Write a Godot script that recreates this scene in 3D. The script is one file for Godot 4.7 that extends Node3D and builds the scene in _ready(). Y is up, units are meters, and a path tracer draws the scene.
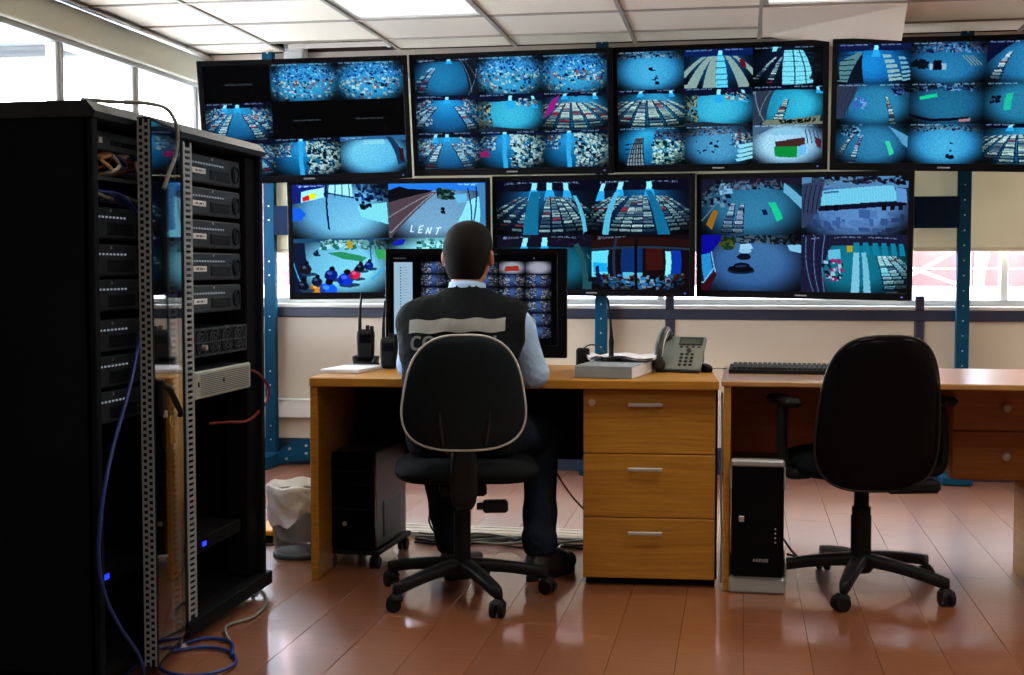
extends Node3D
# Control room seen from behind the operator. Camera at the origin of x and z, looking towards -z; back wall at z = -7.30.

var M := {}          # materials by name
var taken := {}      # names of top-level objects
var rng := RandomNumberGenerator.new()
const WZ := -7.30    # inner face of the back wall
const CH := 2.40     # ceiling height
const NIL := Vector3.ZERO
const EXPOSURE := 2.9


func _ready():
	rng.seed = 11
	setup_camera()
	setup_sky()
	setup_lights()
	make_materials()
	build_floor()
	build_ceiling()
	build_walls()
	build_outside()
	build_frame_posts()
	build_televisions()
	build_desks()
	build_racks()
	build_chairs()
	build_person()
	build_desktop_things()
	build_floor_things()


func setup_camera():
	var cam := Camera3D.new()
	cam.name = "camera"
	cam.fov = rad_to_deg(2.0 * atan(337.5 / 1300.0))
	cam.near = 0.05
	cam.far = 300.0
	add_child(cam)
	cam.position = Vector3(0, 1.14, 0)
	cam.rotation = Vector3(-atan(67.5 / 1300.0), atan(228.0 / 1300.0), 0)
	cam.current = true


func setup_sky():
	var sky := ProceduralSkyMaterial.new()
	sky.sky_top_color = Color(0.80, 0.86, 0.95)
	sky.sky_horizon_color = Color(0.95, 0.96, 0.98)
	sky.sky_curve = 0.25
	sky.ground_bottom_color = Color(0.5, 0.5, 0.5)
	sky.ground_horizon_color = Color(0.75, 0.75, 0.75)
	sky.sky_energy_multiplier = 1.0
	sky.ground_energy_multiplier = 1.0
	var e := Environment.new()
	e.background_mode = Environment.BG_SKY
	e.sky = Sky.new()
	e.sky.sky_material = sky
	e.background_energy_multiplier = 13.0
	e.tonemap_mode = Environment.TONE_MAPPER_LINEAR
	e.tonemap_exposure = EXPOSURE
	e.sdfgi_enabled = true
	e.ssao_enabled = true
	e.ssil_enabled = true
	var w := WorldEnvironment.new()
	w.name = "world"
	w.environment = e
	add_child(w)


# ceiling troffers: x0, z0 of the tile they fill, one tile wide and deep
const TROFFERS := [[-1.935, -5.87], [0.09, -5.87], [-1.935, -3.67], [0.09, -3.67], [2.115, -5.87], [2.115, -3.67], [-0.585, -1.47], [1.44, -1.47]]
const TW := 0.675
const TD := 0.55


func setup_lights():
	for t in TROFFERS:
		var l := AreaLight3D.new()
		l.name = "troffer_light"
		l.area_size = Vector2(TW - 0.08, TD - 0.06)
		l.light_energy = 0.45
		l.light_color = Color(1.0, 0.96, 0.90)
		l.area_range = 14.0
		l.shadow_enabled = true
		add_child(l, true)
		l.position = Vector3(t[0] + TW / 2, CH - 0.03, t[1] - TD / 2)
		l.rotation = Vector3(-PI / 2, 0, 0)


# ---------------------------------------------------------------- nodes
func numbered(called: String) -> String:
	if not taken.has(called):
		taken[called] = 0
		return called
	taken[called] += 1
	return "%s_%03d" % [called, taken[called]]


func meta(o: Node, label := "", category := "", group := "", kind := ""):
	if label: o.set_meta("label", label)
	if category: o.set_meta("category", category)
	if group: o.set_meta("group", group)
	if kind: o.set_meta("kind", kind)


func thing(called: String, label: String, category: String, at := Vector3.ZERO, turn := 0.0, group := "", kind := "") -> Node3D:
	var o := Node3D.new()
	o.name = numbered(called)
	add_child(o)
	o.position = at
	o.rotation.y = turn
	meta(o, label, category, group, kind)
	return o


func copy(root: Node3D, at: Vector3, turn: float, label: String) -> Node3D:
	var base: String = root.name
	var r: Node3D = root.duplicate()
	if base.right(4).begins_with("_") and base.right(3).is_valid_int(): base = base.left(-4)
	r.name = numbered(base)
	add_child(r)
	r.position = at
	r.rotation.y = turn
	if label: r.set_meta("label", label)
	return r


func part(called: String, st: SurfaceTool, mat: String, parent: Node, kind := "", label := "") -> MeshInstance3D:
	st.generate_normals()
	return put(called, st.commit(), mat, parent, kind, label)


func put(called: String, mesh: Mesh, mat: String, parent: Node, kind := "", label := "") -> MeshInstance3D:
	var o := MeshInstance3D.new()
	o.mesh = mesh
	o.material_override = M[mat]
	o.name = called if parent != self else numbered(called)
	parent.add_child(o, true)
	meta(o, label, "", "", kind)
	return o


# a top-level thing that is a single mesh
func solo(called: String, st: SurfaceTool, mat: String, label: String, category: String, group := "", kind := "") -> MeshInstance3D:
	var o := part(called, st, mat, self)
	meta(o, label, category, group, kind)
	return o


# ---------------------------------------------------------------- shapes
func nb() -> SurfaceTool:
	var st := SurfaceTool.new()
	st.begin(Mesh.PRIMITIVE_TRIANGLES)
	return st


# triangle whose front looks away from the point c
func tri_out(st: SurfaceTool, a: Vector3, b: Vector3, d: Vector3, c: Vector3):
	if (b - a).cross(d - a).dot((a + b + d) / 3.0 - c) > 0.0:
		st.add_vertex(a); st.add_vertex(d); st.add_vertex(b)
	else:
		st.add_vertex(a); st.add_vertex(b); st.add_vertex(d)


func quad_out(st: SurfaceTool, a: Vector3, b: Vector3, d: Vector3, e: Vector3, c: Vector3):
	tri_out(st, a, b, d, c)
	tri_out(st, a, d, e, c)


# box with chamfered edges: centre c, full size s
func box(st: SurfaceTool, c: Vector3, s: Vector3, bev := 0.003, bs := Basis()):
	st.set_smooth_group(-1)
	var h := s / 2.0
	bev = minf(bev, minf(h.x, minf(h.y, h.z)) * 0.8)
	if bev <= 0.0:
		for ax in 3:
			for sg in [-1.0, 1.0]:
				var u := (ax + 1) % 3
				var v := (ax + 2) % 3
				var q := []
				for k in [[-1, -1], [1, -1], [1, 1], [-1, 1]]:
					var p := Vector3()
					p[ax] = sg * h[ax]; p[u] = k[0] * h[u]; p[v] = k[1] * h[v]
					q.append(c + bs * p)
				quad_out(st, q[0], q[1], q[2], q[3], c)
		return
	for ax in 3:
		var u := (ax + 1) % 3
		var v := (ax + 2) % 3
		for sg in [-1.0, 1.0]:
			var q := []
			for k in [[-1, -1], [1, -1], [1, 1], [-1, 1]]:
				var p := Vector3()
				p[ax] = sg * h[ax]; p[u] = k[0] * (h[u] - bev); p[v] = k[1] * (h[v] - bev)
				q.append(c + bs * p)
			quad_out(st, q[0], q[1], q[2], q[3], c)
			for sh in [-1.0, 1.0]:
				var e := []
				for k in [-1.0, 1.0]:
					var p1 := Vector3()
					var p2 := Vector3()
					p1[ax] = k * (h[ax] - bev); p1[u] = sg * h[u]; p1[v] = sh * (h[v] - bev)
					p2[ax] = k * (h[ax] - bev); p2[u] = sg * (h[u] - bev); p2[v] = sh * h[v]
					e.append(c + bs * p1); e.append(c + bs * p2)
				quad_out(st, e[0], e[1], e[3], e[2], c)
	for sx in [-1.0, 1.0]:
		for sy in [-1.0, 1.0]:
			for sz in [-1.0, 1.0]:
				var g := Vector3(sx, sy, sz)
				var i := h - Vector3(bev, bev, bev)
				tri_out(st, c + bs * (g * Vector3(h.x, i.y, i.z)), c + bs * (g * Vector3(i.x, h.y, i.z)), c + bs * (g * Vector3(i.x, i.y, h.z)), c)


# box by its two corners
func bx(st: SurfaceTool, a: Vector3, b: Vector3, bev := 0.003):
	box(st, (a + b) / 2.0, (b - a).abs(), bev)


func ring_pts(c: Vector3, x: Vector3, y: Vector3, r: float, n: int) -> Array:
	var a := []
	for i in n:
		var t := TAU * i / n
		a.append(c + (x * cos(t) + y * sin(t)) * r)
	return a


func skin(st: SurfaceTool, rings: Array, closed := true):
	for k in rings.size() - 1:
		var A: Array = rings[k]
		var B: Array = rings[k + 1]
		var n := A.size()
		var m := n if closed else n - 1
		for i in m:
			var j := (i + 1) % n
			var c: Vector3 = A[i]; var d: Vector3 = A[j]; var e: Vector3 = B[j]; var f: Vector3 = B[i]
			st.add_vertex(c); st.add_vertex(d); st.add_vertex(e)
			st.add_vertex(c); st.add_vertex(e); st.add_vertex(f)


func fan(st: SurfaceTool, ring: Array, flip: bool):
	var c := Vector3()
	for p in ring: c += p
	c /= ring.size()
	for i in ring.size():
		var j := (i + 1) % ring.size()
		st.add_vertex(c)
		if flip:
			st.add_vertex(ring[j]); st.add_vertex(ring[i])
		else:
			st.add_vertex(ring[i]); st.add_vertex(ring[j])


# swept round tube; r is a number or one number per point
func tube(st: SurfaceTool, pts: Array, r, n := 8, caps := true, group := 1):
	st.set_smooth_group(group)
	var rings := []
	var x := Vector3()
	for i in pts.size():
		var p: Vector3 = pts[i]
		var t: Vector3 = (pts[mini(i + 1, pts.size() - 1)] - pts[maxi(i - 1, 0)])
		t = t.normalized()
		if i == 0:
			x = t.cross(Vector3.UP if absf(t.y) < 0.9 else Vector3.RIGHT).normalized()
		else:
			x = (x - t * x.dot(t)).normalized()
		var rr: float = r[i] if r is Array else r
		rings.append(ring_pts(p, x, x.cross(t), rr, n))
	skin(st, rings)
	if caps:
		st.set_smooth_group(-1)
		fan(st, rings[0], true)
		fan(st, rings[-1], false)


func smooth(pts: Array, n := 6, closed := false) -> Array:
	var out := []
	var k := pts.size()
	var m := k if closed else k - 1
	for i in m:
		var a: Vector3 = pts[(i - 1 + k) % k] if closed else pts[maxi(i - 1, 0)]
		var b: Vector3 = pts[i]
		var c: Vector3 = pts[(i + 1) % k]
		var d: Vector3 = pts[(i + 2) % k] if closed else pts[mini(i + 2, k - 1)]
		for j in n:
			out.append(b.cubic_interpolate(c, a, d, float(j) / n))
	out.append(pts[0] if closed else pts[-1])
	return out


func cyl(st: SurfaceTool, a: Vector3, b: Vector3, r: float, n := 16, r2 := -1.0):
	tube(st, [a, b], [r, r if r2 < 0 else r2], n, true, 2)


# profile of (radius, height) turned about y through c
func lathe(st: SurfaceTool, prof: Array, c: Vector3, n := 24, bs := Basis(), group := 3):
	st.set_smooth_group(group)
	var rings := []
	for p in prof:
		var ring := []
		for i in n:
			var t := TAU * i / n
			ring.append(c + bs * Vector3(cos(t) * p.x, p.y, sin(t) * p.x))
		rings.append(ring)
	skin(st, rings)


func ball(st: SurfaceTool, c: Vector3, r: Vector3, n := 12):
	var prof := []
	for i in n + 1:
		var a := PI * i / n - PI / 2
		prof.append(Vector2(maxf(cos(a), 0.001), sin(a)))
	lathe(st, prof, c, n * 2, Basis.from_scale(r))


# polygon in xy pushed from z0 to z1, seen through xf
func prism(st: SurfaceTool, poly: Array, z0: float, z1: float, xf := Transform3D()):
	st.set_smooth_group(-1)
	var p := PackedVector2Array(poly)
	if Geometry2D.is_polygon_clockwise(p): p.reverse()
	var t := Geometry2D.triangulate_polygon(p)
	var mid := (z0 + z1) / 2
	for i in range(0, t.size(), 3):
		for z in [z0, z1]:
			var a := xf * Vector3(p[t[i]].x, p[t[i]].y, z)
			var b := xf * Vector3(p[t[i + 1]].x, p[t[i + 1]].y, z)
			var d := xf * Vector3(p[t[i + 2]].x, p[t[i + 2]].y, z)
			tri_out(st, a, b, d, (a + b + d) / 3 + xf.basis * Vector3(0, 0, mid - z))
	for i in p.size():
		var a := p[i]
		var b := p[(i + 1) % p.size()]
		var nrm := Vector2(b.y - a.y, a.x - b.x).normalized()
		var inner := (a + b) / 2 - nrm * 0.01
		quad_out(st, xf * Vector3(a.x, a.y, z0), xf * Vector3(b.x, b.y, z0), xf * Vector3(b.x, b.y, z1), xf * Vector3(a.x, a.y, z1), xf * Vector3(inner.x, inner.y, mid))


# closed cushion: outline o(angle) in the plane, bent by bend(x, y), t thick; built of rings so that its rim is even
func pad(st: SurfaceTool, o: Callable, bend: Callable, t: float, n := 48, m := 12, xf := Transform3D(), group := 4):
	st.set_smooth_group(group)
	var rings := []
	for side in [1.0, -1.0]:
		for k in m + 1:
			var q := k / float(m) if side > 0 else 1.0 - k / float(m)
			var rho := sin(q * PI / 2)
			if side < 0 and k == 0: continue
			var ring := []
			for i in n:
				var p: Vector2 = o.call(TAU * i / n)
				p *= maxf(rho, 0.002)
				ring.append(xf * Vector3(p.x, p.y, bend.call(p.x, p.y) + side * t / 2 * sqrt(maxf(0.0, 1.0 - pow(rho, 6.0)))))
			rings.append(ring)
	skin(st, rings)


# rounded rectangle outline, narrower towards the top by taper
func squircle(w: float, h: float, e: float, taper := 0.0) -> Callable:
	return func(a):
		var c := cos(a)
		var s := sin(a)
		var y := h * signf(s) * pow(absf(s), 2.0 / e)
		return Vector2(w * signf(c) * pow(absf(c), 2.0 / e) * (1.0 - taper * y / h), y)


func face(st: SurfaceTool, c: Vector3, w: float, h: float, x := Vector3.RIGHT, y := Vector3.UP):
	# one-sided rectangle with uv, front along x cross y
	st.set_smooth_group(-1)
	var q := [[-1, -1], [-1, 1], [1, 1], [-1, -1], [1, 1], [1, -1]]
	for k in q:
		st.set_uv(Vector2(k[0] * 0.5 + 0.5, 0.5 - k[1] * 0.5))
		st.add_vertex(c + x * (k[0] * w / 2) + y * (k[1] * h / 2))


func lettering(text: String, size: float, depth := 0.001, bold := false) -> TextMesh:
	var t := TextMesh.new()
	var f := SystemFont.new()
	f.font_names = PackedStringArray(["Droid Sans"])
	if bold: f.font_weight = 700
	t.font = f
	t.text = text
	t.font_size = 32
	t.pixel_size = size / 32.0
	t.depth = depth
	t.curve_step = 1.0
	return t


# ---------------------------------------------------------------- materials
func mat(called: String, c: Color, rough := 0.6, metal := 0.0) -> StandardMaterial3D:
	var m := StandardMaterial3D.new()
	m.resource_name = called
	m.albedo_color = c
	m.roughness = rough
	m.metallic = metal
	M[called] = m
	return m


func grain_image(w: int, h: int, sx: float, sy: float, lo: Color, hi: Color, seed_: int, streak := 0.5) -> Image:
	var n := FastNoiseLite.new()
	n.seed = seed_
	n.frequency = 1.0
	n.fractal_octaves = 3
	var im := Image.create(w, h, false, Image.FORMAT_RGB8)
	for y in h:
		for x in w:
			# wrap on a torus so that the repeat does not show a seam
			var a := TAU * x / w
			var b := TAU * y / h
			var v := n.get_noise_3d(cos(a) * sx + sin(b) * sy * 0.5, sin(a) * sx + cos(b) * sy, sin(b) * sy)
			var s := 0.5 + 0.5 * sin((cos(b) * 7.0 + v * 3.0) * 5.0)
			im.set_pixel(x, y, lo.lerp(hi, clampf(0.5 + v * 0.9 + (s - 0.5) * streak * 0.4, 0, 1)))
	return im


func textured(called: String, im: Image, rough: float, scale: float, world := false, off := Vector3.ZERO) -> StandardMaterial3D:
	var m := mat(called, Color.WHITE, rough)
	m.albedo_texture = ImageTexture.create_from_image(im)
	m.uv1_triplanar = true
	m.uv1_world_triplanar = world
	m.uv1_scale = Vector3.ONE * scale
	m.uv1_offset = off
	return m


func glow(called: String, c: Color, e := 1.0):
	var m := mat(called, Color(0.02, 0.02, 0.02), 0.4)
	m.emission_enabled = true
	m.emission = c
	m.emission_energy_multiplier = e / EXPOSURE


func make_materials():
	var wood := grain_image(384, 384, 0.35, 6.0, Color(0.635, 0.43, 0.12), Color(0.735, 0.52, 0.175), 5)
	textured("oak", wood, 0.38, 1.6)
	textured("oak_light", grain_image(256, 256, 0.35, 6.0, Color(0.66, 0.47, 0.25), Color(0.74, 0.55, 0.32), 9), 0.32, 1.6)
	M.oak_light.metallic_specular = 1.0
	M.oak_light.clearcoat_enabled = true
	M.oak_light.clearcoat = 1.0
	M.oak_light.clearcoat_roughness = 0.28
	textured("oak_dark", grain_image(256, 256, 0.35, 6.0, Color(0.60, 0.35, 0.14), Color(0.68, 0.42, 0.19), 15), 0.4, 1.6)
	var fl := grain_image(512, 256, 0.8, 9.0, Color(0.53, 0.315, 0.185), Color(0.585, 0.36, 0.22), 21, 0.4)
	var tints := [Color(1, 1, 1), Color(0.96, 0.95, 0.945), Color(1.02, 1.01, 1.0), Color(0.98, 0.97, 0.96)]
	for i in 4:
		var m := textured("plank%d" % i, fl, 0.42, 0.9, false, Vector3(0.31 * i, 0, 0.43 * i))
		m.albedo_color = tints[i]
		m.metallic_specular = 1.0
		m.clearcoat_enabled = true
		m.clearcoat = 1.0
		m.clearcoat_roughness = 0.10
	mat("floor_gap", Color(0.20, 0.11, 0.07), 0.8)
	var sp := Image.create(256, 256, false, Image.FORMAT_RGB8)
	var r2 := RandomNumberGenerator.new()
	r2.seed = 3
	for y in 256:
		for x in 256:
			var k := 0.88 + r2.randf() * 0.03 - (0.10 if r2.randf() < 0.02 else 0.0)
			sp.set_pixel(x, y, Color(k, k * 0.955, k * 0.865))
	textured("ceiling_tile", sp, 0.95, 2.2)
	mat("grid_metal", Color(0.62, 0.58, 0.52), 0.6)
	mat("void_brown", Color(0.20, 0.11, 0.08), 0.9)
	mat("wall_paint", Color(0.76, 0.70, 0.645), 0.85)
	mat("wall_panel", Color(0.74, 0.70, 0.625), 0.7)
	mat("rail_blue", Color(0.135, 0.165, 0.25), 0.5)
	mat("skirt_blue", Color(0.09, 0.15, 0.25), 0.5)
	mat("white_frame", Color(0.80, 0.80, 0.78), 0.4)
	mat("grey_frame", Color(0.62, 0.62, 0.60), 0.45)
	mat("beige_beam", Color(0.66, 0.64, 0.55), 0.6)
	mat("aluminium", Color(0.75, 0.75, 0.75), 0.25, 1.0)
	mat("chrome", Color(0.8, 0.8, 0.82), 0.15, 1.0)
	mat("handle_metal", Color(0.78, 0.77, 0.74), 0.4, 0.6)
	var bl := mat("blind_cloth", Color(0.84, 0.81, 0.70), 0.9)
	bl.backlight_enabled = true
	bl.backlight = Color(0.48, 0.48, 0.44)
	var gl := mat("window_glass", Color(0.9, 0.95, 0.95, 0.06), 0.02)
	gl.transparency = BaseMaterial3D.TRANSPARENCY_ALPHA
	var sg := mat("smoked_glass", Color(0.03, 0.035, 0.04, 0.45), 0.03)
	sg.transparency = BaseMaterial3D.TRANSPARENCY_ALPHA
	sg.metallic_specular = 0.8
	mat("post_blue", Color(0.04, 0.24, 0.34), 0.6)
	mat("plate_blue", Color(0.02, 0.11, 0.21), 0.6)
	mat("bolt_metal", Color(0.8, 0.8, 0.8), 0.3, 0.7)
	mat("tv_black", Color(0.004, 0.004, 0.005).linear_to_srgb(), 0.32)
	mat("logo_grey", Color(0.42, 0.43, 0.45), 0.5)
	mat("black_matt", Color(0.010, 0.011, 0.012).linear_to_srgb(), 0.6)
	mat("black_plastic", Color(0.012, 0.013, 0.014).linear_to_srgb(), 0.42)
	mat("black_gloss", Color(0.004, 0.004, 0.005).linear_to_srgb(), 0.18)
	mat("rack_black", Color(0.006, 0.009, 0.012).linear_to_srgb(), 0.5)
	mat("rack_cap", Color(0.022, 0.03, 0.036).linear_to_srgb(), 0.45)
	mat("rack_inner", Color(0.004, 0.004, 0.005).linear_to_srgb(), 0.8)
	mat("rail_steel", Color(0.52, 0.55, 0.57), 0.5, 0.0)
	mat("unit_grey", Color(0.21, 0.24, 0.27), 0.5)
	mat("unit_panel", Color(0.11, 0.13, 0.15), 0.5)
	mat("silver_unit", Color(0.62, 0.65, 0.62), 0.45)
	mat("label_white", Color(0.82, 0.83, 0.84), 0.6)
	mat("patch_grey", Color(0.22, 0.25, 0.28), 0.5)
	mat("cable_blue", Color(0.05, 0.20, 0.50), 0.4)
	mat("cable_grey", Color(0.45, 0.48, 0.47), 0.5)
	mat("cable_white", Color(0.78, 0.77, 0.74), 0.5)
	mat("cable_black", Color(0.03, 0.03, 0.035), 0.5)
	mat("cable_red", Color(0.42, 0.07, 0.05), 0.5)
	mat("cable_brown", Color(0.42, 0.23, 0.10), 0.6)
	mat("cable_violet", Color(0.16, 0.10, 0.32), 0.6)
	mat("cable_tan", Color(0.62, 0.50, 0.34), 0.6)
	mat("seat_cloth", Color(0.006, 0.008, 0.010).linear_to_srgb(), 0.8)
	mat("shell_black", Color(0.009, 0.015, 0.019).linear_to_srgb(), 0.42)
	mat("trim_grey", Color(0.78, 0.79, 0.78), 0.4)
	mat("trim_dark", Color(0.12, 0.13, 0.13), 0.35)
	mat("skin", Color(0.66, 0.43, 0.33), 0.55)
	mat("hair", Color(0.008, 0.007, 0.007).linear_to_srgb(), 0.75)
	mat("vest_cloth", Color(0.006, 0.008, 0.009).linear_to_srgb(), 0.85)
	mat("shirt_cloth", Color(0.64, 0.78, 0.93), 0.8)
	mat("jeans", Color(0.012, 0.018, 0.030).linear_to_srgb(), 0.85)
	mat("boot_leather", Color(0.022, 0.020, 0.019).linear_to_srgb(), 0.35)
	mat("stripe", Color(0.60, 0.61, 0.59), 0.45)
	mat("print_grey", Color(0.55, 0.56, 0.57), 0.6)
	mat("glasses", Color(0.02, 0.02, 0.02), 0.3)
	mat("paper", Color(0.86, 0.87, 0.89), 0.8)
	mat("paper_grey", Color(0.52, 0.55, 0.57), 0.8)
	mat("phone_grey", Color(0.46, 0.50, 0.47), 0.45)
	mat("phone_dark", Color(0.10, 0.14, 0.15), 0.4)
	mat("key_dark", Color(0.08, 0.10, 0.10), 0.5)
	mat("lcd", Color(0.30, 0.33, 0.30), 0.2)
	mat("tower_side", Color(0.22, 0.21, 0.21), 0.35, 0.2)
	mat("tower_silver", Color(0.62, 0.64, 0.64), 0.35, 0.2)
	mat("yellow_paint", Color(0.85, 0.60, 0.05), 0.5)
	mat("duct_cream", Color(0.78, 0.74, 0.66), 0.6)
	var bag := mat("bin_bag", Color(0.90, 0.92, 0.93), 0.35)
	bag.backlight_enabled = true
	bag.backlight = Color(0.5, 0.5, 0.5)
	var bp := mat("bin_plastic", Color(0.32, 0.37, 0.40, 0.35), 0.2)
	bp.transparency = BaseMaterial3D.TRANSPARENCY_ALPHA
	mat("bin_rim", Color(0.22, 0.25, 0.27), 0.4)
	mat("brick_pink", Color(0.34, 0.19, 0.18), 0.9)
	mat("out_white", Color(0.85, 0.86, 0.87), 0.8)
	mat("out_grey", Color(0.24, 0.25, 0.26), 0.8)
	mat("out_ground", Color(0.86, 0.86, 0.85), 0.9)
	mat("brass", Color(0.72, 0.60, 0.34), 0.35, 0.8)
	glow("troffer_glow", Color(1.0, 0.98, 0.95), 1.6)
	glow("tube_glow", Color(1.0, 0.97, 0.95), 0.55)
	glow("led_blue", Color(0.10, 0.20, 1.0), 2.0)
	glow("led_white", Color(0.75, 0.80, 0.85), 0.35)
	glow("led_spot", Color(0.45, 0.5, 1.0), 0.8)
	for n in ["black_matt", "rack_black", "rack_inner", "seat_cloth", "hair", "vest_cloth", "jeans", "unit_panel", "unit_grey", "post_blue", "plate_blue"]: M[n].metallic_specular = 0.2
	M.tv_black.metallic_specular = 0.15
	for n in ["black_plastic", "shell_black", "rack_cap"]: M[n].metallic_specular = 0.22
	M.black_gloss.metallic_specular = 0.16
	M.rack_black.metallic_specular = 0.14
	relief("hair", 9.0, 0.25, 60.0)
	relief("vest_cloth", 2.2, 1.0, 6.0)
	relief("shirt_cloth", 3.0, 0.7, 6.0)
	relief("jeans", 3.0, 0.8, 6.0)
	relief("bin_bag", 2.0, 0.35, 6.0)
	relief("seat_cloth", 8.0, 0.06, 60.0)


# folds or fibres: a noise that repeats per metre, depth in centimetres
func relief(called: String, per_metre: float, depth: float, lumps: float):
	var n := FastNoiseLite.new()
	n.seed = called.length() * 7
	n.noise_type = FastNoiseLite.TYPE_SIMPLEX_SMOOTH
	n.frequency = lumps / 256.0
	n.fractal_octaves = 3
	var t := NoiseTexture2D.new()
	t.width = 256
	t.height = 256
	t.seamless = true
	t.noise = n
	var m: StandardMaterial3D = M[called]
	m.heightmap_enabled = true
	m.heightmap_texture = t
	m.heightmap_scale = depth
	m.uv1_triplanar = true
	m.uv1_scale = Vector3.ONE * per_metre


# ---------------------------------------------------------------- the setting
func build_floor():
	var fl := thing("floor", "", "", Vector3.ZERO, 0, "", "structure")
	var st := nb()
	bx(st, Vector3(-3.3, -0.20, -7.5), Vector3(4.4, -0.012, 3.2), 0)
	part("subfloor", st, "floor_gap", fl)
	var pw := 0.195
	var pl := 1.21
	var variants := []
	for i in 4:
		var b := nb()
		box(b, Vector3.ZERO, Vector3(pw - 0.0012, 0.012, pl - 0.0006), 0.0007)
		b.generate_normals()
		variants.append(b.commit())
	var rest := nb()
	var x0 := -3.1
	var col := 0
	var r := RandomNumberGenerator.new()
	r.seed = 77
	while x0 + pw * col < 4.2:
		var x := x0 + pw * (col + 0.5)
		var z: float = -7.3 + r.randf() * pl - pl
		while z < 3.0:
			var z1 := maxf(z, -7.3)
			var z2 := minf(z + pl, 3.0)
			var c := Vector3(x, -0.006, (z1 + z2) / 2)
			# pieces in the picture are single planks
			if z2 - z1 > 0.02:
				var seen: bool = z2 > -7.3 and z1 < -2.9 and x > -2.7 and x < 2.2 + (-4.0 - z1) * 0.2
				if seen:
					var v := r.randi() % 4
					var o := put("plank", variants[v], "plank%d" % v, fl)
					o.position = c
					if z2 - z1 < pl - 0.01: o.scale.z = (z2 - z1) / pl
				else:
					box(rest, c, Vector3(pw - 0.0016, 0.012, z2 - z1 - 0.0016), 0)
			z += pl
		col += 1
	part("plank_field", rest, "plank0", fl, "stuff")


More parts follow.
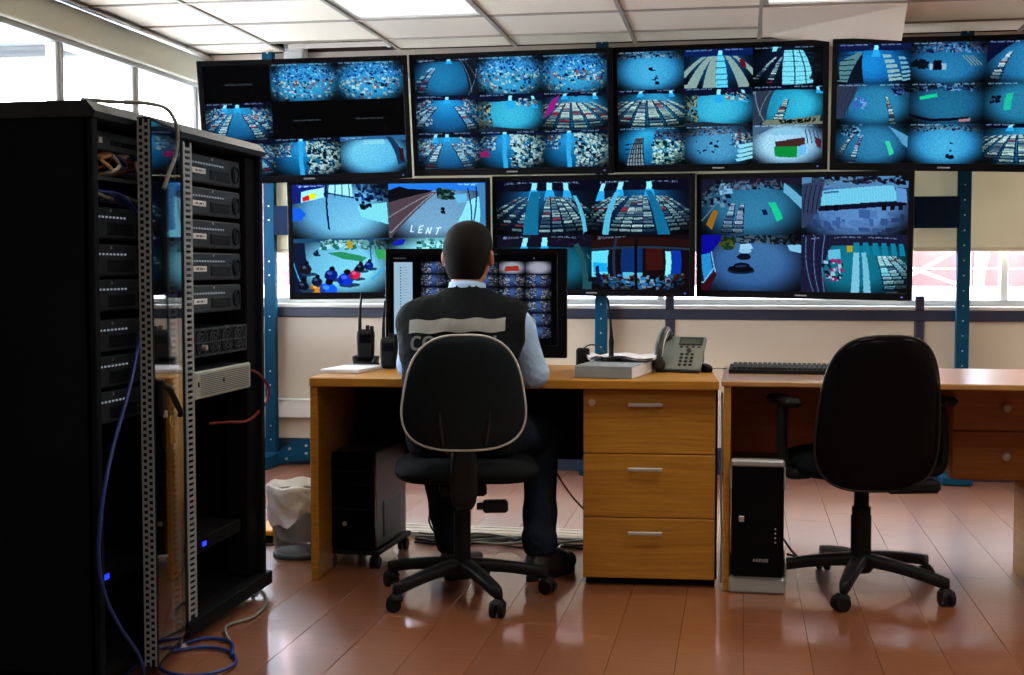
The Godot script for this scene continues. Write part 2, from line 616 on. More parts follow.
func build_ceiling():
	var ce := thing("ceiling", "", "", Vector3.ZERO, 0, "", "structure")
	var st := nb()
	bx(st, Vector3(-3.3, 2.78, -7.5), Vector3(4.4, 2.95, 3.2), 0)
	part("slab", st, "void_brown", ce)
	var x0 := -3.285
	var z0 := -6.97
	var tile := nb()
	box(tile, Vector3(0, 0.009, 0), Vector3(TW - 0.012, 0.018, TD - 0.012), 0.003)
	tile.generate_normals()
	var tm := tile.commit()
	var last := nb()
	box(last, Vector3(0, 0.009, 0), Vector3(TW - 0.012, 0.018, 0.33 - 0.012), 0.003)
	last.generate_normals()
	var lm := last.commit()
	var bars := nb()
	for i in 12:
		var x: float = x0 + TW * i
		box(bars, Vector3(x, CH + 0.004, -2.15), Vector3(0.024, 0.014, 10.3), 0.002)
		part("grid_bar", bars, "grid_metal", ce)
		bars = nb()
	for k in 19:
		var z: float = z0 + TD * k
		if z > 3.0: break
		box(bars, Vector3(0.5, CH + 0.004, z), Vector3(7.4, 0.012, 0.022), 0.002)
		part("grid_bar", bars, "grid_metal", ce)
		bars = nb()
	for i in 11:
		for k in range(-1, 18):
			var x: float = x0 + TW * (i + 0.5)
			var z: float = z0 + TD * (k + 0.5)
			var lit := false
			for t in TROFFERS:
				if absf(t[0] + TW / 2 - x) < 0.1 and absf(t[1] - TD / 2 - z) < 0.1: lit = true
			if lit:
				continue
			if k == -1:
				if i == 1: continue          # the open tile
				var o := put("ceiling_tile", lm, "ceiling_tile", ce)
				o.position = Vector3(x, CH + 0.006, (z0 + WZ) / 2)
			elif k == 0 and i == 5:
				continue                     # the sagging tile
			else:
				var o := put("ceiling_tile", tm, "ceiling_tile", ce)
				o.position = Vector3(x, CH + 0.006, z)
	# tile that has come loose at its far right corner
	var sag := nb()
	var A := Vector3(0.095, CH - 0.005, -6.425)
	var B := Vector3(0.765, CH - 0.012, -6.425)
	var C := Vector3(0.79, CH - 0.17, -6.96)
	var D := Vector3(0.10, CH - 0.045, -6.95)
	sag.set_smooth_group(-1)
	var up := Vector3(0, 0.016, 0)
	var cc := (A + B + C + D) / 4 + up / 2
	tri_out(sag, A, B, D, cc + Vector3(0, 1, 0)); tri_out(sag, B, C, D, cc + Vector3(0, 1, 0))
	tri_out(sag, A + up, B + up, D + up, cc - Vector3(0, 1, 0)); tri_out(sag, B + up, C + up, D + up, cc - Vector3(0, 1, 0))
	quad_out(sag, A, B, B + up, A + up, cc); quad_out(sag, B, C, C + up, B + up, cc)
	quad_out(sag, C, D, D + up, C + up, cc); quad_out(sag, D, A, A + up, D + up, cc)
	part("ceiling_tile", sag, "ceiling_tile", ce, "", "ceiling tile sagging at one corner")
	# troffers are lamps in the grid
	var spots := ["square white ceiling light panel between the tiles left of centre", "white ceiling light panel beside the sagging ceiling tile"]
	for k in TROFFERS.size():
		var t = TROFFERS[k]
		var lab: String = spots[k] if k < 2 else "square ceiling light panel behind the picture's frame"
		var o := thing("ceiling_light", lab, "ceiling light", Vector3(t[0] + TW / 2, CH, t[1] - TD / 2), 0, "" if k < 2 else "ceiling lights towards the camera")
		var fr := nb()
		for s in [-1, 1]:
			box(fr, Vector3(s * (TW / 2 - 0.02), 0.02, 0), Vector3(0.022, 0.03, TD - 0.016), 0.002)
			box(fr, Vector3(0, 0.02, s * (TD / 2 - 0.02)), Vector3(TW - 0.06, 0.03, 0.022), 0.002)
		box(fr, Vector3(0, 0.06, 0), Vector3(TW - 0.03, 0.02, TD - 0.03), 0.002)
		part("frame", fr, "white_frame", o)
		var di := nb()
		box(di, Vector3(0, 0.018, 0), Vector3(TW - 0.06, 0.006, TD - 0.06), 0.001)
		part("diffuser", di, "troffer_glow", o)
	# tube in the open bay
	var tb := thing("tube_light", "white fluorescent tube in the open ceiling bay above the upper left screen", "ceiling light", Vector3(-2.27, CH + 0.018, -7.19))
	st = nb()
	cyl(st, Vector3(-0.29, 0, 0), Vector3(0.29, 0, 0), 0.014, 12)
	part("tube", st, "tube_glow", tb)
	st = nb()
	box(st, Vector3(0, 0.045, 0), Vector3(0.62, 0.03, 0.05), 0.004)
	box(st, Vector3(-0.30, 0.012, 0), Vector3(0.02, 0.06, 0.04), 0.003)
	box(st, Vector3(0.30, 0.012, 0), Vector3(0.02, 0.06, 0.04), 0.003)
	part("tube_holder", st, "white_frame", tb)


func build_walls():
	# back wall: lower panels between blue rails, window strip, wall above
	var wb := thing("wall_back", "", "", Vector3.ZERO, 0, "", "structure")
	var st := nb()
	bx(st, Vector3(-3.3, 0, WZ - 0.16), Vector3(4.4, 0.93, WZ - 0.02), 0)
	bx(st, Vector3(-3.3, 2.24, WZ - 0.16), Vector3(4.4, 2.40, WZ), 0)
	bx(st, Vector3(-3.3, 0.93, WZ - 0.16), Vector3(-3.06, 2.24, WZ), 0)
	bx(st, Vector3(3.6, 0.93, WZ - 0.16), Vector3(4.4, 2.24, WZ), 0)
	part("wall_core", st, "wall_paint", wb)
	st = nb()
	bx(st, Vector3(-3.3, 2.40, WZ - 0.16), Vector3(4.4, 2.8, WZ), 0)
	part("void_wall", st, "void_brown", wb)
	var ux := [-3.08, -1.72, -0.385, 0.955, 2.29, 3.63, 4.2]
	for i in 6:
		st = nb()
		bx(st, Vector3(ux[i] + 0.024, 0.148, WZ - 0.02), Vector3(ux[i + 1] - 0.024, 0.866, WZ), 0.004)
		part("panel", st, "wall_panel", wb)
	for i in 6:
		st = nb()
		bx(st, Vector3(ux[i] - 0.023, 0.148, WZ - 0.02), Vector3(ux[i] + 0.023, 0.866, WZ + 0.012), 0.003)
		bx(st, Vector3(ux[i] - 0.023, 0.921, WZ - 0.02), Vector3(ux[i] + 0.023, 1.0, WZ + 0.028), 0.003)
		part("upright", st, "rail_blue", wb)
	st = nb()
	bx(st, Vector3(-3.1, 0.866, WZ - 0.02), Vector3(4.2, 0.921, WZ + 0.016), 0.003)
	var o := part("trim_1", st, "rail_blue", self, "structure")
	st = nb()
	bx(st, Vector3(-3.1, 0, WZ - 0.02), Vector3(4.2, 0.148, WZ + 0.012), 0.003)
	part("baseboard_back", st, "skirt_blue", self, "structure")
	st = nb()
	bx(st, Vector3(-3.1, 0.273, WZ), Vector3(-1.2, 0.378, WZ + 0.045), 0.006)
	bx(st, Vector3(-3.1, 0.374, WZ), Vector3(-1.2, 0.386, WZ + 0.052), 0.003)
	part("trim_2", st, "white_frame", self, "structure")
	# window strip
	var w := thing("window_1", "", "", Vector3.ZERO, 0, "", "structure")
	st = nb()
	bx(st, Vector3(-3.06, 0.922, WZ - 0.15), Vector3(3.6, 0.945, WZ + 0.02), 0.004)
	part("window_sill", st, "white_frame", w)
	st = nb()
	bx(st, Vector3(-3.06, 0.945, WZ - 0.12), Vector3(3.6, 0.978, WZ - 0.05), 0.004)
	bx(st, Vector3(-3.06, 2.20, WZ - 0.12), Vector3(3.6, 2.24, WZ - 0.05), 0.004)
	part("window_frame", st, "grey_frame", w)
	var mx := [-3.04, -2.27, -1.36, -0.44, 0.48, 1.40, 2.32, 3.24, 3.58]
	for i in mx.size():
		st = nb()
		bx(st, Vector3(mx[i] - 0.02, 0.978, WZ - 0.115), Vector3(mx[i] + 0.02, 2.20, WZ - 0.05), 0.004)
		part("mullion", st, "white_frame", w)
		if i < mx.size() - 1:
			st = nb()
			bx(st, Vector3(mx[i] + 0.02, 0.978, WZ - 0.088), Vector3(mx[i + 1] - 0.02, 2.20, WZ - 0.082), 0)
			part("pane", st, "window_glass", w)
	# roller blinds, the gap between two behind the screens
	var bl := thing("roller_blind", "beige roller blind drawn most of the way down the back window", "blind", Vector3(0.45, 1.25, WZ + 0.03))
	st = nb()
	box(st, Vector3(0, 0.485, 0), Vector3(6.35, 0.97, 0.003), 0)
	part("cloth", st, "blind_cloth", bl)
	st = nb()
	box(st, Vector3(0, 0.0, 0), Vector3(6.35, 0.022, 0.010), 0.003)
	part("bottom_bar", st, "blind_cloth", bl)
	st = nb()
	cyl(st, Vector3(-3.19, 0.99, 0), Vector3(3.19, 0.975, 0), 0.014, 14)
	part("roller", st, "white_frame", bl)

	# left wall
	var wl := thing("wall_left", "", "", Vector3.ZERO, 0, "", "structure")
	st = nb()
	bx(st, Vector3(-3.3, 0, WZ), Vector3(-3.1, 0.95, 3.0), 0)
	bx(st, Vector3(-3.3, 2.225, WZ), Vector3(-3.13, 2.8, 3.0), 0)
	bx(st, Vector3(-3.3, 0.95, -4.10), Vector3(-3.1, 2.225, 3.0), 0)
	part("wall_core", st, "wall_paint", wl)
	st = nb()
	bx(st, Vector3(-3.13, 2.225, WZ), Vector3(-3.095, 2.375, 3.0), 0.006)
	part("trim_3", st, "beige_beam", self, "structure")
	st = nb()
	bx(st, Vector3(-3.12, 2.375, WZ), Vector3(-3.075, 2.397, 3.0), 0.004)
	cyl(st, Vector3(-3.075, 2.375, WZ), Vector3(-3.075, 2.375, 3.0), 0.017, 12)
	part("trim_4", st, "aluminium", self, "structure")
	st = nb()
	bx(st, Vector3(-3.1, 0, WZ), Vector3(-3.088, 0.148, 3.0), 0.003)
	part("baseboard_left", st, "skirt_blue", self, "structure")
	w = thing("window_2", "", "", Vector3.ZERO, 0, "", "structure")
	st = nb()
	bx(st, Vector3(-3.26, 0.95, WZ), Vector3(-3.06, 0.985, -4.10), 0.004)
	part("window_sill", st, "white_frame", w)
	st = nb()
	bx(st, Vector3(-3.20, 0.985, WZ), Vector3(-3.13, 1.02, -4.10), 0.004)
	bx(st, Vector3(-3.20, 2.20, WZ), Vector3(-3.13, 2.23, -4.10), 0.004)
	part("window_frame", st, "grey_frame", w)
	for i in 5:
		var z: float = -7.22 + 0.775 * i
		st = nb()
		bx(st, Vector3(-3.19, 1.02, z - 0.036), Vector3(-3.135, 2.20, z + 0.036), 0.004)
		bx(st, Vector3(-3.195, 1.02, z - 0.010), Vector3(-3.125, 2.20, z + 0.010), 0.003)
		part("mullion", st, "grey_frame", w)
		if i < 4:
			st = nb()
			bx(st, Vector3(-3.168, 1.02, z + 0.036), Vector3(-3.162, 2.20, z + 0.739), 0)
			part("pane", st, "window_glass", w)
	# walls that close the room outside the picture
	st = nb()
	bx(st, Vector3(4.2, 0, -7.5), Vector3(4.4, 2.8, 3.2), 0)
	part("wall_right", st, "wall_paint", self, "structure")
	st = nb()
	bx(st, Vector3(-3.3, 0, 3.0), Vector3(4.4, 2.8, 3.2), 0)
	part("wall_front", st, "wall_paint", self, "structure")


func build_outside():
	var st := nb()
	bx(st, Vector3(-60, -0.5, -60), Vector3(60, -0.25, 40), 0)
	part("ground", st, "out_ground", self, "structure")
	var b := thing("building", "pink building with white steel bracing outside the back window", "building", Vector3(0, 0, -11.2))
	st = nb()
	bx(st, Vector3(-4.3, -0.25, -3.0), Vector3(7, 1.005, 0.02), 0.01)
	part("plinth", st, "out_white", b)
	for k in range(2, 9):
		for j in 3:
			st = nb()
			var fy: float = [1.01, 1.16, 2.12][j]
			var fz: float = [1.145, 2.105, 3.10][j]
			bx(st, Vector3(-7.36 + 1.54 * k, fy, -3.0), Vector3(-7.36 + 1.54 * (k + 1) - 0.02, fz, 0), 0.004)
			part("facade_panel", st, "brick_pink", b)
	st = nb()
	bx(st, Vector3(-4.3, 1.0, -2.9), Vector3(7, 3.15, -0.03), 0)
	part("backing", st, "out_white", b)
	var post := [0.62, 1.34, 1.92, -2.9, 3.0]
	for x in post:
		st = nb()
		bx(st, Vector3(x - 0.035, -0.25, 0.05), Vector3(x + 0.035, 3.2, 0.12), 0.005)
		part("steel_post", st, "out_white", b)
	for s in [[1.16, 1.24, 1.75, 1.02], [1.17, 0.98, 1.71, 1.29], [1.98, 1.28, 1.89, 0.93], [-2.85, 1.0, -2.3, 1.25], [0.64, 1.0, 1.3, 1.26]]:
		st = nb()
		cyl(st, Vector3(s[0], s[1], 0.16), Vector3(s[2], s[3], 0.16), 0.012, 8)
		part("brace", st, "out_white", b)
	# canopy beyond the left windows
	var c := thing("canopy", "grey canopy roof outside the left windows", "canopy", Vector3(-5.2, 2.75, -5.6))
	st = nb()
	bx(st, Vector3(-1.6, 0, -3.3), Vector3(1.4, 0.12, 3.0), 0.01)
	part("roof", st, "out_grey", c)
	for k in 5:
		st = nb()
		bx(st, Vector3(-1.6, -0.08, -3.2 + k * 1.2), Vector3(1.2, 0, -3.1 + k * 1.2), 0.005)
		part("rafter", st, "out_grey", c)
	for z in [-3.1, 2.8]:
		st = nb()
		cyl(st, Vector3(-1.5, -3.0, z), Vector3(-1.5, 0, z), 0.05, 12)
		part("canopy_post", st, "out_grey", c)


func build_frame_posts():
	var labs := ["blue perforated steel post with its foot on the floor left of the desk", "blue perforated steel post behind the middle of the screens, above the paper stack", "blue perforated steel post right of the lower right screen"]
	var xs := [-2.698, -0.762, 1.167]
	for i in 3:
		var o := thing("steel_post", labs[i], "post", Vector3(xs[i], 0, WZ + 0.085), 0, "blue posts that carry the screens")
		var st := nb()
		bx(st, Vector3(-0.033, 0, -0.004), Vector3(0.033, 2.395, 0.004), 0.001)
		bx(st, Vector3(-0.033, 0, -0.04), Vector3(-0.028, 2.395, 0.0), 0.001)
		bx(st, Vector3(0.028, 0, -0.04), Vector3(0.033, 2.395, 0.0), 0.001)
		part("upright", st, "post_blue", o)
		st = nb()
		for k in 29:
			var y: float = 0.15 + 0.08 * k
			if i == 0 and k % 4 > 1: continue
			cyl(st, Vector3(0.0, y, 0.001), Vector3(0.0, y, 0.0055), 0.0045, 8)
		part("bolt_holes", st, "bolt_metal", o)
		st = nb()
		if i == 0:
			bx(st, Vector3(-0.034, 0.0, 0.0), Vector3(0.05, 0.075, 0.20), 0.004)
			prism(st, [Vector2(0.03, 0.0), Vector2(0.26, 0.05), Vector2(0.26, 0.16), Vector2(0.14, 0.15), Vector2(0.03, 0.07)], 0.006, 0.014)
			part("foot", st, "post_blue", o)
			st = nb()
			for p in [Vector3(0.12, 0.10, 0.014), Vector3(0.22, 0.12, 0.014), Vector3(0.22, 0.075, 0.014), Vector3(0.10, 0.04, 0.014)]:
				cyl(st, p, p + Vector3(0, 0, 0.008), 0.008, 8)
			part("bolt", st, "bolt_metal", o)
		else:
			bx(st, Vector3(-0.11, 0.0, -0.03), Vector3(0.05, 0.05, 0.10), 0.008)
			prism(st, [Vector2(-0.12, 0.05), Vector2(-0.03, 0.05), Vector2(-0.03, 0.13), Vector2(-0.08, 0.12)], -0.01, 0.02)
			part("foot", st, "post_blue", o)
	# flat brackets that run from post to screen
	for s in [[0.775, 1.12, 1.362, 1.53, "dark blue steel bracket between the right post and the lower right screen", WZ + 0.096], [-2.665, -2.30, 1.342, 1.51, "dark blue steel bracket between the left post and the lower left screen", WZ + 0.096]]:
		var st := nb()
		bx(st, Vector3(s[0], s[2], s[5]), Vector3(s[1] + 0.02, s[3], s[5] + 0.012), 0.002)
		bx(st, Vector3(s[0], s[2] + 0.002, s[5] - 0.03), Vector3(s[1], s[2] + 0.012, s[5]), 0.002)
		solo("screen_bracket", st, "plate_blue", s[4], "bracket", "brackets between posts and screens")
	var st := nb()
	bx(st, Vector3(-0.062, -0.075, -0.02), Vector3(0.062, 0.075, 0.05), 0.004)
	var jb := thing("junction_box", "pale grey box on the wall below the ceiling beside the left blue post", "box", Vector3(-2.545, 2.40, WZ + 0.02))
	part("box_body", st, "white_frame", jb)
	st = nb()
	bx(st, Vector3(-0.052, -0.065, 0.05), Vector3(0.052, 0.065, 0.054), 0.002)
	part("box_lid", st, "white_frame", jb)
	# white cable loop at the right screen
	st = nb()
	var loop := []
	for k in 13:
		var a := TAU * k / 12
		loop.append(Vector3(0.79 + cos(a) * 0.03, 1.355 + sin(a) * 0.05, WZ + 0.12 + sin(a) * 0.01))
	tube(st, loop, 0.004, 6)
	solo("cable_loop", st, "cable_white", "small loop of white cable hanging by the right edge of the lower right screen", "cable")


# ---------------------------------------------------------------- pictures on the screens
var im: Image


func px(x: float, y: float, w: float, h: float, c: Color):
	im.fill_rect(Rect2i(roundi(x), roundi(y), maxi(1, roundi(w)), maxi(1, roundi(h))), c)


# filled polygon, clipped to the cell r
func pg(pts: Array, c: Color, r: Rect2):
	var y0 := 1e9
	var y1 := -1e9
	for p in pts:
		y0 = minf(y0, p.y); y1 = maxf(y1, p.y)
	for y in range(maxi(int(y0), int(r.position.y)), mini(int(ceilf(y1)), int(r.end.y))):
		var xs := []
		for i in pts.size():
			var a: Vector2 = pts[i]
			var b: Vector2 = pts[(i + 1) % pts.size()]
			var yy := y + 0.5
			if (a.y <= yy and b.y > yy) or (b.y <= yy and a.y > yy):
				xs.append(a.x + (yy - a.y) / (b.y - a.y) * (b.x - a.x))
		xs.sort()
		for k in range(0, xs.size() - 1, 2):
			var xa: float = maxf(xs[k], r.position.x)
			var xb: float = minf(xs[k + 1], r.end.x)
			if xb > xa: im.fill_rect(Rect2i(roundi(xa), y, maxi(1, roundi(xb - xa)), 1), c)


func uvp(r: Rect2, a: Array) -> Array:
	var o := []
	for i in range(0, a.size(), 2):
		o.append(r.position + Vector2(a[i], a[i + 1]) * r.size)
	return o


func pu(r: Rect2, a: Array, c: Color):
	pg(uvp(r, a), c, r)


func line(r: Rect2, a: Vector2, b: Vector2, w: float, c: Color):
	var p := r.position + a * r.size
	var q := r.position + b * r.size
	var n := (q - p).normalized().orthogonal() * w / 2
	pg([p + n, q + n, q - n, p - n], c, r)


func vig(u: float, v: float) -> float:
	var d := Vector2((u - 0.5) * 1.9, (v - 0.5) * 1.7).length()
	return clampf(1.22 - d * d * 0.70, 0.12, 1.0)


# floor of a yard seen by a wide camera: lit towards (gu, gv), darker at the corners
func ground(r: Rect2, c: Color, hi: Color, gu := 0.5, gv := 0.25, spread := 0.35):
	for y in int(r.size.y):
		var v := (y + 0.5) / r.size.y
		for x in int(r.size.x):
			var u := (x + 0.5) / r.size.x
			var g := exp(-(pow((u - gu) / spread, 2) + pow((v - gv) / (spread * 1.5), 2)))
			var k := vig(u, v) * (0.94 + rng.randf() * 0.12)
			var q := c.lerp(hi, g * 0.8)
			im.set_pixel(int(r.position.x) + x, int(r.position.y) + y, Color(q.r * k, q.g * k, q.b * k))


func top_band(r: Rect2, h: float, dark: Color, lamps: Array):
	pu(r, [0, 0, 1, 0, 1, h * 0.8, 0.75, h, 0.25, h, 0, h * 0.8], dark)
	for i in 10:
		var u := rng.randf()
		px(r.position.x + u * (r.size.x - 8), r.position.y + rng.randf() * h * 0.7 * r.size.y, 3 + rng.randf() * 6, 2 + rng.randf() * 5, dark.lerp(Color(0.30, 0.22, 0.40), rng.randf() * 0.7))
	for l in lamps:
		pu(r, [l - 0.02, h * 0.25, l + 0.035, h * 0.25, l + 0.03, h * 0.95, l - 0.025, h * 0.95], Color(0.62, 0.93, 1.0))
		pu(r, [l - 0.03, h * 0.95, l + 0.04, h * 0.95, l + 0.06, h * 1.8, l - 0.05, h * 1.8], Color(0.20, 0.66, 0.90))


# a row of parked vehicles from the bottom edge (xb) to the far point
func car_row(r: Rect2, xb: float, vu: float, vv: float, n: int, wide: float, tall: float, tint: Color, jit := 0.4):
	n = n * 7 / 4
	tall *= 0.85
	for i in range(n, -1, -1):
		var s := 1.0 / (1.0 + 0.155 * i)
		var u := vu + (xb - vu) * s
		var v := vv + (1.04 - vv) * s
		var w := wide * s
		var h := tall * s
		if u < -0.05 or u > 1.05: continue
		var k := vig(clampf(u, 0, 1), clampf(v, 0, 1))
		var c := tint.lerp(Color(0.90, 0.92, 0.90), rng.randf() * 0.8)
		if rng.randf() < jit: c = c.lerp(Color(0.10, 0.20, 0.32), 0.25 + rng.randf() * 0.6)
		if rng.randf() < 0.07: c = Color(0.62, 0.25, 0.30)
		c = Color(c.r * k, c.g * k, c.b * k)
		pu(r, [u - w * 0.62, v - h * 0.1, u + w * 0.62, v - h * 0.1, u + w * 0.62, v + h * 0.45, u - w * 0.62, v + h * 0.45], Color(0.02, 0.07, 0.13))
		pu(r, [u - w * 0.5, v - h * 0.45, u + w * 0.45, v - h * 0.5, u + w * 0.5, v + h * 0.22, u - w * 0.5, v + h * 0.25], c)
		pu(r, [u - w * 0.35, v - h * 0.1, u + w * 0.35, v - h * 0.1, u + w * 0.38, v + h * 0.06, u - w * 0.38, v + h * 0.06], c.darkened(0.45))


func clutter(r: Rect2, u0: float, v0: float, u1: float, v1: float, n: int, cols: Array, big := 1.0):
	n *= 3
	for i in n:
		var u := lerpf(u0, u1, rng.randf())
		var v := lerpf(v0, v1, rng.randf())
		var c: Color = cols[rng.randi() % cols.size()]
		var k := vig(u, v)
		c = Color(c.r * k, c.g * k, c.b * k)
		var w := (0.006 + rng.randf() * 0.020) * big
		var h := (0.010 + rng.randf() * 0.026) * big
		pu(r, [u - w, v - h, u + w * 0.8, v - h * 0.8, u + w, v + h, u - w * 0.9, v + h * 0.8], c)


func stamp(r: Rect2, u: float, v: float, n: int, c := Color(0.85, 0.92, 1.0)):
	var x := r.position.x + u * r.size.x
	var y := r.position.y + v * r.size.y
	for i in n:
		if i % 6 != 4:
			var h := 2 if rng.randf() < 0.5 else 3
			px(x, y + 3 - h, 1, h, c)
			px(x + 1, y + (0 if rng.randf() < 0.5 else 2), 1, 1, c)
		x += 3


func blob(r: Rect2, u: float, v: float, ru: float, rv: float, c: Color):
	var a := []
	for k in 12:
		a.append(u + ru * cos(TAU * k / 12.0)); a.append(v + rv * sin(TAU * k / 12.0))
	pu(r, a, c)


const MIX := [Color(0.75, 0.84, 0.86), Color(0.55, 0.70, 0.78), Color(0.08, 0.16, 0.26), Color(0.35, 0.52, 0.66), Color(0.80, 0.76, 0.66), Color(0.12, 0.30, 0.48), Color(0.60, 0.35, 0.38)]


func lot(r: Rect2, kind: int):
	var blue := Color(0.10, 0.42, 0.58)
	var pale := Color(0.28, 0.66, 0.82)
	match kind:
		0:   # full yard, cluttered far half
			ground(r, Color(0.16, 0.46, 0.60), pale, 0.5, 0.6, 0.5)
			clutter(r, 0.0, 0.04, 1.0, 0.45, 110, [Color(0.35, 0.62, 0.86), Color(0.16, 0.36, 0.62), Color(0.62, 0.80, 0.92), Color(0.08, 0.16, 0.34), Color(0.25, 0.50, 0.76)], 0.9)
			clutter(r, 0.05, 0.45, 0.95, 0.62, 34, MIX)
			clutter(r, 0.0, 0.62, 1.0, 0.98, 26, MIX, 1.2)
		1:   # aisles of cars running away from the camera
			ground(r, Color(0.08, 0.32, 0.46), pale, 0.5, 0.1, 0.4)
			top_band(r, 0.16, Color(0.05, 0.06, 0.14), [0.48, 0.30])
			clutter(r, 0.0, 0.14, 0.30, 0.6, 40, MIX)
			clutter(r, 0.68, 0.14, 1.0, 0.6, 30, MIX)
			for x in [-1.1, -0.6, -0.15, 0.16, 0.86, 1.2, 1.7]: car_row(r, x, 0.47, 0.14, 13, 0.17, 0.13, Color(0.56, 0.70, 0.76))
		2:   # wide blue aisle
			ground(r, Color(0.07, 0.34, 0.50), Color(0.22, 0.68, 0.90), 0.5, 0.2, 0.3)
			top_band(r, 0.14, Color(0.06, 0.07, 0.18), [0.5])
			clutter(r, 0.0, 0.12, 0.3, 0.8, 50, MIX)
			clutter(r, 0.74, 0.12, 1.0, 0.5, 30, MIX)
			for x in [-0.8, -0.42, -0.12, 0.98, 1.3]: car_row(r, x, 0.5, 0.1, 12, 0.18, 0.14, Color(0.52, 0.66, 0.76))
		3:   # dense rows
			ground(r, Color(0.09, 0.34, 0.44), pale, 0.6, 0.2, 0.3)
			top_band(r, 0.12, Color(0.05, 0.06, 0.15), [0.35, 0.8])
			for x in [-1.2, -0.75, -0.35, 0.0, 0.30, 0.60, 0.90, 1.25, 1.7]: car_row(r, x, 0.45, 0.10, 13, 0.22, 0.13, Color(0.66, 0.72, 0.66), 0.4)
		4:   # half aisle, half stacks
			ground(r, Color(0.08, 0.38, 0.52), Color(0.25, 0.66, 0.88), 0.42, 0.3, 0.2)
			top_band(r, 0.10, Color(0.04, 0.08, 0.18), [0.4])
			clutter(r, 0.50, 0.12, 1.0, 0.97, 120, [Color(0.75, 0.80, 0.76), Color(0.56, 0.62, 0.58), Color(0.06, 0.13, 0.20), Color(0.80, 0.82, 0.80)], 1.25)
			clutter(r, 0.0, 0.12, 0.28, 0.5, 36, MIX)
			pu(r, [0.385, 0.1, 0.44, 0.1, 0.44, 1, 0.37, 1], Color(0.25, 0.66, 0.86))
		5:   # bare blue floor
			ground(r, Color(0.16, 0.45, 0.62), Color(0.40, 0.74, 0.88), 0.5, 0.55, 0.4)
			clutter(r, 0.02, 0.03, 0.98, 0.20, 60, [Color(0.45, 0.50, 0.56), Color(0.10, 0.12, 0.22), Color(0.62, 0.66, 0.68)], 0.8)
			clutter(r, 0.5, 0.45, 0.62, 0.85, 3, [Color(0.05, 0.07, 0.12)])
			px(r.position.x + r.size.x * 0.56, r.position.y + r.size.y * 0.78, 9, 6, Color(0.06, 0.06, 0.10))
		6:   # long bus roofs
			ground(r, Color(0.05, 0.12, 0.20), Color(0.12, 0.40, 0.60), 0.5, 0.1, 0.5)
			top_band(r, 0.2, Color(0.06, 0.16, 0.36), [0.52])
			for s in [[-0.35, 0.30], [0.0, 0.38], [0.30, 0.44], [0.85, 0.60], [1.25, 0.70]]:
				pu(r, [s[1] - 0.02, 0.22, s[1] + 0.05, 0.22, s[0] + 0.16, 1.02, s[0] - 0.04, 1.02], Color(0.60, 0.64, 0.60))
			pu(r, [0.49, 0.22, 0.57, 0.22, 0.64, 1.0, 0.46, 1.0], Color(0.45, 0.82, 0.92))
			for k in 5: line(r, Vector2(0.46, 0.35 + 0.14 * k), Vector2(0.63, 0.35 + 0.14 * k), 2.0, Color(0.10, 0.34, 0.48))
			pu(r, [0.78, 0.3, 0.86, 0.3, 0.88, 0.5, 0.80, 0.5], Color(0.45, 0.10, 0.16))
		7:   # bright white rows in the dark
			ground(r, Color(0.03, 0.06, 0.11), Color(0.06, 0.14, 0.24), 0.4, 0.2, 0.5)
			pu(r, [0.45, 0.12, 0.70, 0.12, 0.88, 0.98, 0.42, 0.98], Color(0.56, 0.86, 0.92))
			for k in 8: line(r, Vector2(0.42, 0.18 + 0.11 * k), Vector2(0.88, 0.2 + 0.11 * k), 1.0, Color(0.16, 0.40, 0.50))
			line(r, Vector2(0.56, 0.1), Vector2(0.60, 1), 2.0, Color(0.04, 0.12, 0.20))
			line(r, Vector2(0.64, 0.1), Vector2(0.77, 1), 2.0, Color(0.04, 0.12, 0.20))
			for x in [-0.1, 0.2]: car_row(r, x, 0.5, 0.05, 11, 0.11, 0.10, Color(0.66, 0.74, 0.76))
			pu(r, [0.28, 0.0, 0.36, 0.0, 0.34, 0.14, 0.28, 0.14], Color(0.55, 0.86, 1.0))
			clutter(r, 0.82, 0.05, 1.0, 0.9, 24, [Color(0.16, 0.14, 0.17), Color(0.05, 0.05, 0.08)], 1.4)
		8:   # pale cyan floor, curved kerb
			ground(r, Color(0.14, 0.50, 0.62), Color(0.36, 0.78, 0.88), 0.5, 0.55, 0.42)
			top_band(r, 0.22, Color(0.06, 0.10, 0.20), [0.5, 0.86])
			clutter(r, 0.0, 0.2, 0.22, 1.0, 50, [Color(0.70, 0.66, 0.52), Color(0.10, 0.12, 0.16), Color(0.45, 0.44, 0.42)], 1.1)
			clutter(r, 0.6, 0.16, 0.92, 0.34, 26, MIX)
			pu(r, [0.0, 0.93, 0.3, 0.86, 1, 1, 0, 1], Color(0.16, 0.20, 0.24))
		9:   # wall on the left, turquoise floor
			ground(r, Color(0.12, 0.52, 0.62), Color(0.32, 0.76, 0.86), 0.7, 0.5, 0.35)
			pu(r, [0, 0, 0.34, 0, 0.2, 0.85, 0.06, 1, 0, 1], Color(0.24, 0.26, 0.32))
			line(r, Vector2(0.0, 0.1), Vector2(0.16, 0.9), 3, Color(0.50, 0.55, 0.60))
			line(r, Vector2(0.3, 0.0), Vector2(0.1, 0.75), 2, Color(0.50, 0.55, 0.60))
			car_row(r, 0.32, 0.56, 0.1, 9, 0.15, 0.13, Color(0.74, 0.74, 0.66))
			pu(r, [0.2, 0.86, 0.98, 0.78, 1, 1, 0.1, 1], Color(0.52, 0.50, 0.42))
			clutter(r, 0.4, 0.84, 0.95, 0.96, 26, [Color(0.06, 0.06, 0.08)], 0.8)
			top_band(r, 0.12, Color(0.04, 0.06, 0.12), [0.95])
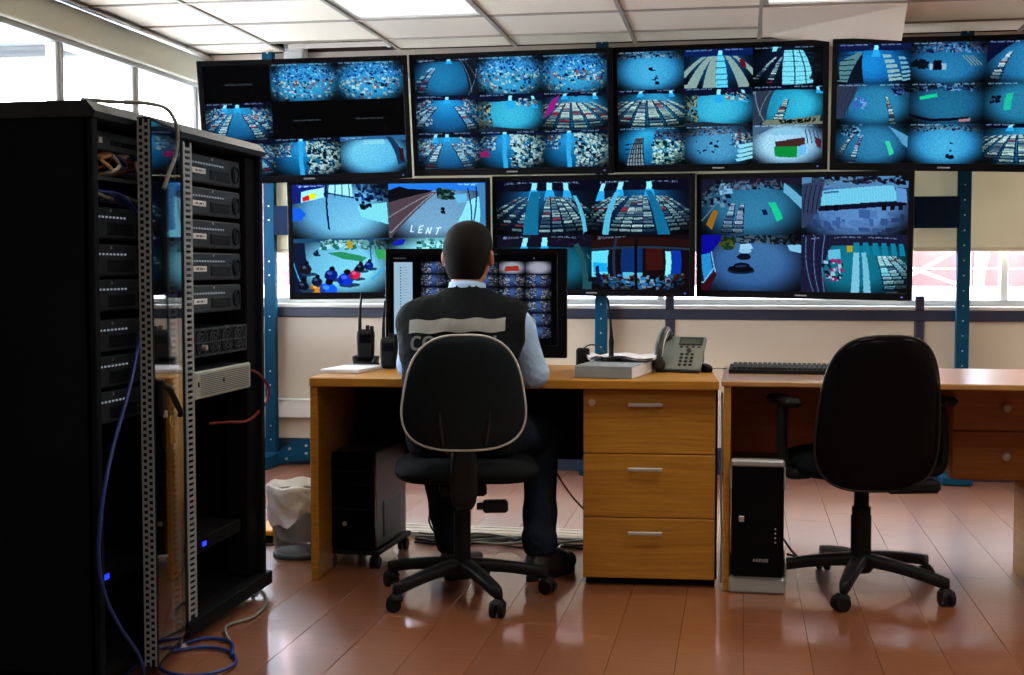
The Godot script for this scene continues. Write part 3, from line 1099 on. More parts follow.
		10:  # planks on the left, heaps on the right
			ground(r, Color(0.10, 0.44, 0.60), Color(0.28, 0.72, 0.88), 0.42, 0.2, 0.25)
			pu(r, [0.30, 0.28, 0.40, 0.28, 0.40, 1, 0.10, 1], Color(0.56, 0.58, 0.58))
			for k in 6: line(r, Vector2(0.14 + 0.05 * k, 1.0), Vector2(0.30 + 0.018 * k, 0.3), 1.6, Color(0.05, 0.08, 0.14))
			for k in 5: line(r, Vector2(0.12, 0.45 + 0.12 * k), Vector2(0.4, 0.42 + 0.12 * k), 1.4, Color(0.05, 0.08, 0.14))
			clutter(r, 0.54, 0.12, 1.0, 0.35, 60, [Color(0.30, 0.34, 0.44), Color(0.46, 0.42, 0.48), Color(0.08, 0.10, 0.20)], 0.9)
			clutter(r, 0.52, 0.36, 1.0, 0.98, 90, [Color(0.82, 0.86, 0.80), Color(0.50, 0.62, 0.56), Color(0.05, 0.14, 0.18)], 1.3)
		11:  # open grey-blue floor
			ground(r, Color(0.20, 0.42, 0.56), Color(0.42, 0.66, 0.78), 0.5, 0.5, 0.4)
			clutter(r, 0.02, 0.02, 0.98, 0.25, 60, [Color(0.40, 0.36, 0.42), Color(0.20, 0.24, 0.34), Color(0.56, 0.56, 0.60)], 0.9)
			clutter(r, 0.2, 0.4, 0.5, 0.7, 5, [Color(0.06, 0.08, 0.14)], 0.9)
			clutter(r, 0.66, 0.2, 1.0, 0.55, 40, MIX, 1.1)
			for k in 4: pu(r, [0.74, 0.5 + 0.12 * k, 1.0, 0.44 + 0.12 * k, 1.0, 0.53 + 0.12 * k, 0.78, 0.59 + 0.12 * k], Color(0.62, 0.84, 0.88))
		12:  # white yard with a green container
			ground(r, Color(0.62, 0.74, 0.84), Color(0.74, 0.85, 0.92), 0.3, 0.5, 0.5)
			pu(r, [0, 0, 0.35, 0.02, 0.15, 0.22, 0, 0.26], Color(0.35, 0.42, 0.50))
			pu(r, [0.25, 0.18, 0.68, 0.12, 0.68, 0.30, 0.30, 0.30], Color(0.60, 0.76, 0.84))
			pu(r, [0.35, 0.45, 0.72, 0.36, 0.72, 0.55, 0.36, 0.58], Color(0.34, 0.20, 0.18))
			pu(r, [0.34, 0.56, 0.63, 0.56, 0.63, 0.83, 0.34, 0.80], Color(0.05, 0.56, 0.26))
			pu(r, [0.63, 0.56, 0.74, 0.50, 0.74, 0.74, 0.63, 0.83], Color(0.50, 0.72, 0.90))
			pu(r, [0.88, 0.34, 0.98, 0.40, 0.98, 0.64, 0.90, 0.58], Color(0.42, 0.14, 0.18))
			for k in 4: line(r, Vector2(0.74 + 0.06 * k, 0.15), Vector2(0.76 + 0.06 * k, 0.5), 2.0, Color(0.16, 0.20, 0.28))
		13:  # stacked pallets either side of a bright aisle
			ground(r, Color(0.08, 0.34, 0.52), Color(0.16, 0.60, 0.86), 0.45, 0.5, 0.3)
			top_band(r, 0.2, Color(0.08, 0.12, 0.28), [0.52])
			pu(r, [0.0, 0.98, 0.04, 0.45, 0.30, 0.22, 0.36, 0.26, 0.12, 0.98], Color(0.40, 0.52, 0.52))
			pu(r, [0.12, 0.98, 0.36, 0.26, 0.37, 0.98], Color(0.05, 0.10, 0.15))
			for k in 6: line(r, Vector2(0.02, 0.9 - 0.12 * k), Vector2(0.30 - 0.01 * k, 0.88 - 0.12 * k), 2, Color(0.06, 0.16, 0.24))
			for k in 6:
				var s := 0.3 + 0.11 * k
				pu(r, [0.60 + 0.02 * k, s, 0.70 + 0.04 * k, s, 0.72 + 0.04 * k, s + 0.07, 0.61 + 0.02 * k, s + 0.08], Color(0.62, 0.70, 0.68))
				pu(r, [0.80 + 0.02 * k, s + 0.05, 0.90 + 0.03 * k, s + 0.04, 0.93 + 0.03 * k, s + 0.10, 0.82 + 0.02 * k, s + 0.12], Color(0.50, 0.66, 0.72))
		14:  # round yard with a pickup
			ground(r, Color(0.13, 0.36, 0.50), Color(0.24, 0.54, 0.68), 0.5, 0.7, 0.4)
			clutter(r, 0.0, 0.03, 1.0, 0.28, 60, [Color(0.40, 0.60, 0.78), Color(0.06, 0.10, 0.22), Color(0.50, 0.44, 0.50), Color(0.16, 0.30, 0.48)], 1.1)
			pu(r, [0.28, 0.52, 0.48, 0.52, 0.48, 0.66, 0.28, 0.66], Color(0.62, 0.70, 0.78))
			pu(r, [0.33, 0.46, 0.42, 0.46, 0.43, 0.66, 0.32, 0.66], Color(0.05, 0.05, 0.10))
			for k in 4: line(r, Vector2(0.66 + 0.04 * k, 0.36), Vector2(0.78 + 0.05 * k, 0.58), 2.0, Color(0.56, 0.58, 0.52))
			clutter(r, 0.0, 0.45, 0.25, 0.62, 16, [Color(0.06, 0.08, 0.14)], 1.3)
		15:  # trucks parked in a line
			ground(r, Color(0.14, 0.40, 0.54), Color(0.30, 0.60, 0.74), 0.7, 0.5, 0.4)
			car_row(r, 0.05, 0.42, 0.05, 11, 0.16, 0.15, Color(0.66, 0.74, 0.80))
			pu(r, [0.0, 0.0, 0.4, 0.0, 0.28, 0.16, 0, 0.55], Color(0.07, 0.09, 0.22))
			clutter(r, 0.5, 0.02, 1.0, 0.18, 30, [Color(0.22, 0.16, 0.26), Color(0.10, 0.14, 0.30), Color(0.50, 0.62, 0.76)])
		16:  # green bus on a dark round yard
			ground(r, Color(0.12, 0.33, 0.44), Color(0.20, 0.48, 0.58), 0.5, 0.6, 0.4)
			clutter(r, 0.0, 0.02, 1.0, 0.2, 46, [Color(0.44, 0.58, 0.72), Color(0.06, 0.08, 0.16), Color(0.16, 0.24, 0.40)], 1.2)
			pu(r, [0.16, 0.34, 0.38, 0.28, 0.40, 0.36, 0.17, 0.42], Color(0.10, 0.80, 0.56))
			pu(r, [0.0, 0.76, 0.3, 0.86, 0.78, 0.82, 0.78, 0.88, 0.3, 0.94, 0.0, 0.86], Color(0.06, 0.05, 0.13))
			pu(r, [0.66, 0.88, 0.82, 0.86, 0.82, 0.95, 0.66, 0.96], Color(0.70, 0.50, 0.50))
		17:  # green bus standing upright
			ground(r, Color(0.14, 0.40, 0.52), Color(0.24, 0.54, 0.64), 0.5, 0.5, 0.45)
			pu(r, [0.30, 0.30, 0.38, 0.28, 0.36, 0.64, 0.27, 0.66], Color(0.16, 0.74, 0.58))
			clutter(r, 0.5, 0.02, 1.0, 0.25, 40, [Color(0.40, 0.62, 0.78), Color(0.06, 0.10, 0.20)], 1.2)
			clutter(r, 0.08, 0.34, 0.22, 0.5, 8, [Color(0.06, 0.08, 0.16)])
		18:  # grey gate and two columns of cars
			ground(r, Color(0.15, 0.42, 0.54), Color(0.26, 0.56, 0.68), 0.6, 0.5, 0.4)
			pu(r, [0, 0, 0.32, 0, 0.26, 0.4, 0.1, 0.85, 0, 0.9], Color(0.24, 0.26, 0.33))
			for k in 4: line(r, Vector2(0.05 + 0.07 * k, 0.0), Vector2(0.02 + 0.05 * k, 0.8), 1.2, Color(0.14, 0.16, 0.22))
			car_row(r, 0.80, 0.60, 0.05, 10, 0.09, 0.14, Color(0.60, 0.66, 0.60))
			clutter(r, 0.26, 0.35, 0.42, 0.6, 7, [Color(0.52, 0.62, 0.84), Color(0.30, 0.40, 0.70)], 0.9)
			clutter(r, 0.78, 0.0, 1.0, 0.3, 22, [Color(0.06, 0.12, 0.28), Color(0.40, 0.56, 0.80)], 1.6)
	stamp(r, 0.04, 0.015, 20)
	if kind % 3 != 2: stamp(r, 0.6, 0.015, 14)


func blank(r: Rect2, u: float, v: float):
	px(r.position.x, r.position.y, r.size.x, r.size.y, Color(0.004, 0.004, 0.006))
	stamp(r, u, v, 22, Color(0.62, 0.65, 0.68))


func cells(nx: int, ny: int) -> Array:
	var a := []
	var w := im.get_width() / float(nx)
	var h := im.get_height() / float(ny)
	for j in ny:
		for i in nx:
			a.append(Rect2(roundf(i * w), roundf(j * h), roundf((i + 1) * w) - roundf(i * w), roundf((j + 1) * h) - roundf(j * h)))
	return a


# bend a finished cell as a wide lens does and give it the mottle of a real yard
func lens_cell(r: Rect2, k: float, amount := 0.30):
	var src := im.get_region(Rect2i(r))
	var w := src.get_width()
	var h := src.get_height()
	var f := FastNoiseLite.new()
	f.seed = 30 + int(r.position.x + r.position.y)
	f.frequency = 0.16
	f.fractal_octaves = 4
	for y in range(4, h):
		for x in w:
			var u := (x + 0.5) / w * 2.0 - 1.0
			var v := (y + 0.5) / h * 2.0 - 1.0
			var d := (u * u + v * v) * k
			var c := src.get_pixel(clampi(int((u * (1.0 + d) / (1.0 + k) * 0.5 + 0.5) * w), 0, w - 1), clampi(int((v * (1.0 + d) / (1.0 + k) * 0.5 + 0.5) * h), 4, h - 1))
			var m := 1.0 + f.get_noise_2d(x, y * 1.6) * amount * 1.6 + (rng.randf() - 0.5) * amount * 1.2
			im.set_pixel(int(r.position.x) + x, int(r.position.y) + y, Color(minf(c.r * m, 1), minf(c.g * m, 1), minf(c.b * m, 1)))


func screen_picture(n: int) -> Image:
	im = Image.create(480, 270, false, Image.FORMAT_RGB8)
	rng.seed = 500 + n
	match n:
		2:
			var c := cells(3, 3)
			blank(c[0], 0.32, 0.5); lot(c[1], 0); lot(c[2], 0)
			lot(c[3], 1); blank(c[4], 0.32, 0.5); blank(c[5], 0.26, 0.5)
			lot(c[6], 2); lot(c[7], 4)
			var r: Rect2 = c[8]
			ground(r, Color(0.36, 0.66, 0.82), Color(0.56, 0.82, 0.92), 0.35, 0.3, 0.5)
			pu(r, [0, 0, 1, 0, 1, 0.12, 0, 0.10], Color(0.24, 0.40, 0.55))
			pu(r, [0.36, 0.16, 0.66, 0.12, 0.66, 0.26, 0.36, 0.26], Color(0.60, 0.82, 0.90))
			pu(r, [0.70, 0.02, 0.80, 0.05, 1.0, 0.75, 0.86, 0.80], Color(0.12, 0.26, 0.36))
			pu(r, [0.86, 0.34, 0.94, 0.36, 0.96, 0.74, 0.88, 0.66], Color(0.28, 0.10, 0.13))
			stamp(r, 0.05, 0.02, 20)
		3:
			var c := cells(3, 3)
			var k := [15, 0, 0, 2, 8, 3, 1, 4, 4]
			for i in 9: lot(c[i], k[i])
			var r: Rect2 = c[0]
			ground(r, Color(0.09, 0.34, 0.48), Color(0.18, 0.54, 0.68), 0.45, 0.5, 0.35)
			top_band(r, 0.1, Color(0.03, 0.05, 0.10), [0.55])
			car_row(r, -0.2, 0.45, 0.05, 12, 0.16, 0.14, Color(0.45, 0.66, 0.84))
			car_row(r, 0.02, 0.45, 0.05, 12, 0.14, 0.12, Color(0.45, 0.66, 0.84))
			pu(r, [0.72, 0.0, 1, 0, 1, 1, 0.88, 1], Color(0.10, 0.13, 0.18))
			line(r, Vector2(0.74, 0.05), Vector2(0.93, 0.95), 1.5, Color(0.46, 0.52, 0.60))
			line(r, Vector2(1.0, 0.3), Vector2(0.88, 1.0), 1.5, Color(0.50, 0.54, 0.62))
			line(r, Vector2(0.82, 0.1), Vector2(0.98, 0.55), 1.5, Color(0.46, 0.40, 0.44))
			stamp(r, 0.05, 0.02, 16); stamp(r, 0.62, 0.02, 14)
			pu(c[5], [0.02, 0.7, 0.16, 0.2, 0.28, 0.05, 0.22, 0.45], Color(0.66, 0.14, 0.50))
			pu(c[7], [0.0, 0.55, 0.16, 0.52, 0.18, 0.68, 0.0, 0.7], Color(0.62, 0.14, 0.38))
		4:
			var c := cells(3, 3)
			var k := [5, 6, 7, 3, 8, 9, 10, 11, 12]
			for i in 9: lot(c[i], k[i])
		5:
			var c := cells(3, 3)
			var k := [13, 14, 15, 18, 16, 17, 18, 5, 3]
			for i in 9: lot(c[i], k[i])
			var r: Rect2 = c[6]
			ground(r, Color(0.14, 0.38, 0.50), Color(0.28, 0.56, 0.68), 0.55, 0.5, 0.35)
			clutter(r, 0.1, 0.02, 0.35, 0.3, 18, [Color(0.5, 0.66, 0.76), Color(0.08, 0.1, 0.2)], 1.2)
			car_row(r, -0.05, 0.4, 0.0, 10, 0.10, 0.14, Color(0.5, 0.52, 0.5))
			car_row(r, 0.22, 0.45, 0.05, 10, 0.09, 0.13, Color(0.56, 0.60, 0.74))
			pu(r, [0.66, 0.44, 0.72, 0.44, 0.80, 0.74, 0.74, 0.78], Color(0.30, 0.80, 0.60))
			pu(r, [0.72, 0.05, 1, 0.3, 1, 0.6, 0.9, 0.5], Color(0.40, 0.60, 0.72))
		6:
			var c := cells(2, 2)
			var r: Rect2 = c[0]
			ground(r, Color(0.36, 0.55, 0.68), Color(0.55, 0.76, 0.84), 0.7, 0.9, 0.5)
			pu(r, [0, 0, 0.36, 0, 0.36, 0.24, 0.10, 0.34, 0, 0.36], Color(0.08, 0.14, 0.42))
			pu(r, [0.09, 0.13, 0.34, 0.06, 0.34, 0.26, 0.1, 0.34], Color(0.66, 0.86, 0.94))
			pu(r, [0.38, 0.02, 0.62, 0.0, 0.62, 0.26, 0.38, 0.18], Color(0.66, 0.86, 0.94))
			for k in 4: line(r, Vector2(0.38 + 0.07 * k, 0.0), Vector2(0.38 + 0.07 * k, 0.26), 2, Color(0.06, 0.12, 0.34))
			line(r, Vector2(0.36, 0.17), Vector2(0.64, 0.27), 3, Color(0.05, 0.08, 0.25))
			clutter(r, 0.66, 0.02, 0.98, 0.32, 34, [Color(0.06, 0.08, 0.26), Color(0.50, 0.70, 0.80), Color(0.10, 0.30, 0.55)], 1.1)
			pu(r, [0.11, 0.24, 0.19, 0.20, 0.19, 0.30, 0.12, 0.32], Color(0.85, 0.10, 0.12))
			pu(r, [0.18, 0.18, 0.26, 0.17, 0.26, 0.27, 0.19, 0.28], Color(0.88, 0.84, 0.10))
			pu(r, [0, 0.42, 0.10, 0.45, 0.16, 0.55, 0.10, 0.66, 0, 0.68], Color(0.10, 0.38, 0.78))
			pu(r, [0.66, 0.42, 0.98, 0.34, 1.0, 0.75, 0.70, 0.60], Color(0.52, 0.78, 0.80))
			clutter(r, 0.7, 0.3, 0.8, 0.46, 4, [Color(0.05, 0.06, 0.16)], 1.2)
			line(r, Vector2(0.355, 0.0), Vector2(0.385, 0.82), 3.5, Color(0.05, 0.08, 0.18))
			stamp(r, 0.05, 0.015, 24)
			r = c[1]
			ground(r, Color(0.42, 0.52, 0.62), Color(0.52, 0.62, 0.70), 0.5, 0.9, 0.5)
			pu(r, [0, 0, 1, 0, 1, 0.15, 0, 0.15], Color(0.18, 0.46, 0.78))
			pu(r, [0, 0.1, 0.10, 0.04, 0.2, 0.1, 0.46, 0.15, 0.42, 0.2, 0, 0.42], Color(0.05, 0.05, 0.09))
			pu(r, [0, 0.34, 0.42, 0.18, 0.50, 0.18, 0.0, 1.0], Color(0.36, 0.27, 0.29))
			line(r, Vector2(0, 0.62), Vector2(0.45, 0.2), 2.5, Color(0.56, 0.52, 0.54))
			line(r, Vector2(0, 0.92), Vector2(0.47, 0.2), 2.5, Color(0.56, 0.54, 0.56))
			pu(r, [0.62, 1, 0.80, 0.35, 1, 0.2, 1, 1], Color(0.56, 0.80, 0.90))
			clutter(r, 0.52, 0.14, 0.68, 0.3, 20, [Color(0.10, 0.22, 0.16), Color(0.06, 0.14, 0.16), Color(0.3, 0.42, 0.40)], 1.2)
			pu(r, [0.66, 0.24, 0.80, 0.20, 0.80, 0.36, 0.70, 0.38], Color(0.44, 0.66, 0.78))
			line(r, Vector2(0.82, 0.10), Vector2(0.86, 1), 3, Color(0.08, 0.12, 0.26))
			line(r, Vector2(0.92, 0.06), Vector2(0.86, 0.8), 3, Color(0.08, 0.10, 0.20))
			pu(r, [0.93, 0.02, 1.0, 0.02, 1.0, 0.9, 0.94, 0.85], Color(0.30, 0.48, 0.62))
			clutter(r, 0.54, 0.46, 0.57, 0.56, 5, [Color(0.04, 0.05, 0.10)], 0.6)
			# the letters painted on the road, smaller towards the left
			var w := Color(0.86, 0.90, 0.92)
			for g in [[0.20, [[0, 0, 0.1, 1], [0.1, 1, 0.8, 0.9]]], [0.28, [[0, 0, 0.1, 1], [0, 0, 0.8, -0.1], [0.05, 0.5, 0.7, 0.4], [0.1, 1, 0.9, 0.9]]], [0.36, [[0.0, 0, 0.1, 1], [0, 0, 0.8, 1], [0.7, 0, 0.8, 1]]], [0.44, [[0.0, 0.05, 1.0, -0.05], [0.5, 0, 0.55, 1]]]]:
				for s in g[1]:
					line(r, Vector2(g[0] + 0.05 + s[0] * 0.048 - s[1] * 0.03, 0.76 + (g[0] - 0.2) * 0.2 + s[1] * 0.13), Vector2(g[0] + 0.05 + s[2] * 0.048 - s[3] * 0.03, 0.76 + (g[0] - 0.2) * 0.2 + s[3] * 0.13), 2.4, w)
			stamp(r, 0.72, 0.015, 16)
			r = c[2]
			ground(r, Color(0.40, 0.60, 0.70), Color(0.56, 0.80, 0.86), 0.7, 0.7, 0.5)
			pu(r, [0, 0, 0.1, 0, 0.16, 0.5, 0.12, 1, 0, 1], Color(0.06, 0.12, 0.22))
			line(r, Vector2(0.0, 0.45), Vector2(0.10, 1), 4, Color(0.34, 0.60, 0.72))
			pu(r, [0, 0, 1, 0, 1, 0.10, 0, 0.06], Color(0.16, 0.30, 0.40))
			clutter(r, 0.30, 0.04, 1.0, 0.2, 60, [Color(0.56, 0.74, 0.72), Color(0.20, 0.42, 0.36), Color(0.70, 0.84, 0.88)], 1.2)
			pu(r, [0.36, 0.28, 0.5, 0.26, 0.75, 0.36, 0.7, 0.44, 0.5, 0.38], Color(0.20, 0.52, 0.36))
			pu(r, [0.56, 0.06, 0.62, 0.06, 0.62, 0.2, 0.56, 0.2], Color(0.72, 0.56, 0.14))
			line(r, Vector2(0.80, 0.02), Vector2(0.79, 0.5), 3, Color(0.10, 0.34, 0.50))
			pu(r, [0.84, 0.2, 0.97, 0.22, 0.97, 0.4, 0.86, 0.38], Color(0.24, 0.58, 0.34))
			for p in [[0.40, 0.66, 0.07, Color(0.05, 0.13, 0.46)], [0.54, 0.74, 0.085, Color(0.06, 0.22, 0.72)], [0.63, 0.66, 0.06, Color(0.82, 0.14, 0.30)], [0.68, 0.54, 0.05, Color(0.06, 0.08, 0.16)], [0.77, 0.5, 0.05, Color(0.06, 0.16, 0.46)], [0.24, 0.92, 0.08, Color(0.86, 0.50, 0.10)], [0.25, 0.78, 0.06, Color(0.08, 0.10, 0.22)], [0.36, 0.94, 0.10, Color(0.10, 0.36, 0.78)], [0.14, 0.56, 0.07, Color(0.12, 0.10, 0.16)], [0.25, 0.28, 0.03, Color(0.05, 0.10, 0.20)], [0.09, 0.88, 0.07, Color(0.06, 0.07, 0.16)]]:
				var u: float = p[0]
				var v: float = p[1]
				var s: float = p[2] * 1.45
				blob(r, u + s * 0.3, v + s * 0.9, s * 0.9, s * 0.35, Color(0.16, 0.26, 0.34))
				blob(r, u, v, s * 0.62, s * 0.95, p[3])
				blob(r, u - s * 0.45, v + s * 0.2, s * 0.22, s * 0.6, p[3].darkened(0.25))
				blob(r, u + s * 0.1, v - s * 1.05, s * 0.26, s * 0.40, Color(0.06, 0.05, 0.07))
				blob(r, u - s * 0.15, v - s * 0.3, s * 0.25, s * 0.30, p[3].lightened(0.25))
			line(r, Vector2(0.8, 0.75), Vector2(0.98, 0.5), 4, Color(0.20, 0.58, 0.80))
			r = c[3]
			ground(r, Color(0.52, 0.76, 0.82), Color(0.66, 0.86, 0.88), 0.5, 0.5, 0.5)
			pu(r, [0.02, 0.04, 0.16, 0.02, 0.14, 0.12, 0.02, 0.14], Color(0.08, 0.16, 0.60))
			clutter(r, 0.3, 0.02, 0.9, 0.3, 60, [Color(0.10, 0.30, 0.24), Color(0.30, 0.60, 0.56), Color(0.7, 0.86, 0.88)], 1.2)
		7:
			var c := cells(2, 2)
			for i in 2:
				var r: Rect2 = c[i]
				ground(r, Color(0.05, 0.13, 0.22), Color(0.12, 0.50, 0.66), 0.42 if i == 0 else 0.55, 0.2, 0.25)
				top_band(r, 0.22, Color(0.05, 0.05, 0.14), [0.40, 0.55, 0.72] if i == 0 else [0.1, 0.3, 0.58])
				var rows := [-0.62, -0.36, -0.08, 0.16, 0.50, 0.66, 0.82, 0.98, 1.16, 1.4] if i == 0 else [-0.7, -0.5, -0.3, -0.1, 0.18, 0.32, 0.46, 0.60, 0.92, 1.08, 1.24, 1.45]
				var vu := 0.55 if i == 0 else 0.52
				for x in rows: car_row(r, x, vu, 0.12, 12, 0.13, 0.10, Color(0.50, 0.60, 0.60), 0.45)
				if i == 0: pu(r, [0.38, 0.24, 0.46, 0.24, 0.44, 1.0, 0.27, 1.0], Color(0.09, 0.45, 0.56))
				else: pu(r, [0.55, 0.24, 0.60, 0.24, 0.82, 1.0, 0.68, 1.0], Color(0.10, 0.44, 0.56))
				pu(r, [0.78, 0.3, 0.82, 0.3, 1.0, 0.98, 0.95, 1.0] if i == 0 else [0.26, 0.25, 0.31, 0.25, 0.16, 1.0, 0.08, 1.0], Color(0.40, 0.72, 0.82))
				stamp(r, 0.06, 0.03, 26); stamp(r, 0.60, 0.03, 24)
			var r: Rect2 = c[2]
			ground(r, Color(0.06, 0.26, 0.33), Color(0.12, 0.46, 0.52), 0.8, 0.6, 0.3)
			top_band(r, 0.25, Color(0.10, 0.08, 0.16), [0.3, 0.5])
			for x in [-0.3, 0.1, 0.5]: car_row(r, x, 0.3, 0.15, 9, 0.14, 0.12, Color(0.3, 0.42, 0.5))
			pu(r, [0.80, 0.2, 0.86, 0.15, 1.0, 0.9, 1.0, 1.0, 0.94, 1.0], Color(0.18, 0.34, 0.36))
			car_row(r, 1.25, 0.82, 0.1, 9, 0.08, 0.10, Color(0.55, 0.58, 0.5))
			stamp(r, 0.03, 0.03, 26); stamp(r, 0.58, 0.03, 22)
			r = c[3]
			px(r.position.x, r.position.y, r.size.x, r.size.y, Color(0.10, 0.05, 0.07))
			pu(r, [0, 0.06, 1, 0.06, 1, 0.22, 0, 0.22], Color(0.20, 0.08, 0.07))
			pu(r, [0.0, 0.3, 0.20, 0.3, 0.19, 0.76, 0.0, 0.78], Color(0.45, 0.86, 1.0))
			pu(r, [0.02, 0.5, 0.19, 0.52, 0.19, 0.66, 0.02, 0.68], Color(0.12, 0.66, 0.92))
			pu(r, [0.24, 0.05, 0.27, 0.05, 0.28, 1, 0.25, 1], Color(0.18, 0.22, 0.30))
			pu(r, [0.33, 0.28, 0.52, 0.28, 0.52, 0.7, 0.33, 0.72], Color(0.06, 0.22, 0.42))
			pu(r, [0.34, 0.66, 0.52, 0.66, 0.52, 0.76, 0.34, 0.76], Color(0.40, 0.74, 0.84))
			pu(r, [0.55, 0.28, 0.71, 0.28, 0.71, 0.62, 0.55, 0.62], Color(0.30, 0.09, 0.07))
			pu(r, [0.73, 0.32, 0.79, 0.32, 0.79, 0.74, 0.73, 0.74], Color(0.62, 0.94, 1.0))
			pu(r, [0.79, 0.30, 0.90, 0.30, 0.90, 0.78, 0.79, 0.78], Color(0.05, 0.25, 0.62))
			pu(r, [0, 0.24, 1, 0.24, 1, 0.28, 0, 0.28], Color(0.18, 0.24, 0.30))
			clutter(r, 0.0, 0.72, 0.98, 0.98, 90, [Color(0.30, 0.44, 0.60), Color(0.05, 0.06, 0.10), Color(0.56, 0.62, 0.70), Color(0.34, 0.12, 0.14), Color(0.14, 0.50, 0.70), Color(0.20, 0.36, 0.20)], 1.2)
			pu(r, [0.05, 0.58, 0.09, 0.56, 0.10, 0.9, 0.04, 0.9], Color(0.04, 0.10, 0.26))
			pu(r, [0.45, 0.06, 0.475, 0.06, 0.475, 1.0, 0.45, 1.0], Color(0.03, 0.03, 0.06))
			stamp(r, 0.03, 0.03, 26)
		8:
			var c := cells(2, 2)
			var r: Rect2 = c[0]
			ground(r, Color(0.15, 0.36, 0.46), Color(0.30, 0.54, 0.64), 0.55, 0.6, 0.4)
			pu(r, [0, 0, 1, 0, 1, 0.1, 0.2, 0.14, 0, 0.3], Color(0.14, 0.12, 0.20))
			for k in 6: line(r, Vector2(0.4 + 0.08 * k, 0.05), Vector2(0.4 + 0.08 * k, 0.2), 2, Color(0.42, 0.44, 0.52))
			pu(r, [0.20, 0.08, 0.30, 0.08, 0.33, 0.28, 0.16, 0.30], Color(0.56, 0.70, 0.80))
			car_row(r, 0.24, 0.38, 0.2, 8, 0.12, 0.12, Color(0.46, 0.50, 0.66), 0.5)
			car_row(r, 0.36, 0.45, 0.2, 8, 0.11, 0.12, Color(0.52, 0.52, 0.66), 0.5)
			clutter(r, 0.0, 0.05, 0.3, 0.5, 26, [Color(0.30, 0.40, 0.50), Color(0.10, 0.12, 0.20), Color(0.46, 0.56, 0.62)], 1.2)
			clutter(r, 0.3, 0.04, 0.8, 0.2, 26, [Color(0.36, 0.24, 0.30), Color(0.10, 0.10, 0.18), Color(0.40, 0.48, 0.56)], 1.0)
			for k in 3: line(r, Vector2(0.86 + 0.05 * k, 0.2 + 0.08 * k), Vector2(0.86 + 0.05 * k, 0.34 + 0.08 * k), 3, Color(0.10, 0.14, 0.26))
			pu(r, [0.04, 0.82, 0.14, 0.55, 0.19, 0.58, 0.10, 0.92], Color(0.66, 0.42, 0.12))
			pu(r, [0.66, 0.44, 0.73, 0.44, 0.81, 0.70, 0.75, 0.76], Color(0.12, 0.78, 0.56))
			pu(r, [0.60, 0.55, 0.64, 0.55, 0.66, 0.64, 0.62, 0.64], Color(0.06, 0.12, 0.28))
			pu(r, [0.83, 0.08, 1.0, 0.34, 1.0, 0.55, 0.81, 0.26], Color(0.46, 0.66, 0.76))
			line(r, Vector2(0.0, 0.75), Vector2(0.2, 0.4), 2, Color(0.46, 0.52, 0.54))
			r = c[1]
			ground(r, Color(0.33, 0.44, 0.62), Color(0.46, 0.58, 0.74), 0.6, 0.8, 0.5)
			pu(r, [0, 0, 1, 0, 1, 0.2, 0, 0.2], Color(0.40, 0.52, 0.64))
			clutter(r, 0.1, 0.0, 1.0, 0.12, 40, [Color(0.10, 0.10, 0.20), Color(0.50, 0.64, 0.74), Color(0.22, 0.20, 0.30)], 1.2)
			pu(r, [0.18, 0.25, 0.86, 0.16, 0.90, 0.42, 0.20, 0.52], Color(0.52, 0.78, 0.86))
			for k in 26: line(r, Vector2(0.19 + 0.026 * k, 0.25 - 0.0034 * k), Vector2(0.20 + 0.026 * k, 0.51 - 0.0038 * k), 1, Color(0.46, 0.70, 0.80))
			pu(r, [0.22, 0.27, 0.36, 0.255, 0.36, 0.285, 0.22, 0.30], Color(0.30, 0.42, 0.56))
			clutter(r, 0.1, 0.62, 1.0, 0.98, 14, [Color(0.30, 0.40, 0.58), Color(0.38, 0.49, 0.66)], 2.2)
			pu(r, [0.18, 0.50, 0.98, 0.42, 0.98, 0.50, 0.18, 0.58], Color(0.08, 0.09, 0.18))
			for u in [0.26, 0.34, 0.76, 0.84, 0.92]: pu(r, [u - 0.02, 0.49, u + 0.02, 0.49, u + 0.02, 0.58, u - 0.02, 0.58], Color(0.05, 0.05, 0.10))
			pu(r, [0.88, 0.2, 0.99, 0.22, 0.99, 0.46, 0.88, 0.44], Color(0.44, 0.58, 0.76))
			pu(r, [0, 0.1, 0.22, 0.04, 0.2, 0.5, 0.06, 0.82, 0, 0.9], Color(0.26, 0.28, 0.38))
			for k in 4: line(r, Vector2(0.04 + 0.05 * k, 0.14), Vector2(0.02 + 0.045 * k, 0.62), 2, Color(0.10, 0.10, 0.18))
			r = c[2]
			ground(r, Color(0.22, 0.34, 0.52), Color(0.34, 0.48, 0.62), 0.6, 0.3, 0.5)
			pu(r, [0, 0, 0.2, 0, 0.2, 0.1, 0.05, 0.5, 0, 0.5], Color(0.06, 0.06, 0.56))
			pu(r, [0.0, 0.36, 0.10, 0.32, 0.13, 0.66, 0.02, 0.86], Color(0.20, 0.56, 0.76))
			pu(r, [0, 0.92, 0.14, 0.64, 0.17, 0.7, 0.06, 1, 0, 1], Color(0.30, 0.06, 0.12))
			line(r, Vector2(0.0, 0.88), Vector2(0.15, 0.58), 2.5, Color(0.60, 0.74, 0.84))
			line(r, Vector2(0.11, 0.3), Vector2(0.16, 0.66), 2.5, Color(0.60, 0.74, 0.84))
			clutter(r, 0.36, 0.02, 0.98, 0.16, 50, [Color(0.10, 0.14, 0.22), Color(0.40, 0.46, 0.50), Color(0.06, 0.1, 0.12)], 1.0)
			clutter(r, 0.2, 0.04, 0.34, 0.26, 16, [Color(0.16, 0.26, 0.14), Color(0.40, 0.40, 0.20)], 1.2)
			pu(r, [0.40, 0.18, 0.50, 0.17, 0.53, 0.26, 0.40, 0.28], Color(0.66, 0.78, 0.86))
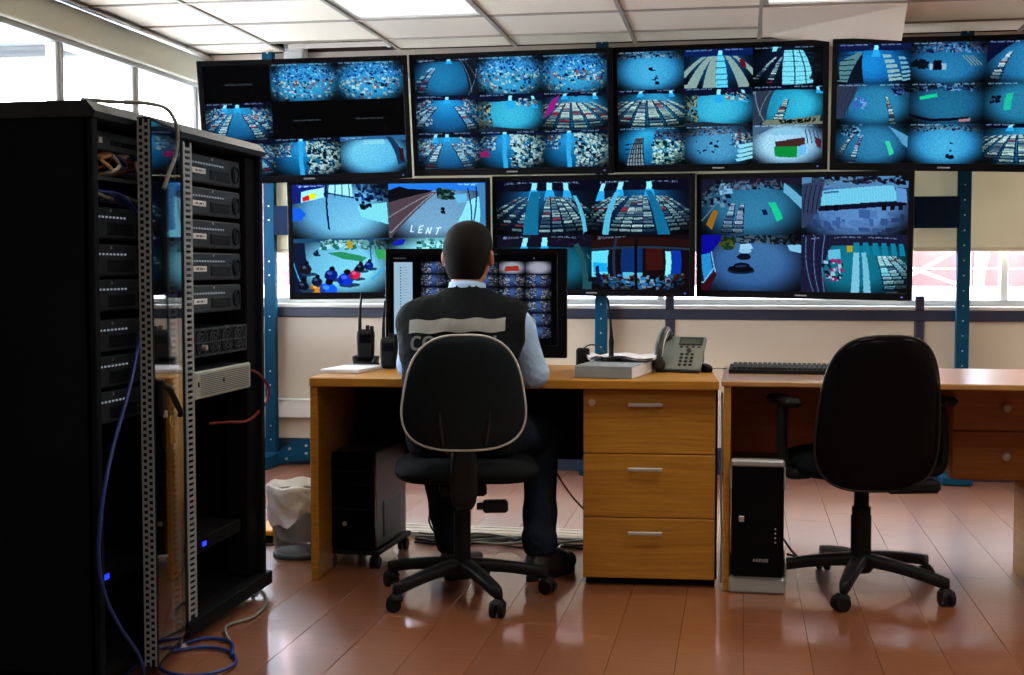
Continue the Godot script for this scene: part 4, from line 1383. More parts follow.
			blob(r, 0.44, 0.40, 0.065, 0.055, Color(0.06, 0.08, 0.16))
			blob(r, 0.45, 0.30, 0.06, 0.045, Color(0.62, 0.74, 0.84))
			blob(r, 0.41, 0.63, 0.13, 0.055, Color(0.10, 0.16, 0.28))
			blob(r, 0.41, 0.595, 0.12, 0.06, Color(0.04, 0.04, 0.09))
			blob(r, 0.42, 0.545, 0.075, 0.05, Color(0.05, 0.05, 0.10))
			pu(r, [0.37, 0.54, 0.46, 0.53, 0.47, 0.565, 0.36, 0.57], Color(0.16, 0.22, 0.34))
			pu(r, [0.86, 0.18, 1.0, 0.16, 1.0, 0.32, 0.88, 0.28], Color(0.58, 0.74, 0.84))
			r = c[3]
			ground(r, Color(0.06, 0.36, 0.42), Color(0.10, 0.50, 0.56), 0.5, 0.5, 0.4)
			pu(r, [0.0, 0.0, 1, 0, 1, 0.2, 0.3, 0.2, 0.22, 0.6, 0.24, 1, 0, 1], Color(0.15, 0.14, 0.24))
			for k in 3: line(r, Vector2(0.02 + 0.1 * k, 0.0), Vector2(0.1 + 0.06 * k, 1), 2, Color(0.45, 0.52, 0.66))
			for k in 6: pu(r, [0.50 + 0.085 * k, 0.15, 0.55 + 0.085 * k, 0.15, 0.56 + 0.085 * k, 0.36, 0.50 + 0.085 * k, 0.36], Color(0.08, 0.50, 0.58))
			pu(r, [0.44, 0.20, 0.49, 0.20, 0.49, 0.31, 0.44, 0.31], Color(0.78, 0.60, 0.10))
			pu(r, [0.50, 0.32, 0.55, 0.32, 0.56, 1, 0.48, 1], Color(0.56, 0.74, 0.80))
			pu(r, [0.57, 0.32, 0.61, 0.32, 0.67, 1, 0.60, 1], Color(0.52, 0.72, 0.78))
			for x in [0.88, 1.02, 1.18, 1.36]: car_row(r, x, 0.66, 0.10, 9, 0.13, 0.12, Color(0.60, 0.86, 0.90), 0.08)
			pu(r, [0.27, 0.28, 0.38, 0.26, 0.39, 0.42, 0.28, 0.44], Color(0.45, 0.72, 0.80))
			clutter(r, 0.22, 0.45, 0.40, 0.78, 18, [Color(0.70, 0.14, 0.38), Color(0.10, 0.10, 0.18), Color(0.66, 0.74, 0.80)], 1.0)
			stamp(r, 0.08, 0.04, 8); stamp(r, 0.32, 0.04, 20); stamp(r, 0.64, 0.04, 22)
	var g := cells(2, 2) if n in [6, 7, 8] else cells(3, 3)
	for k in g.size():
		if n == 2 and k in [0, 4, 5]: continue
		lens_cell(g[k], 0.10 if n in [6, 8] else 0.20, 0.05 if n in [6, 8] else 0.08)
	soften(Color(0.86, 0.97, 1.02))
	return im


# what a camera picture on a big screen looks like: slightly soft, cool
func soften(tint: Color):
	var w := im.get_width()
	var h := im.get_height()
	im.resize(w * 7 / 10, h * 7 / 10, Image.INTERPOLATE_LANCZOS)
	im.resize(w, h, Image.INTERPOLATE_CUBIC)
	for y in h:
		for x in w:
			var c := im.get_pixel(x, y)
			im.set_pixel(x, y, Color(curve(c.r * tint.r), curve(c.g * tint.g), curve(c.b * tint.b)))


func curve(v: float) -> float:
	v = clampf(v, 0, 1)
	return lerpf(v, v * v * (3.0 - 2.0 * v), 0.40)


func monitor_picture() -> Image:
	im = Image.create(512, 288, false, Image.FORMAT_RGB8)
	rng.seed = 901
	im.fill(Color(0.015, 0.018, 0.03))
	px(12, 24, 58, 240, Color(0.66, 0.80, 0.90))
	for k in 24:
		var y := 40 + k * 9
		px(31, y, 4, 3, Color(0.20, 0.30, 0.38))
		px(38, y, 12 + rng.randf() * 14, 1, Color(0.46, 0.58, 0.66))
	px(10, 10, 40, 3, Color(0.36, 0.36, 0.38))
	px(300, 10, 5, 4, Color(0.5, 0.5, 0.5)); px(440, 10, 4, 4, Color(0.5, 0.5, 0.5))
	for j in 6:
		for i in 5:
			var r := Rect2(96 + i * 80, 22 + j * 41, 78, 39)
			if j == 0 and i >= 3:
				ground(r, Color(0.56, 0.58, 0.66), Color(0.70, 0.72, 0.78), 0.5, 0.5, 0.5)
				if i == 3: pu(r, [0.25, 0.4, 0.75, 0.35, 0.8, 0.75, 0.2, 0.8], Color(0.66, 0.24, 0.20))
			else:
				ground(r, Color(0.16, 0.22, 0.36), Color(0.34, 0.48, 0.70), 0.5, 0.4, 0.25)
				clutter(r, 0.0, 0.05, 0.40, 0.95, 26, [Color(0.66, 0.64, 0.68), Color(0.10, 0.10, 0.14), Color(0.46, 0.44, 0.40), Color(0.60, 0.68, 0.78)], 1.7)
				clutter(r, 0.62, 0.05, 1.0, 0.95, 26, [Color(0.66, 0.66, 0.64), Color(0.10, 0.10, 0.14), Color(0.44, 0.44, 0.36), Color(0.32, 0.30, 0.40)], 1.7)
	soften(Color(1, 1, 1))
	return im


func screen_material(called: String, pic: Image, energy: float):
	var m := mat(called, Color(0.01, 0.01, 0.012), 0.25)
	m.metallic_specular = 0.12
	m.emission_enabled = true
	m.emission = Color.WHITE
	m.emission_operator = BaseMaterial3D.EMISSION_OP_MULTIPLY
	m.emission_texture = ImageTexture.create_from_image(pic)
	m.emission_energy_multiplier = energy


# ---------------------------------------------------------------- televisions
func build_televisions():
	# picture, centre, turn, tilt, roll in degrees, label
	var sets := [
		[2, Vector3(-2.335, 1.952, -6.822), 14.4, 8.2, 2.4, "upper wall screen at the left end, with three of its nine camera cells black"],
		[3, Vector3(-1.241, 1.990, -7.016), -4.0, 8.65, -0.25, "upper wall screen second from the left, nine blue car park views"],
		[4, Vector3(-0.122, 1.994, -6.996), -4.3, 8.56, -0.25, "upper wall screen third from the left, with a green container in its last cell"],
		[5, Vector3(1.003, 1.963, -6.796), -12.0, 9.8, -2.2, "upper wall screen at the right end, under the sagging ceiling tile"],
		[6, Vector3(-1.919, 1.312, -6.997), 7.8, 2.0, 0.5, "lower left wall screen showing four bright street views"],
		[7, Vector3(-0.806, 1.328, -7.119), -4.7, 2.1, -0.15, "lower middle wall screen showing dark rows of parked cars"],
		[8, Vector3(0.313, 1.319, -6.999), -12.9, 3.5, -0.6, "lower right wall screen showing a white truck trailer"]]
	for s in sets:
		var o := thing("wall_screen", s[5], "television", s[1], 0, "security screens on the wall")
		o.basis = Basis(Vector3.UP, deg_to_rad(s[2])) * Basis(Vector3.RIGHT, deg_to_rad(s[3])) * Basis(Vector3.BACK, deg_to_rad(s[4]))
		var W := 1.128
		var H := 0.664
		var st := nb()
		bx(st, Vector3(-W / 2, -H / 2, -0.032), Vector3(-W / 2 + 0.028, H / 2, 0.0), 0.003)
		bx(st, Vector3(W / 2 - 0.028, -H / 2, -0.032), Vector3(W / 2, H / 2, 0.0), 0.003)
		bx(st, Vector3(-W / 2 + 0.026, H / 2 - 0.028, -0.032), Vector3(W / 2 - 0.026, H / 2, 0.0), 0.003)
		bx(st, Vector3(-W / 2 + 0.026, -H / 2, -0.032), Vector3(W / 2 - 0.026, -H / 2 + 0.038, 0.0), 0.003)
		part("bezel", st, "tv_black", o)
		st = nb()
		bx(st, Vector3(-W / 2 + 0.01, -H / 2 + 0.01, -0.040), Vector3(W / 2 - 0.01, H / 2 - 0.01, -0.010), 0.004)
		bx(st, Vector3(-0.36, -0.24, -0.062), Vector3(0.36, 0.16, -0.038), 0.01)
		part("back_cover", st, "black_plastic", o)
		screen_material("screen_%d" % s[0], screen_picture(s[0]), (1.35 if s[0] == 6 else 1.05) / EXPOSURE)
		st = nb()
		face(st, Vector3(0, 0.005, -0.004), W - 0.054, H - 0.064)
		part("screen", st, "screen_%d" % s[0], o)
		st = nb()
		box(st, Vector3(0.0, -H / 2 + 0.018, 0.0005), Vector3(0.062, 0.008, 0.002), 0.0005)
		part("maker_mark", st, "logo_grey", o)
		st = nb()
		box(st, Vector3(W / 2 - 0.05, -H / 2 + 0.018, 0.001), Vector3(0.010, 0.006, 0.003), 0.0008)
		part("power_light", st, "led_spot", o)


# ---------------------------------------------------------------- desks
func build_desks():
	# left desk: x -1.545 .. -0.07, front edge at z -4.59
	var d := thing("desk", "light wooden desk where the operator sits, with three drawers at its right end", "desk", Vector3(-0.835, 0, -4.925), deg_to_rad(4.0))
	var st := nb()
	bx(st, Vector3(-0.735, 0.716, -0.36), Vector3(0.742, 0.75, 0.36), 0.004)
	part("desktop", st, "oak", d)
	st = nb()
	bx(st, Vector3(-0.735, 0.0, -0.34), Vector3(-0.705, 0.716, 0.345), 0.003)
	part("side_panel", st, "oak", d)
	st = nb()
	bx(st, Vector3(-0.705, 0.375, -0.27), Vector3(0.262, 0.716, -0.25), 0.002)
	part("modesty_panel", st, "black_matt", d)
	st = nb()
	bx(st, Vector3(0.262, 0.028, -0.33), Vector3(0.742, 0.714, 0.296), 0.002)
	part("drawer_case", st, "black_matt", d)
	st = nb()
	bx(st, Vector3(0.272, 0.0, -0.31), Vector3(0.736, 0.03, 0.272), 0.002)
	part("plinth", st, "black_matt", d)
	var ys := [[0.482, 0.711], [0.251, 0.479], [0.030, 0.248]]
	for y in ys:
		st = nb()
		bx(st, Vector3(0.262, y[0], 0.296), Vector3(0.733, y[1], 0.315), 0.0025)
		var dr := part("drawer", st, "oak", d)
		st = nb()
		var hy: float = y[1] - 0.052
		bx(st, Vector3(0.422, hy - 0.007, 0.328), Vector3(0.546, hy + 0.007, 0.336), 0.003)
		cyl(st, Vector3(0.440, hy, 0.314), Vector3(0.440, hy, 0.330), 0.004, 8)
		cyl(st, Vector3(0.528, hy, 0.314), Vector3(0.528, hy, 0.330), 0.004, 8)
		part("handle", st, "handle_metal", dr)
		if y[0] > 0.4:
			st = nb()
			cyl(st, Vector3(0.293, 0.665, 0.314), Vector3(0.293, 0.665, 0.322), 0.013, 16)
			box(st, Vector3(0.293, 0.665, 0.3225), Vector3(0.003, 0.012, 0.002), 0.0003)
			part("lock", st, "handle_metal", dr)
	# right desk: x -0.055 .., front edge at z -4.55
	d = thing("desk", "light wooden desk on the right with glossy top and two knobbed drawers", "desk", Vector3(0.75, 0, -4.95))
	st = nb()
	bx(st, Vector3(-0.812, 0.73, -0.42), Vector3(0.95, 0.75, 0.325), 0.004)
	part("desktop", st, "oak_light", d)
	st = nb()
	bx(st, Vector3(-0.803, 0.0, -0.36), Vector3(-0.778, 0.73, 0.32), 0.003)
	part("side_panel", st, "oak", d)
	st = nb()
	bx(st, Vector3(0.925, 0.0, -0.36), Vector3(0.95, 0.73, 0.1), 0.003)
	part("side_panel", st, "oak_dark", d)
	st = nb()
	bx(st, Vector3(-0.778, 0.36, -0.30), Vector3(0.925, 0.73, -0.28), 0.002)
	part("modesty_panel", st, "oak_dark", d)
	st = nb()
	bx(st, Vector3(0.045, 0.345, -0.27), Vector3(0.53, 0.725, -0.17), 0.002)
	part("drawer_case", st, "oak_dark", d)
	for y in [[0.537, 0.712], [0.352, 0.532]]:
		st = nb()
		bx(st, Vector3(0.047, y[0], -0.17), Vector3(0.528, y[1], -0.152), 0.002)
		var dr := part("drawer", st, "oak_dark", d)
		st = nb()
		var ky: float = (y[0] + y[1]) / 2
		cyl(st, Vector3(0.236, ky, -0.155), Vector3(0.236, ky, -0.14), 0.006, 10)
		ball(st, Vector3(0.236, ky, -0.130), Vector3(0.017, 0.017, 0.012), 8)
		part("knob", st, "handle_metal", dr)
	# low wooden cabinet whose edge enters the picture at the right
	var c := thing("low_cabinet", "orange-brown wooden cabinet side cut off by the right edge of the picture", "cabinet", Vector3(1.27, 0, -4.72))
	st = nb()
	bx(st, Vector3(-0.24, 0.0, -0.43), Vector3(0.24, 0.322, 0.43), 0.004)
	part("body", st, "oak", c)
	st = nb()
	bx(st, Vector3(-0.245, 0.322, -0.435), Vector3(0.245, 0.341, 0.435), 0.004)
	part("top", st, "oak", c)
	st = nb()
	bx(st, Vector3(-0.235, 0.03, 0.43), Vector3(0.235, 0.316, 0.446), 0.003)
	var dr := part("door", st, "oak", c)
	st = nb()
	bx(st, Vector3(-0.06, 0.27, 0.455), Vector3(0.06, 0.282, 0.462), 0.002)
	part("handle", st, "handle_metal", dr)


# ---------------------------------------------------------------- racks
# local frame: opening faces +x, the frame runs from z = 0 (near) to z = -w (far)
func make_rack(label: String, at: Vector3, w: float, strips: Array) -> Node3D:
	var o := thing("equipment_rack", label, "rack", at, 0, "black equipment racks")
	var st := nb()
	bx(st, Vector3(-0.80, 0.07, -0.014), Vector3(-0.012, 1.53, 0.0), 0.002)
	part("side_panel", st, "rack_black", o)
	st = nb()
	bx(st, Vector3(-0.80, 0.07, -w), Vector3(-0.012, 1.53, -w + 0.014), 0.002)
	part("side_panel", st, "rack_black", o)
	st = nb()
	bx(st, Vector3(-0.80, 0.07, -w + 0.014), Vector3(-0.786, 1.53, -0.014), 0.001)
	part("back_panel", st, "rack_inner", o)
	st = nb()
	bx(st, Vector3(-0.80, 0.06, -w), Vector3(-0.01, 0.085, 0.0), 0.002)
	part("base_plate", st, "rack_inner", o)
	st = nb()
	# the cap: a tray with sloping front edge
	prism(st, [Vector2(-0.81, 1.53), Vector2(0.006, 1.53), Vector2(0.012, 1.545), Vector2(-0.012, 1.572), Vector2(-0.81, 1.572)], -w - 0.006, 0.006)
	part("top_cap", st, "rack_cap", o)
	for z in [-0.014, -w + 0.014]:
		st = nb()
		box(st, Vector3(-0.014, 0.80, z), Vector3(0.03, 1.46, 0.028), 0.003)
		part("corner_post", st, "rack_black", o)
	# perforated strips: two long edges and the rungs between the holes
	for s in strips:
		st = nb()
		var n := 80
		var step := 1.40 / n
		for e in [-1, 1]:
			box(st, Vector3(0.002, 0.80, s + e * 0.024), Vector3(0.003, 1.44, 0.014), 0.0005)
		for k in n + 1:
			box(st, Vector3(0.002, 0.10 + step * k, s), Vector3(0.003, step * 0.5, 0.036), 0)
		part("mounting_rail", st, "rail_steel", o)
	return o


func rack_feet(o: Node3D, w: float):
	var st := nb()
	bx(st, Vector3(-0.10, 0.035, -w - 0.03), Vector3(0.012, 0.082, 0.0), 0.004)
	part("plinth", st, "rack_black", o)
	for p in [Vector3(-0.03, 0, -0.03), Vector3(-0.05, 0, -w + 0.0), Vector3(-0.74, 0, -0.05), Vector3(-0.74, 0, -w + 0.05)]:
		st = nb()
		cyl(st, p + Vector3(0, 0.008, 0), p + Vector3(0, 0.07, 0), 0.006, 8)
		cyl(st, p, p + Vector3(0, 0.012, 0), 0.02, 14, 0.016)
		part("levelling_foot", st, "bolt_metal", o)
	for p in [Vector3(-0.09, 0.026, -0.10), Vector3(-0.09, 0.026, -w + 0.12)]:
		st = nb()
		cyl(st, p - Vector3(0, 0, 0.012), p + Vector3(0, 0, 0.012), 0.026, 14)
		part("castor", st, "black_plastic", o)


func make_recorder(labelled: bool, lab: String, group: String) -> Node3D:
	# front in the plane x = 0, body behind it; 0.44 long in z, 0.088 high
	var o := thing("video_recorder", lab, "recorder", Vector3.ZERO, 0, group)
	var st := nb()
	bx(st, Vector3(-0.38, 0.002, -0.425), Vector3(-0.012, 0.084, -0.005), 0.003)
	part("case", st, "unit_panel", o)
	st = nb()
	bx(st, Vector3(-0.014, 0, -0.43), Vector3(0.0, 0.087, 0.0), 0.005)
	part("front_panel", st, "unit_grey", o)
	st = nb()
	for k in 12:
		box(st, Vector3(0.001, 0.060, -0.05 - k * 0.021), Vector3(0.003, 0.0055, 0.0095), 0.0008)
	part("indicator_row", st, "led_white", o)
	st = nb()
	bx(st, Vector3(-0.002, 0.012, -0.335), Vector3(0.003, 0.046, -0.18), 0.002)
	for k in 3: bx(st, Vector3(0.003, 0.018 + k * 0.010, -0.325), Vector3(0.0045, 0.023 + k * 0.010, -0.19), 0.0008)
	part("button_field", st, "unit_panel", o)
	st = nb()
	var ring := []
	for k in 21: ring.append(Vector3(0.004, 0.042 + 0.026 * sin(TAU * k / 20), -0.385 + 0.026 * cos(TAU * k / 20)))
	tube(st, ring, 0.004, 6, false)
	cyl(st, Vector3(-0.002, 0.042, -0.385), Vector3(0.006, 0.042, -0.385), 0.016, 16)
	part("jog_dial", st, "unit_panel", o)
	st = nb()
	cyl(st, Vector3(-0.001, 0.078, -0.20), Vector3(0.002, 0.078, -0.20), 0.004, 10)
	part("screw", st, "bolt_metal", o)
	if labelled:
		st = nb()
		box(st, Vector3(0.001, 0.036, -0.095), Vector3(0.002, 0.017, 0.10), 0.0005)
		var l := part("label_strip", st, "label_white", o)
		st = nb()
		for k in 9:
			if k % 4 != 3: box(st, Vector3(0.0022, 0.036, -0.068 - k * 0.007), Vector3(0.0008, 0.006, 0.004), 0)
		part("writing", st, "key_dark", l)
	return o


func rotated_z(pts: Array, by: Vector3) -> Array:
	return pts.map(func(p): return p + by)


func build_racks():
	var X := -1.63
	var r1 := make_rack("tall black equipment rack at the left edge with its glass door ajar", Vector3(X, 0, -3.10), 0.505, [-0.46])
	# glass door, hinged at the far post and 11 degrees ajar
	var ang := deg_to_rad(10.7)
	var bs := Basis(Vector3.UP, ang)
	var hinge := Vector3(0.006, 0, -0.506)
	var xf := Transform3D(bs, hinge)
	# in the door's own axes z runs from the hinge (0) to the free edge (0.375), the glass faces +x
	var L := 0.315
	var st := nb()
	box(st, xf * Vector3(-0.016, 0.80, L), Vector3(0.036, 1.50, 0.012), 0.002, bs)
	box(st, xf * Vector3(-0.022, 0.80, L - 0.02), Vector3(0.020, 1.50, 0.04), 0.002, bs)
	box(st, xf * Vector3(-0.012, 0.80, 0.006), Vector3(0.024, 1.50, 0.012), 0.002, bs)
	box(st, xf * Vector3(-0.012, 1.543, L / 2), Vector3(0.024, 0.016, L), 0.002, bs)
	box(st, xf * Vector3(-0.012, 0.056, L / 2), Vector3(0.024, 0.016, L), 0.002, bs)
	var door := part("door", st, "rack_black", r1)
	st = nb()
	box(st, xf * Vector3(0.0015, 0.80, L / 2), Vector3(0.004, 1.48, L - 0.004), 0, bs)
	part("door_glass", st, "smoked_glass", door)
	# perforated steel face on the free edge: two staggered rows of holes
	st = nb()
	var zf := L + 0.0075
	for e in [-1, 0, 1]:
		box(st, xf * Vector3(-0.0165 + e * 0.0145, 0.80, zf), Vector3(0.0045, 1.49, 0.003), 0.0004, bs)
	for k in 84:
		for e in [-1, 1]:
			box(st, xf * Vector3(-0.0165 + e * 0.0075, 0.07 + k * 0.0175 + (0.00875 if e > 0 else 0.0), zf), Vector3(0.012, 0.0075, 0.003), 0, bs)
	part("perforated_edge", st, "rail_steel", door)
	st = nb()
	box(st, xf * Vector3(0.012, 0.79, L - 0.035), Vector3(0.018, 0.10, 0.026), 0.004, bs)
	tube(st, [xf * Vector3(0.018, 0.825, L - 0.03), xf * Vector3(0.032, 0.815, L - 0.04), xf * Vector3(0.040, 0.740, L - 0.135), xf * Vector3(0.036, 0.728, L - 0.14)], [0.009, 0.009, 0.009, 0.008], 8)
	part("handle", st, "black_plastic", door)
	st = nb()
	cyl(st, xf * Vector3(0.018, 0.745, L - 0.035), xf * Vector3(0.026, 0.745, L - 0.035), 0.010, 12)
	part("lock", st, "bolt_metal", door)
	st = nb()
	var kx: Transform3D = Transform3D(Basis(), Vector3(X, 0, -3.10)) * xf
	var kr := []
	for k in 13: kr.append(kx * Vector3(0.034, 0.725 + 0.014 * cos(TAU * k / 12), L - 0.05 + 0.014 * sin(TAU * k / 12)))
	tube(st, kr, 0.0014, 6, false)
	for k in 3:
		var a := -0.25 + 0.25 * k
		var kb := Basis(Vector3.RIGHT, a)
		box(st, kx * (Vector3(0.036 + 0.002 * k, 0.711, L - 0.05) + kb * Vector3(0, -0.012, 0)), Vector3(0.002, 0.022, 0.020), 0.0008, kx.basis * kb)
		box(st, kx * (Vector3(0.036 + 0.002 * k, 0.711, L - 0.05) + kb * Vector3(0, -0.036, 0)), Vector3(0.002, 0.030, 0.007), 0.0006, kx.basis * kb)
	solo("key_bunch", st, "brass", "bunch of brass keys hanging at the lock of the glass rack door", "keys")

	# near rack: patch panel, cable bundle, six recorders, a dark unit
	var pp := thing("network_unit", "plain grey network unit at the top of the left rack", "network unit", Vector3(X - 0.06, 1.462, -3.125))
	st = nb()
	bx(st, Vector3(-0.12, 0, -0.43), Vector3(0, 0.052, 0), 0.003)
	part("plate", st, "patch_grey", pp)
	st = nb()
	bx(st, Vector3(0.0, 0.018, -0.14), Vector3(0.003, 0.034, -0.122), 0.001)
	part("badge", st, "label_white", pp)
	st = nb()
	for k in 12: bx(st, Vector3(0.0, 0.016, -0.40 + k * 0.018), Vector3(0.003, 0.03, -0.388 + k * 0.018), 0.001)
	part("port", st, "black_plastic", pp)
	var cm := thing("cable_tray", "dark shelf under the tangle of coloured cables in the left rack", "shelf", Vector3(X - 0.06, 1.372, -3.125))
	st = nb()
	bx(st, Vector3(-0.25, 0, -0.44), Vector3(0.0, 0.012, 0), 0.002)
	bx(st, Vector3(-0.012, 0, -0.44), Vector3(0.0, 0.022, 0), 0.002)
	part("shelf", st, "patch_grey", cm)
	rng.seed = 40
	var cols := ["cable_tan", "cable_brown", "cable_white", "cable_violet", "cable_grey", "cable_tan", "cable_red", "cable_blue", "cable_white", "cable_brown", "cable_violet", "cable_tan", "cable_white", "cable_blue"]
	var ordn := ["first", "second", "third", "fourth"]
	var count := {}
	for k in cols.size():
		st = nb()
		var z := -0.13 - 0.02 * k
		var pts := [Vector3(X - 0.10, 1.455 - rng.randf() * 0.03, -3.125 + z + 0.03)]
		for j in 3: pts.append(Vector3(X - 0.055 + rng.randf() * 0.03, 1.44 - j * 0.018 + rng.randf() * 0.014, -3.125 + z + (rng.randf() - 0.5) * 0.10))
		pts.append(Vector3(X - 0.10, 1.396 + rng.randf() * 0.006, -3.125 + z + (rng.randf() - 0.5) * 0.08))
		tube(st, smooth(pts, 6), 0.0052, 6)
		count[cols[k]] = count.get(cols[k], -1) + 1
		solo("patch_cable", st, cols[k], "%s %s cable from the left in the tangle at the top of the left rack" % [ordn[count[cols[k]]], cols[k].trim_prefix("cable_")], "cable", "tangled cables in the left rack")
	for k in 3:
		st = nb()
		tube(st, smooth([Vector3(X - 0.09, 1.352 - 0.012 * k, -3.27 - 0.02 * k), Vector3(X - 0.035, 1.345 - 0.012 * k, -3.31 - 0.02 * k), Vector3(X - 0.02, 1.30 - 0.012 * k, -3.38 - 0.02 * k), Vector3(X - 0.02, 1.23 - 0.02 * k, -3.46 - 0.015 * k), Vector3(X - 0.06, 1.12, -3.52)], 6), 0.006, 6)
		solo("blue_patch_cable", st, "cable_blue", ["upper", "middle", "lower"][k] + " of three blue cables slanting down below the cable tray in the left rack", "cable", "blue cables slanting across the left rack")
	st = nb()
	for k in 5:
		var y := 1.352 - 0.006 * (k % 3)
		tube(st, smooth([Vector3(X - 0.09, y, -3.20 - 0.05 * k), Vector3(X - 0.05, y - 0.012, -3.24 - 0.05 * k), Vector3(X - 0.08, y - 0.02, -3.30 - 0.05 * k)], 5), 0.005, 6)
	solo("cable_bundle", st, "cable_grey", "dark grey cables lying between the tray and the top recorder of the left rack", "cable", "", "stuff")

	var rec: Node3D
	var ord1 := ["topmost", "second from the top", "third from the top", "fourth from the top", "fifth from the top", "lowest"]
	var y1 := [1.224, 1.123, 1.027, 0.916, 0.817, 0.72]
	for k in 6:
		var lab: String = "grey video recorder in the left rack, %s of the six there" % ord1[k]
		if k == 0:
			rec = make_recorder(false, lab, "recorders in the left rack")
			rec.position = Vector3(X - 0.07, y1[0], -3.128)
		else:
			copy(rec, Vector3(X - 0.07, y1[k], -3.128), 0, lab)
	var dk := thing("power_unit", "black unit low in the left rack with a blue light", "power unit", Vector3(X - 0.07, 0.28, -3.128))
	st = nb()
	bx(st, Vector3(-0.4, 0, -0.43), Vector3(0, 0.044, 0), 0.003)
	part("case", st, "rack_inner", dk)
	st = nb()
	bx(st, Vector3(0, 0.015, -0.155), Vector3(0.004, 0.030, -0.125), 0.001)
	part("blue_light", st, "led_blue", dk)

	# far rack: five recorders with white labels, fan unit, silver unit, power unit
	var r2 := make_rack("black open equipment rack between the left rack and the waste bin", Vector3(X, 0, -3.625), 0.675, [-0.048])
	rack_feet(r2, 0.675)
	var ord2 := ["topmost", "second from the top", "middle one", "second from the bottom", "lowest"]
	for k in 5:
		var lab: String = "white-labelled grey video recorder in the far rack, %s of five" % ord2[k]
		var at := Vector3(X - 0.02, 1.411 - 0.1012 * k, -3.712)
		if k == 0:
			rec = make_recorder(true, lab, "recorders in the far rack")
			rec.position = at
		else:
			copy(rec, at, 0, lab)
	var fu := thing("fan_unit", "black unit with four round fan grilles below the far rack's recorders", "fan unit", Vector3(X - 0.012, 0.870, -3.715))
	st = nb()
	bx(st, Vector3(-0.30, 0, -0.445), Vector3(-0.004, 0.088, 0), 0.003)
	part("case", st, "unit_panel", fu)
	st = nb()
	bx(st, Vector3(-0.006, 0.0, -0.455), Vector3(0, 0.007, 0.006), 0.001); bx(st, Vector3(-0.006, 0.081, -0.455), Vector3(0, 0.088, 0.006), 0.001)
	bx(st, Vector3(-0.006, 0.0, -0.03), Vector3(0, 0.088, 0.006), 0.001); bx(st, Vector3(-0.006, 0.0, -0.455), Vector3(0, 0.088, -0.445), 0.001)
	part("face_frame", st, "unit_grey", fu)
	for k in 4:
		st = nb()
		var c := Vector3(-0.001, 0.044, -0.085 - 0.101 * k)
		for rr in [0.040, 0.027, 0.013]:
			var ring := []
			for j in 19: ring.append(c + Vector3(0, sin(TAU * j / 18) * rr, cos(TAU * j / 18) * rr))
			tube(st, ring, 0.0028, 6, false)
		for j in 6:
			var a := TAU * j / 6
			cyl(st, c, c + Vector3(0, sin(a) * 0.046, cos(a) * 0.05), 0.0028, 6)
		part("fan_grille", st, "unit_grey", fu)
	st = nb()
	cyl(st, Vector3(0, 0.03, -0.085), Vector3(0.016, 0.03, -0.085), 0.008, 12)
	part("lock", st, "bolt_metal", fu)
	var su := thing("server", "pale silver server with a finely perforated front in the far rack", "server", Vector3(X - 0.0, 0.743, -3.722))
	st = nb()
	bx(st, Vector3(-0.40, 0, -0.445), Vector3(-0.01, 0.084, 0), 0.004)
	part("case", st, "unit_grey", su)
	st = nb()
	bx(st, Vector3(-0.012, 0, -0.45), Vector3(0.0, 0.086, 0.004), 0.005)
	var fp := part("front_panel", st, "silver_unit", su)
	st = nb()
	for j in 11:
		for k in 54: box(st, Vector3(0.0002, 0.012 + j * 0.006, -0.036 - k * 0.0074 - (0.0037 if j % 2 else 0.0)), Vector3(0.001, 0.003, 0.0036), 0)
	part("perforation", st, "patch_grey", fp, "stuff")
	st = nb()
	box(st, Vector3(0.001, 0.046, -0.018), Vector3(0.003, 0.016, 0.010), 0.002)
	part("switch", st, "black_plastic", su)
	st = nb()
	cyl(st, Vector3(0, 0.046, -0.215), Vector3(0.003, 0.046, -0.215), 0.007, 12)
	part("badge", st, "patch_grey", su)
	dk = thing("power_unit", "black unit low in the far rack with a small blue light", "power unit", Vector3(X - 0.03, 0.255, -3.712))
	st = nb()
	bx(st, Vector3(-0.4, 0, -0.43), Vector3(0, 0.044, 0), 0.003)
	part("case", st, "rack_inner", dk)
	st = nb()
	bx(st, Vector3(0, 0.016, -0.135), Vector3(0.004, 0.030, -0.108), 0.001)
	part("blue_light", st, "led_blue", dk)
	# dark cable channel at the far side of the far rack
	st = nb()
	bx(st, Vector3(X - 0.10, 0.09, -4.285), Vector3(X - 0.02, 1.52, -4.19), 0.004)
	solo("cable_channel", st, "rack_inner", "black upright cable channel at the far side of the far rack", "cable channel")
	# cables
	st = nb()
	tube(st, smooth([Vector3(-1.62, 0.98, -3.33), Vector3(-1.60, 0.92, -3.27), Vector3(-1.60, 0.82, -3.22), Vector3(-1.60, 0.67, -3.12), Vector3(-1.60, 0.53, -3.06), Vector3(-1.60, 0.40, -3.04), Vector3(-1.60, 0.29, -3.08), Vector3(-1.60, 0.19, -3.16), Vector3(-1.60, 0.10, -3.25), Vector3(-1.61, 0.03, -3.30), Vector3(-1.66, 0.007, -3.33)], 6), 0.0055, 8)
	solo("blue_cable", st, "cable_blue", "long blue cable hanging in front of the left rack", "cable")
	st = nb()
	var loops := [Vector3(-1.64, 0.008, -3.26), Vector3(-1.69, 0.008, -3.38), Vector3(-1.68, 0.008, -3.54), Vector3(-1.59, 0.008, -3.63), Vector3(-1.49, 0.008, -3.61), Vector3(-1.42, 0.012, -3.49), Vector3(-1.44, 0.014, -3.39), Vector3(-1.52, 0.014, -3.35), Vector3(-1.62, 0.012, -3.42), Vector3(-1.66, 0.008, -3.60), Vector3(-1.62, 0.008, -3.72), Vector3(-1.52, 0.008, -3.70), Vector3(-1.46, 0.010, -3.56)]
	tube(st, smooth(loops, 7), 0.0055, 8)
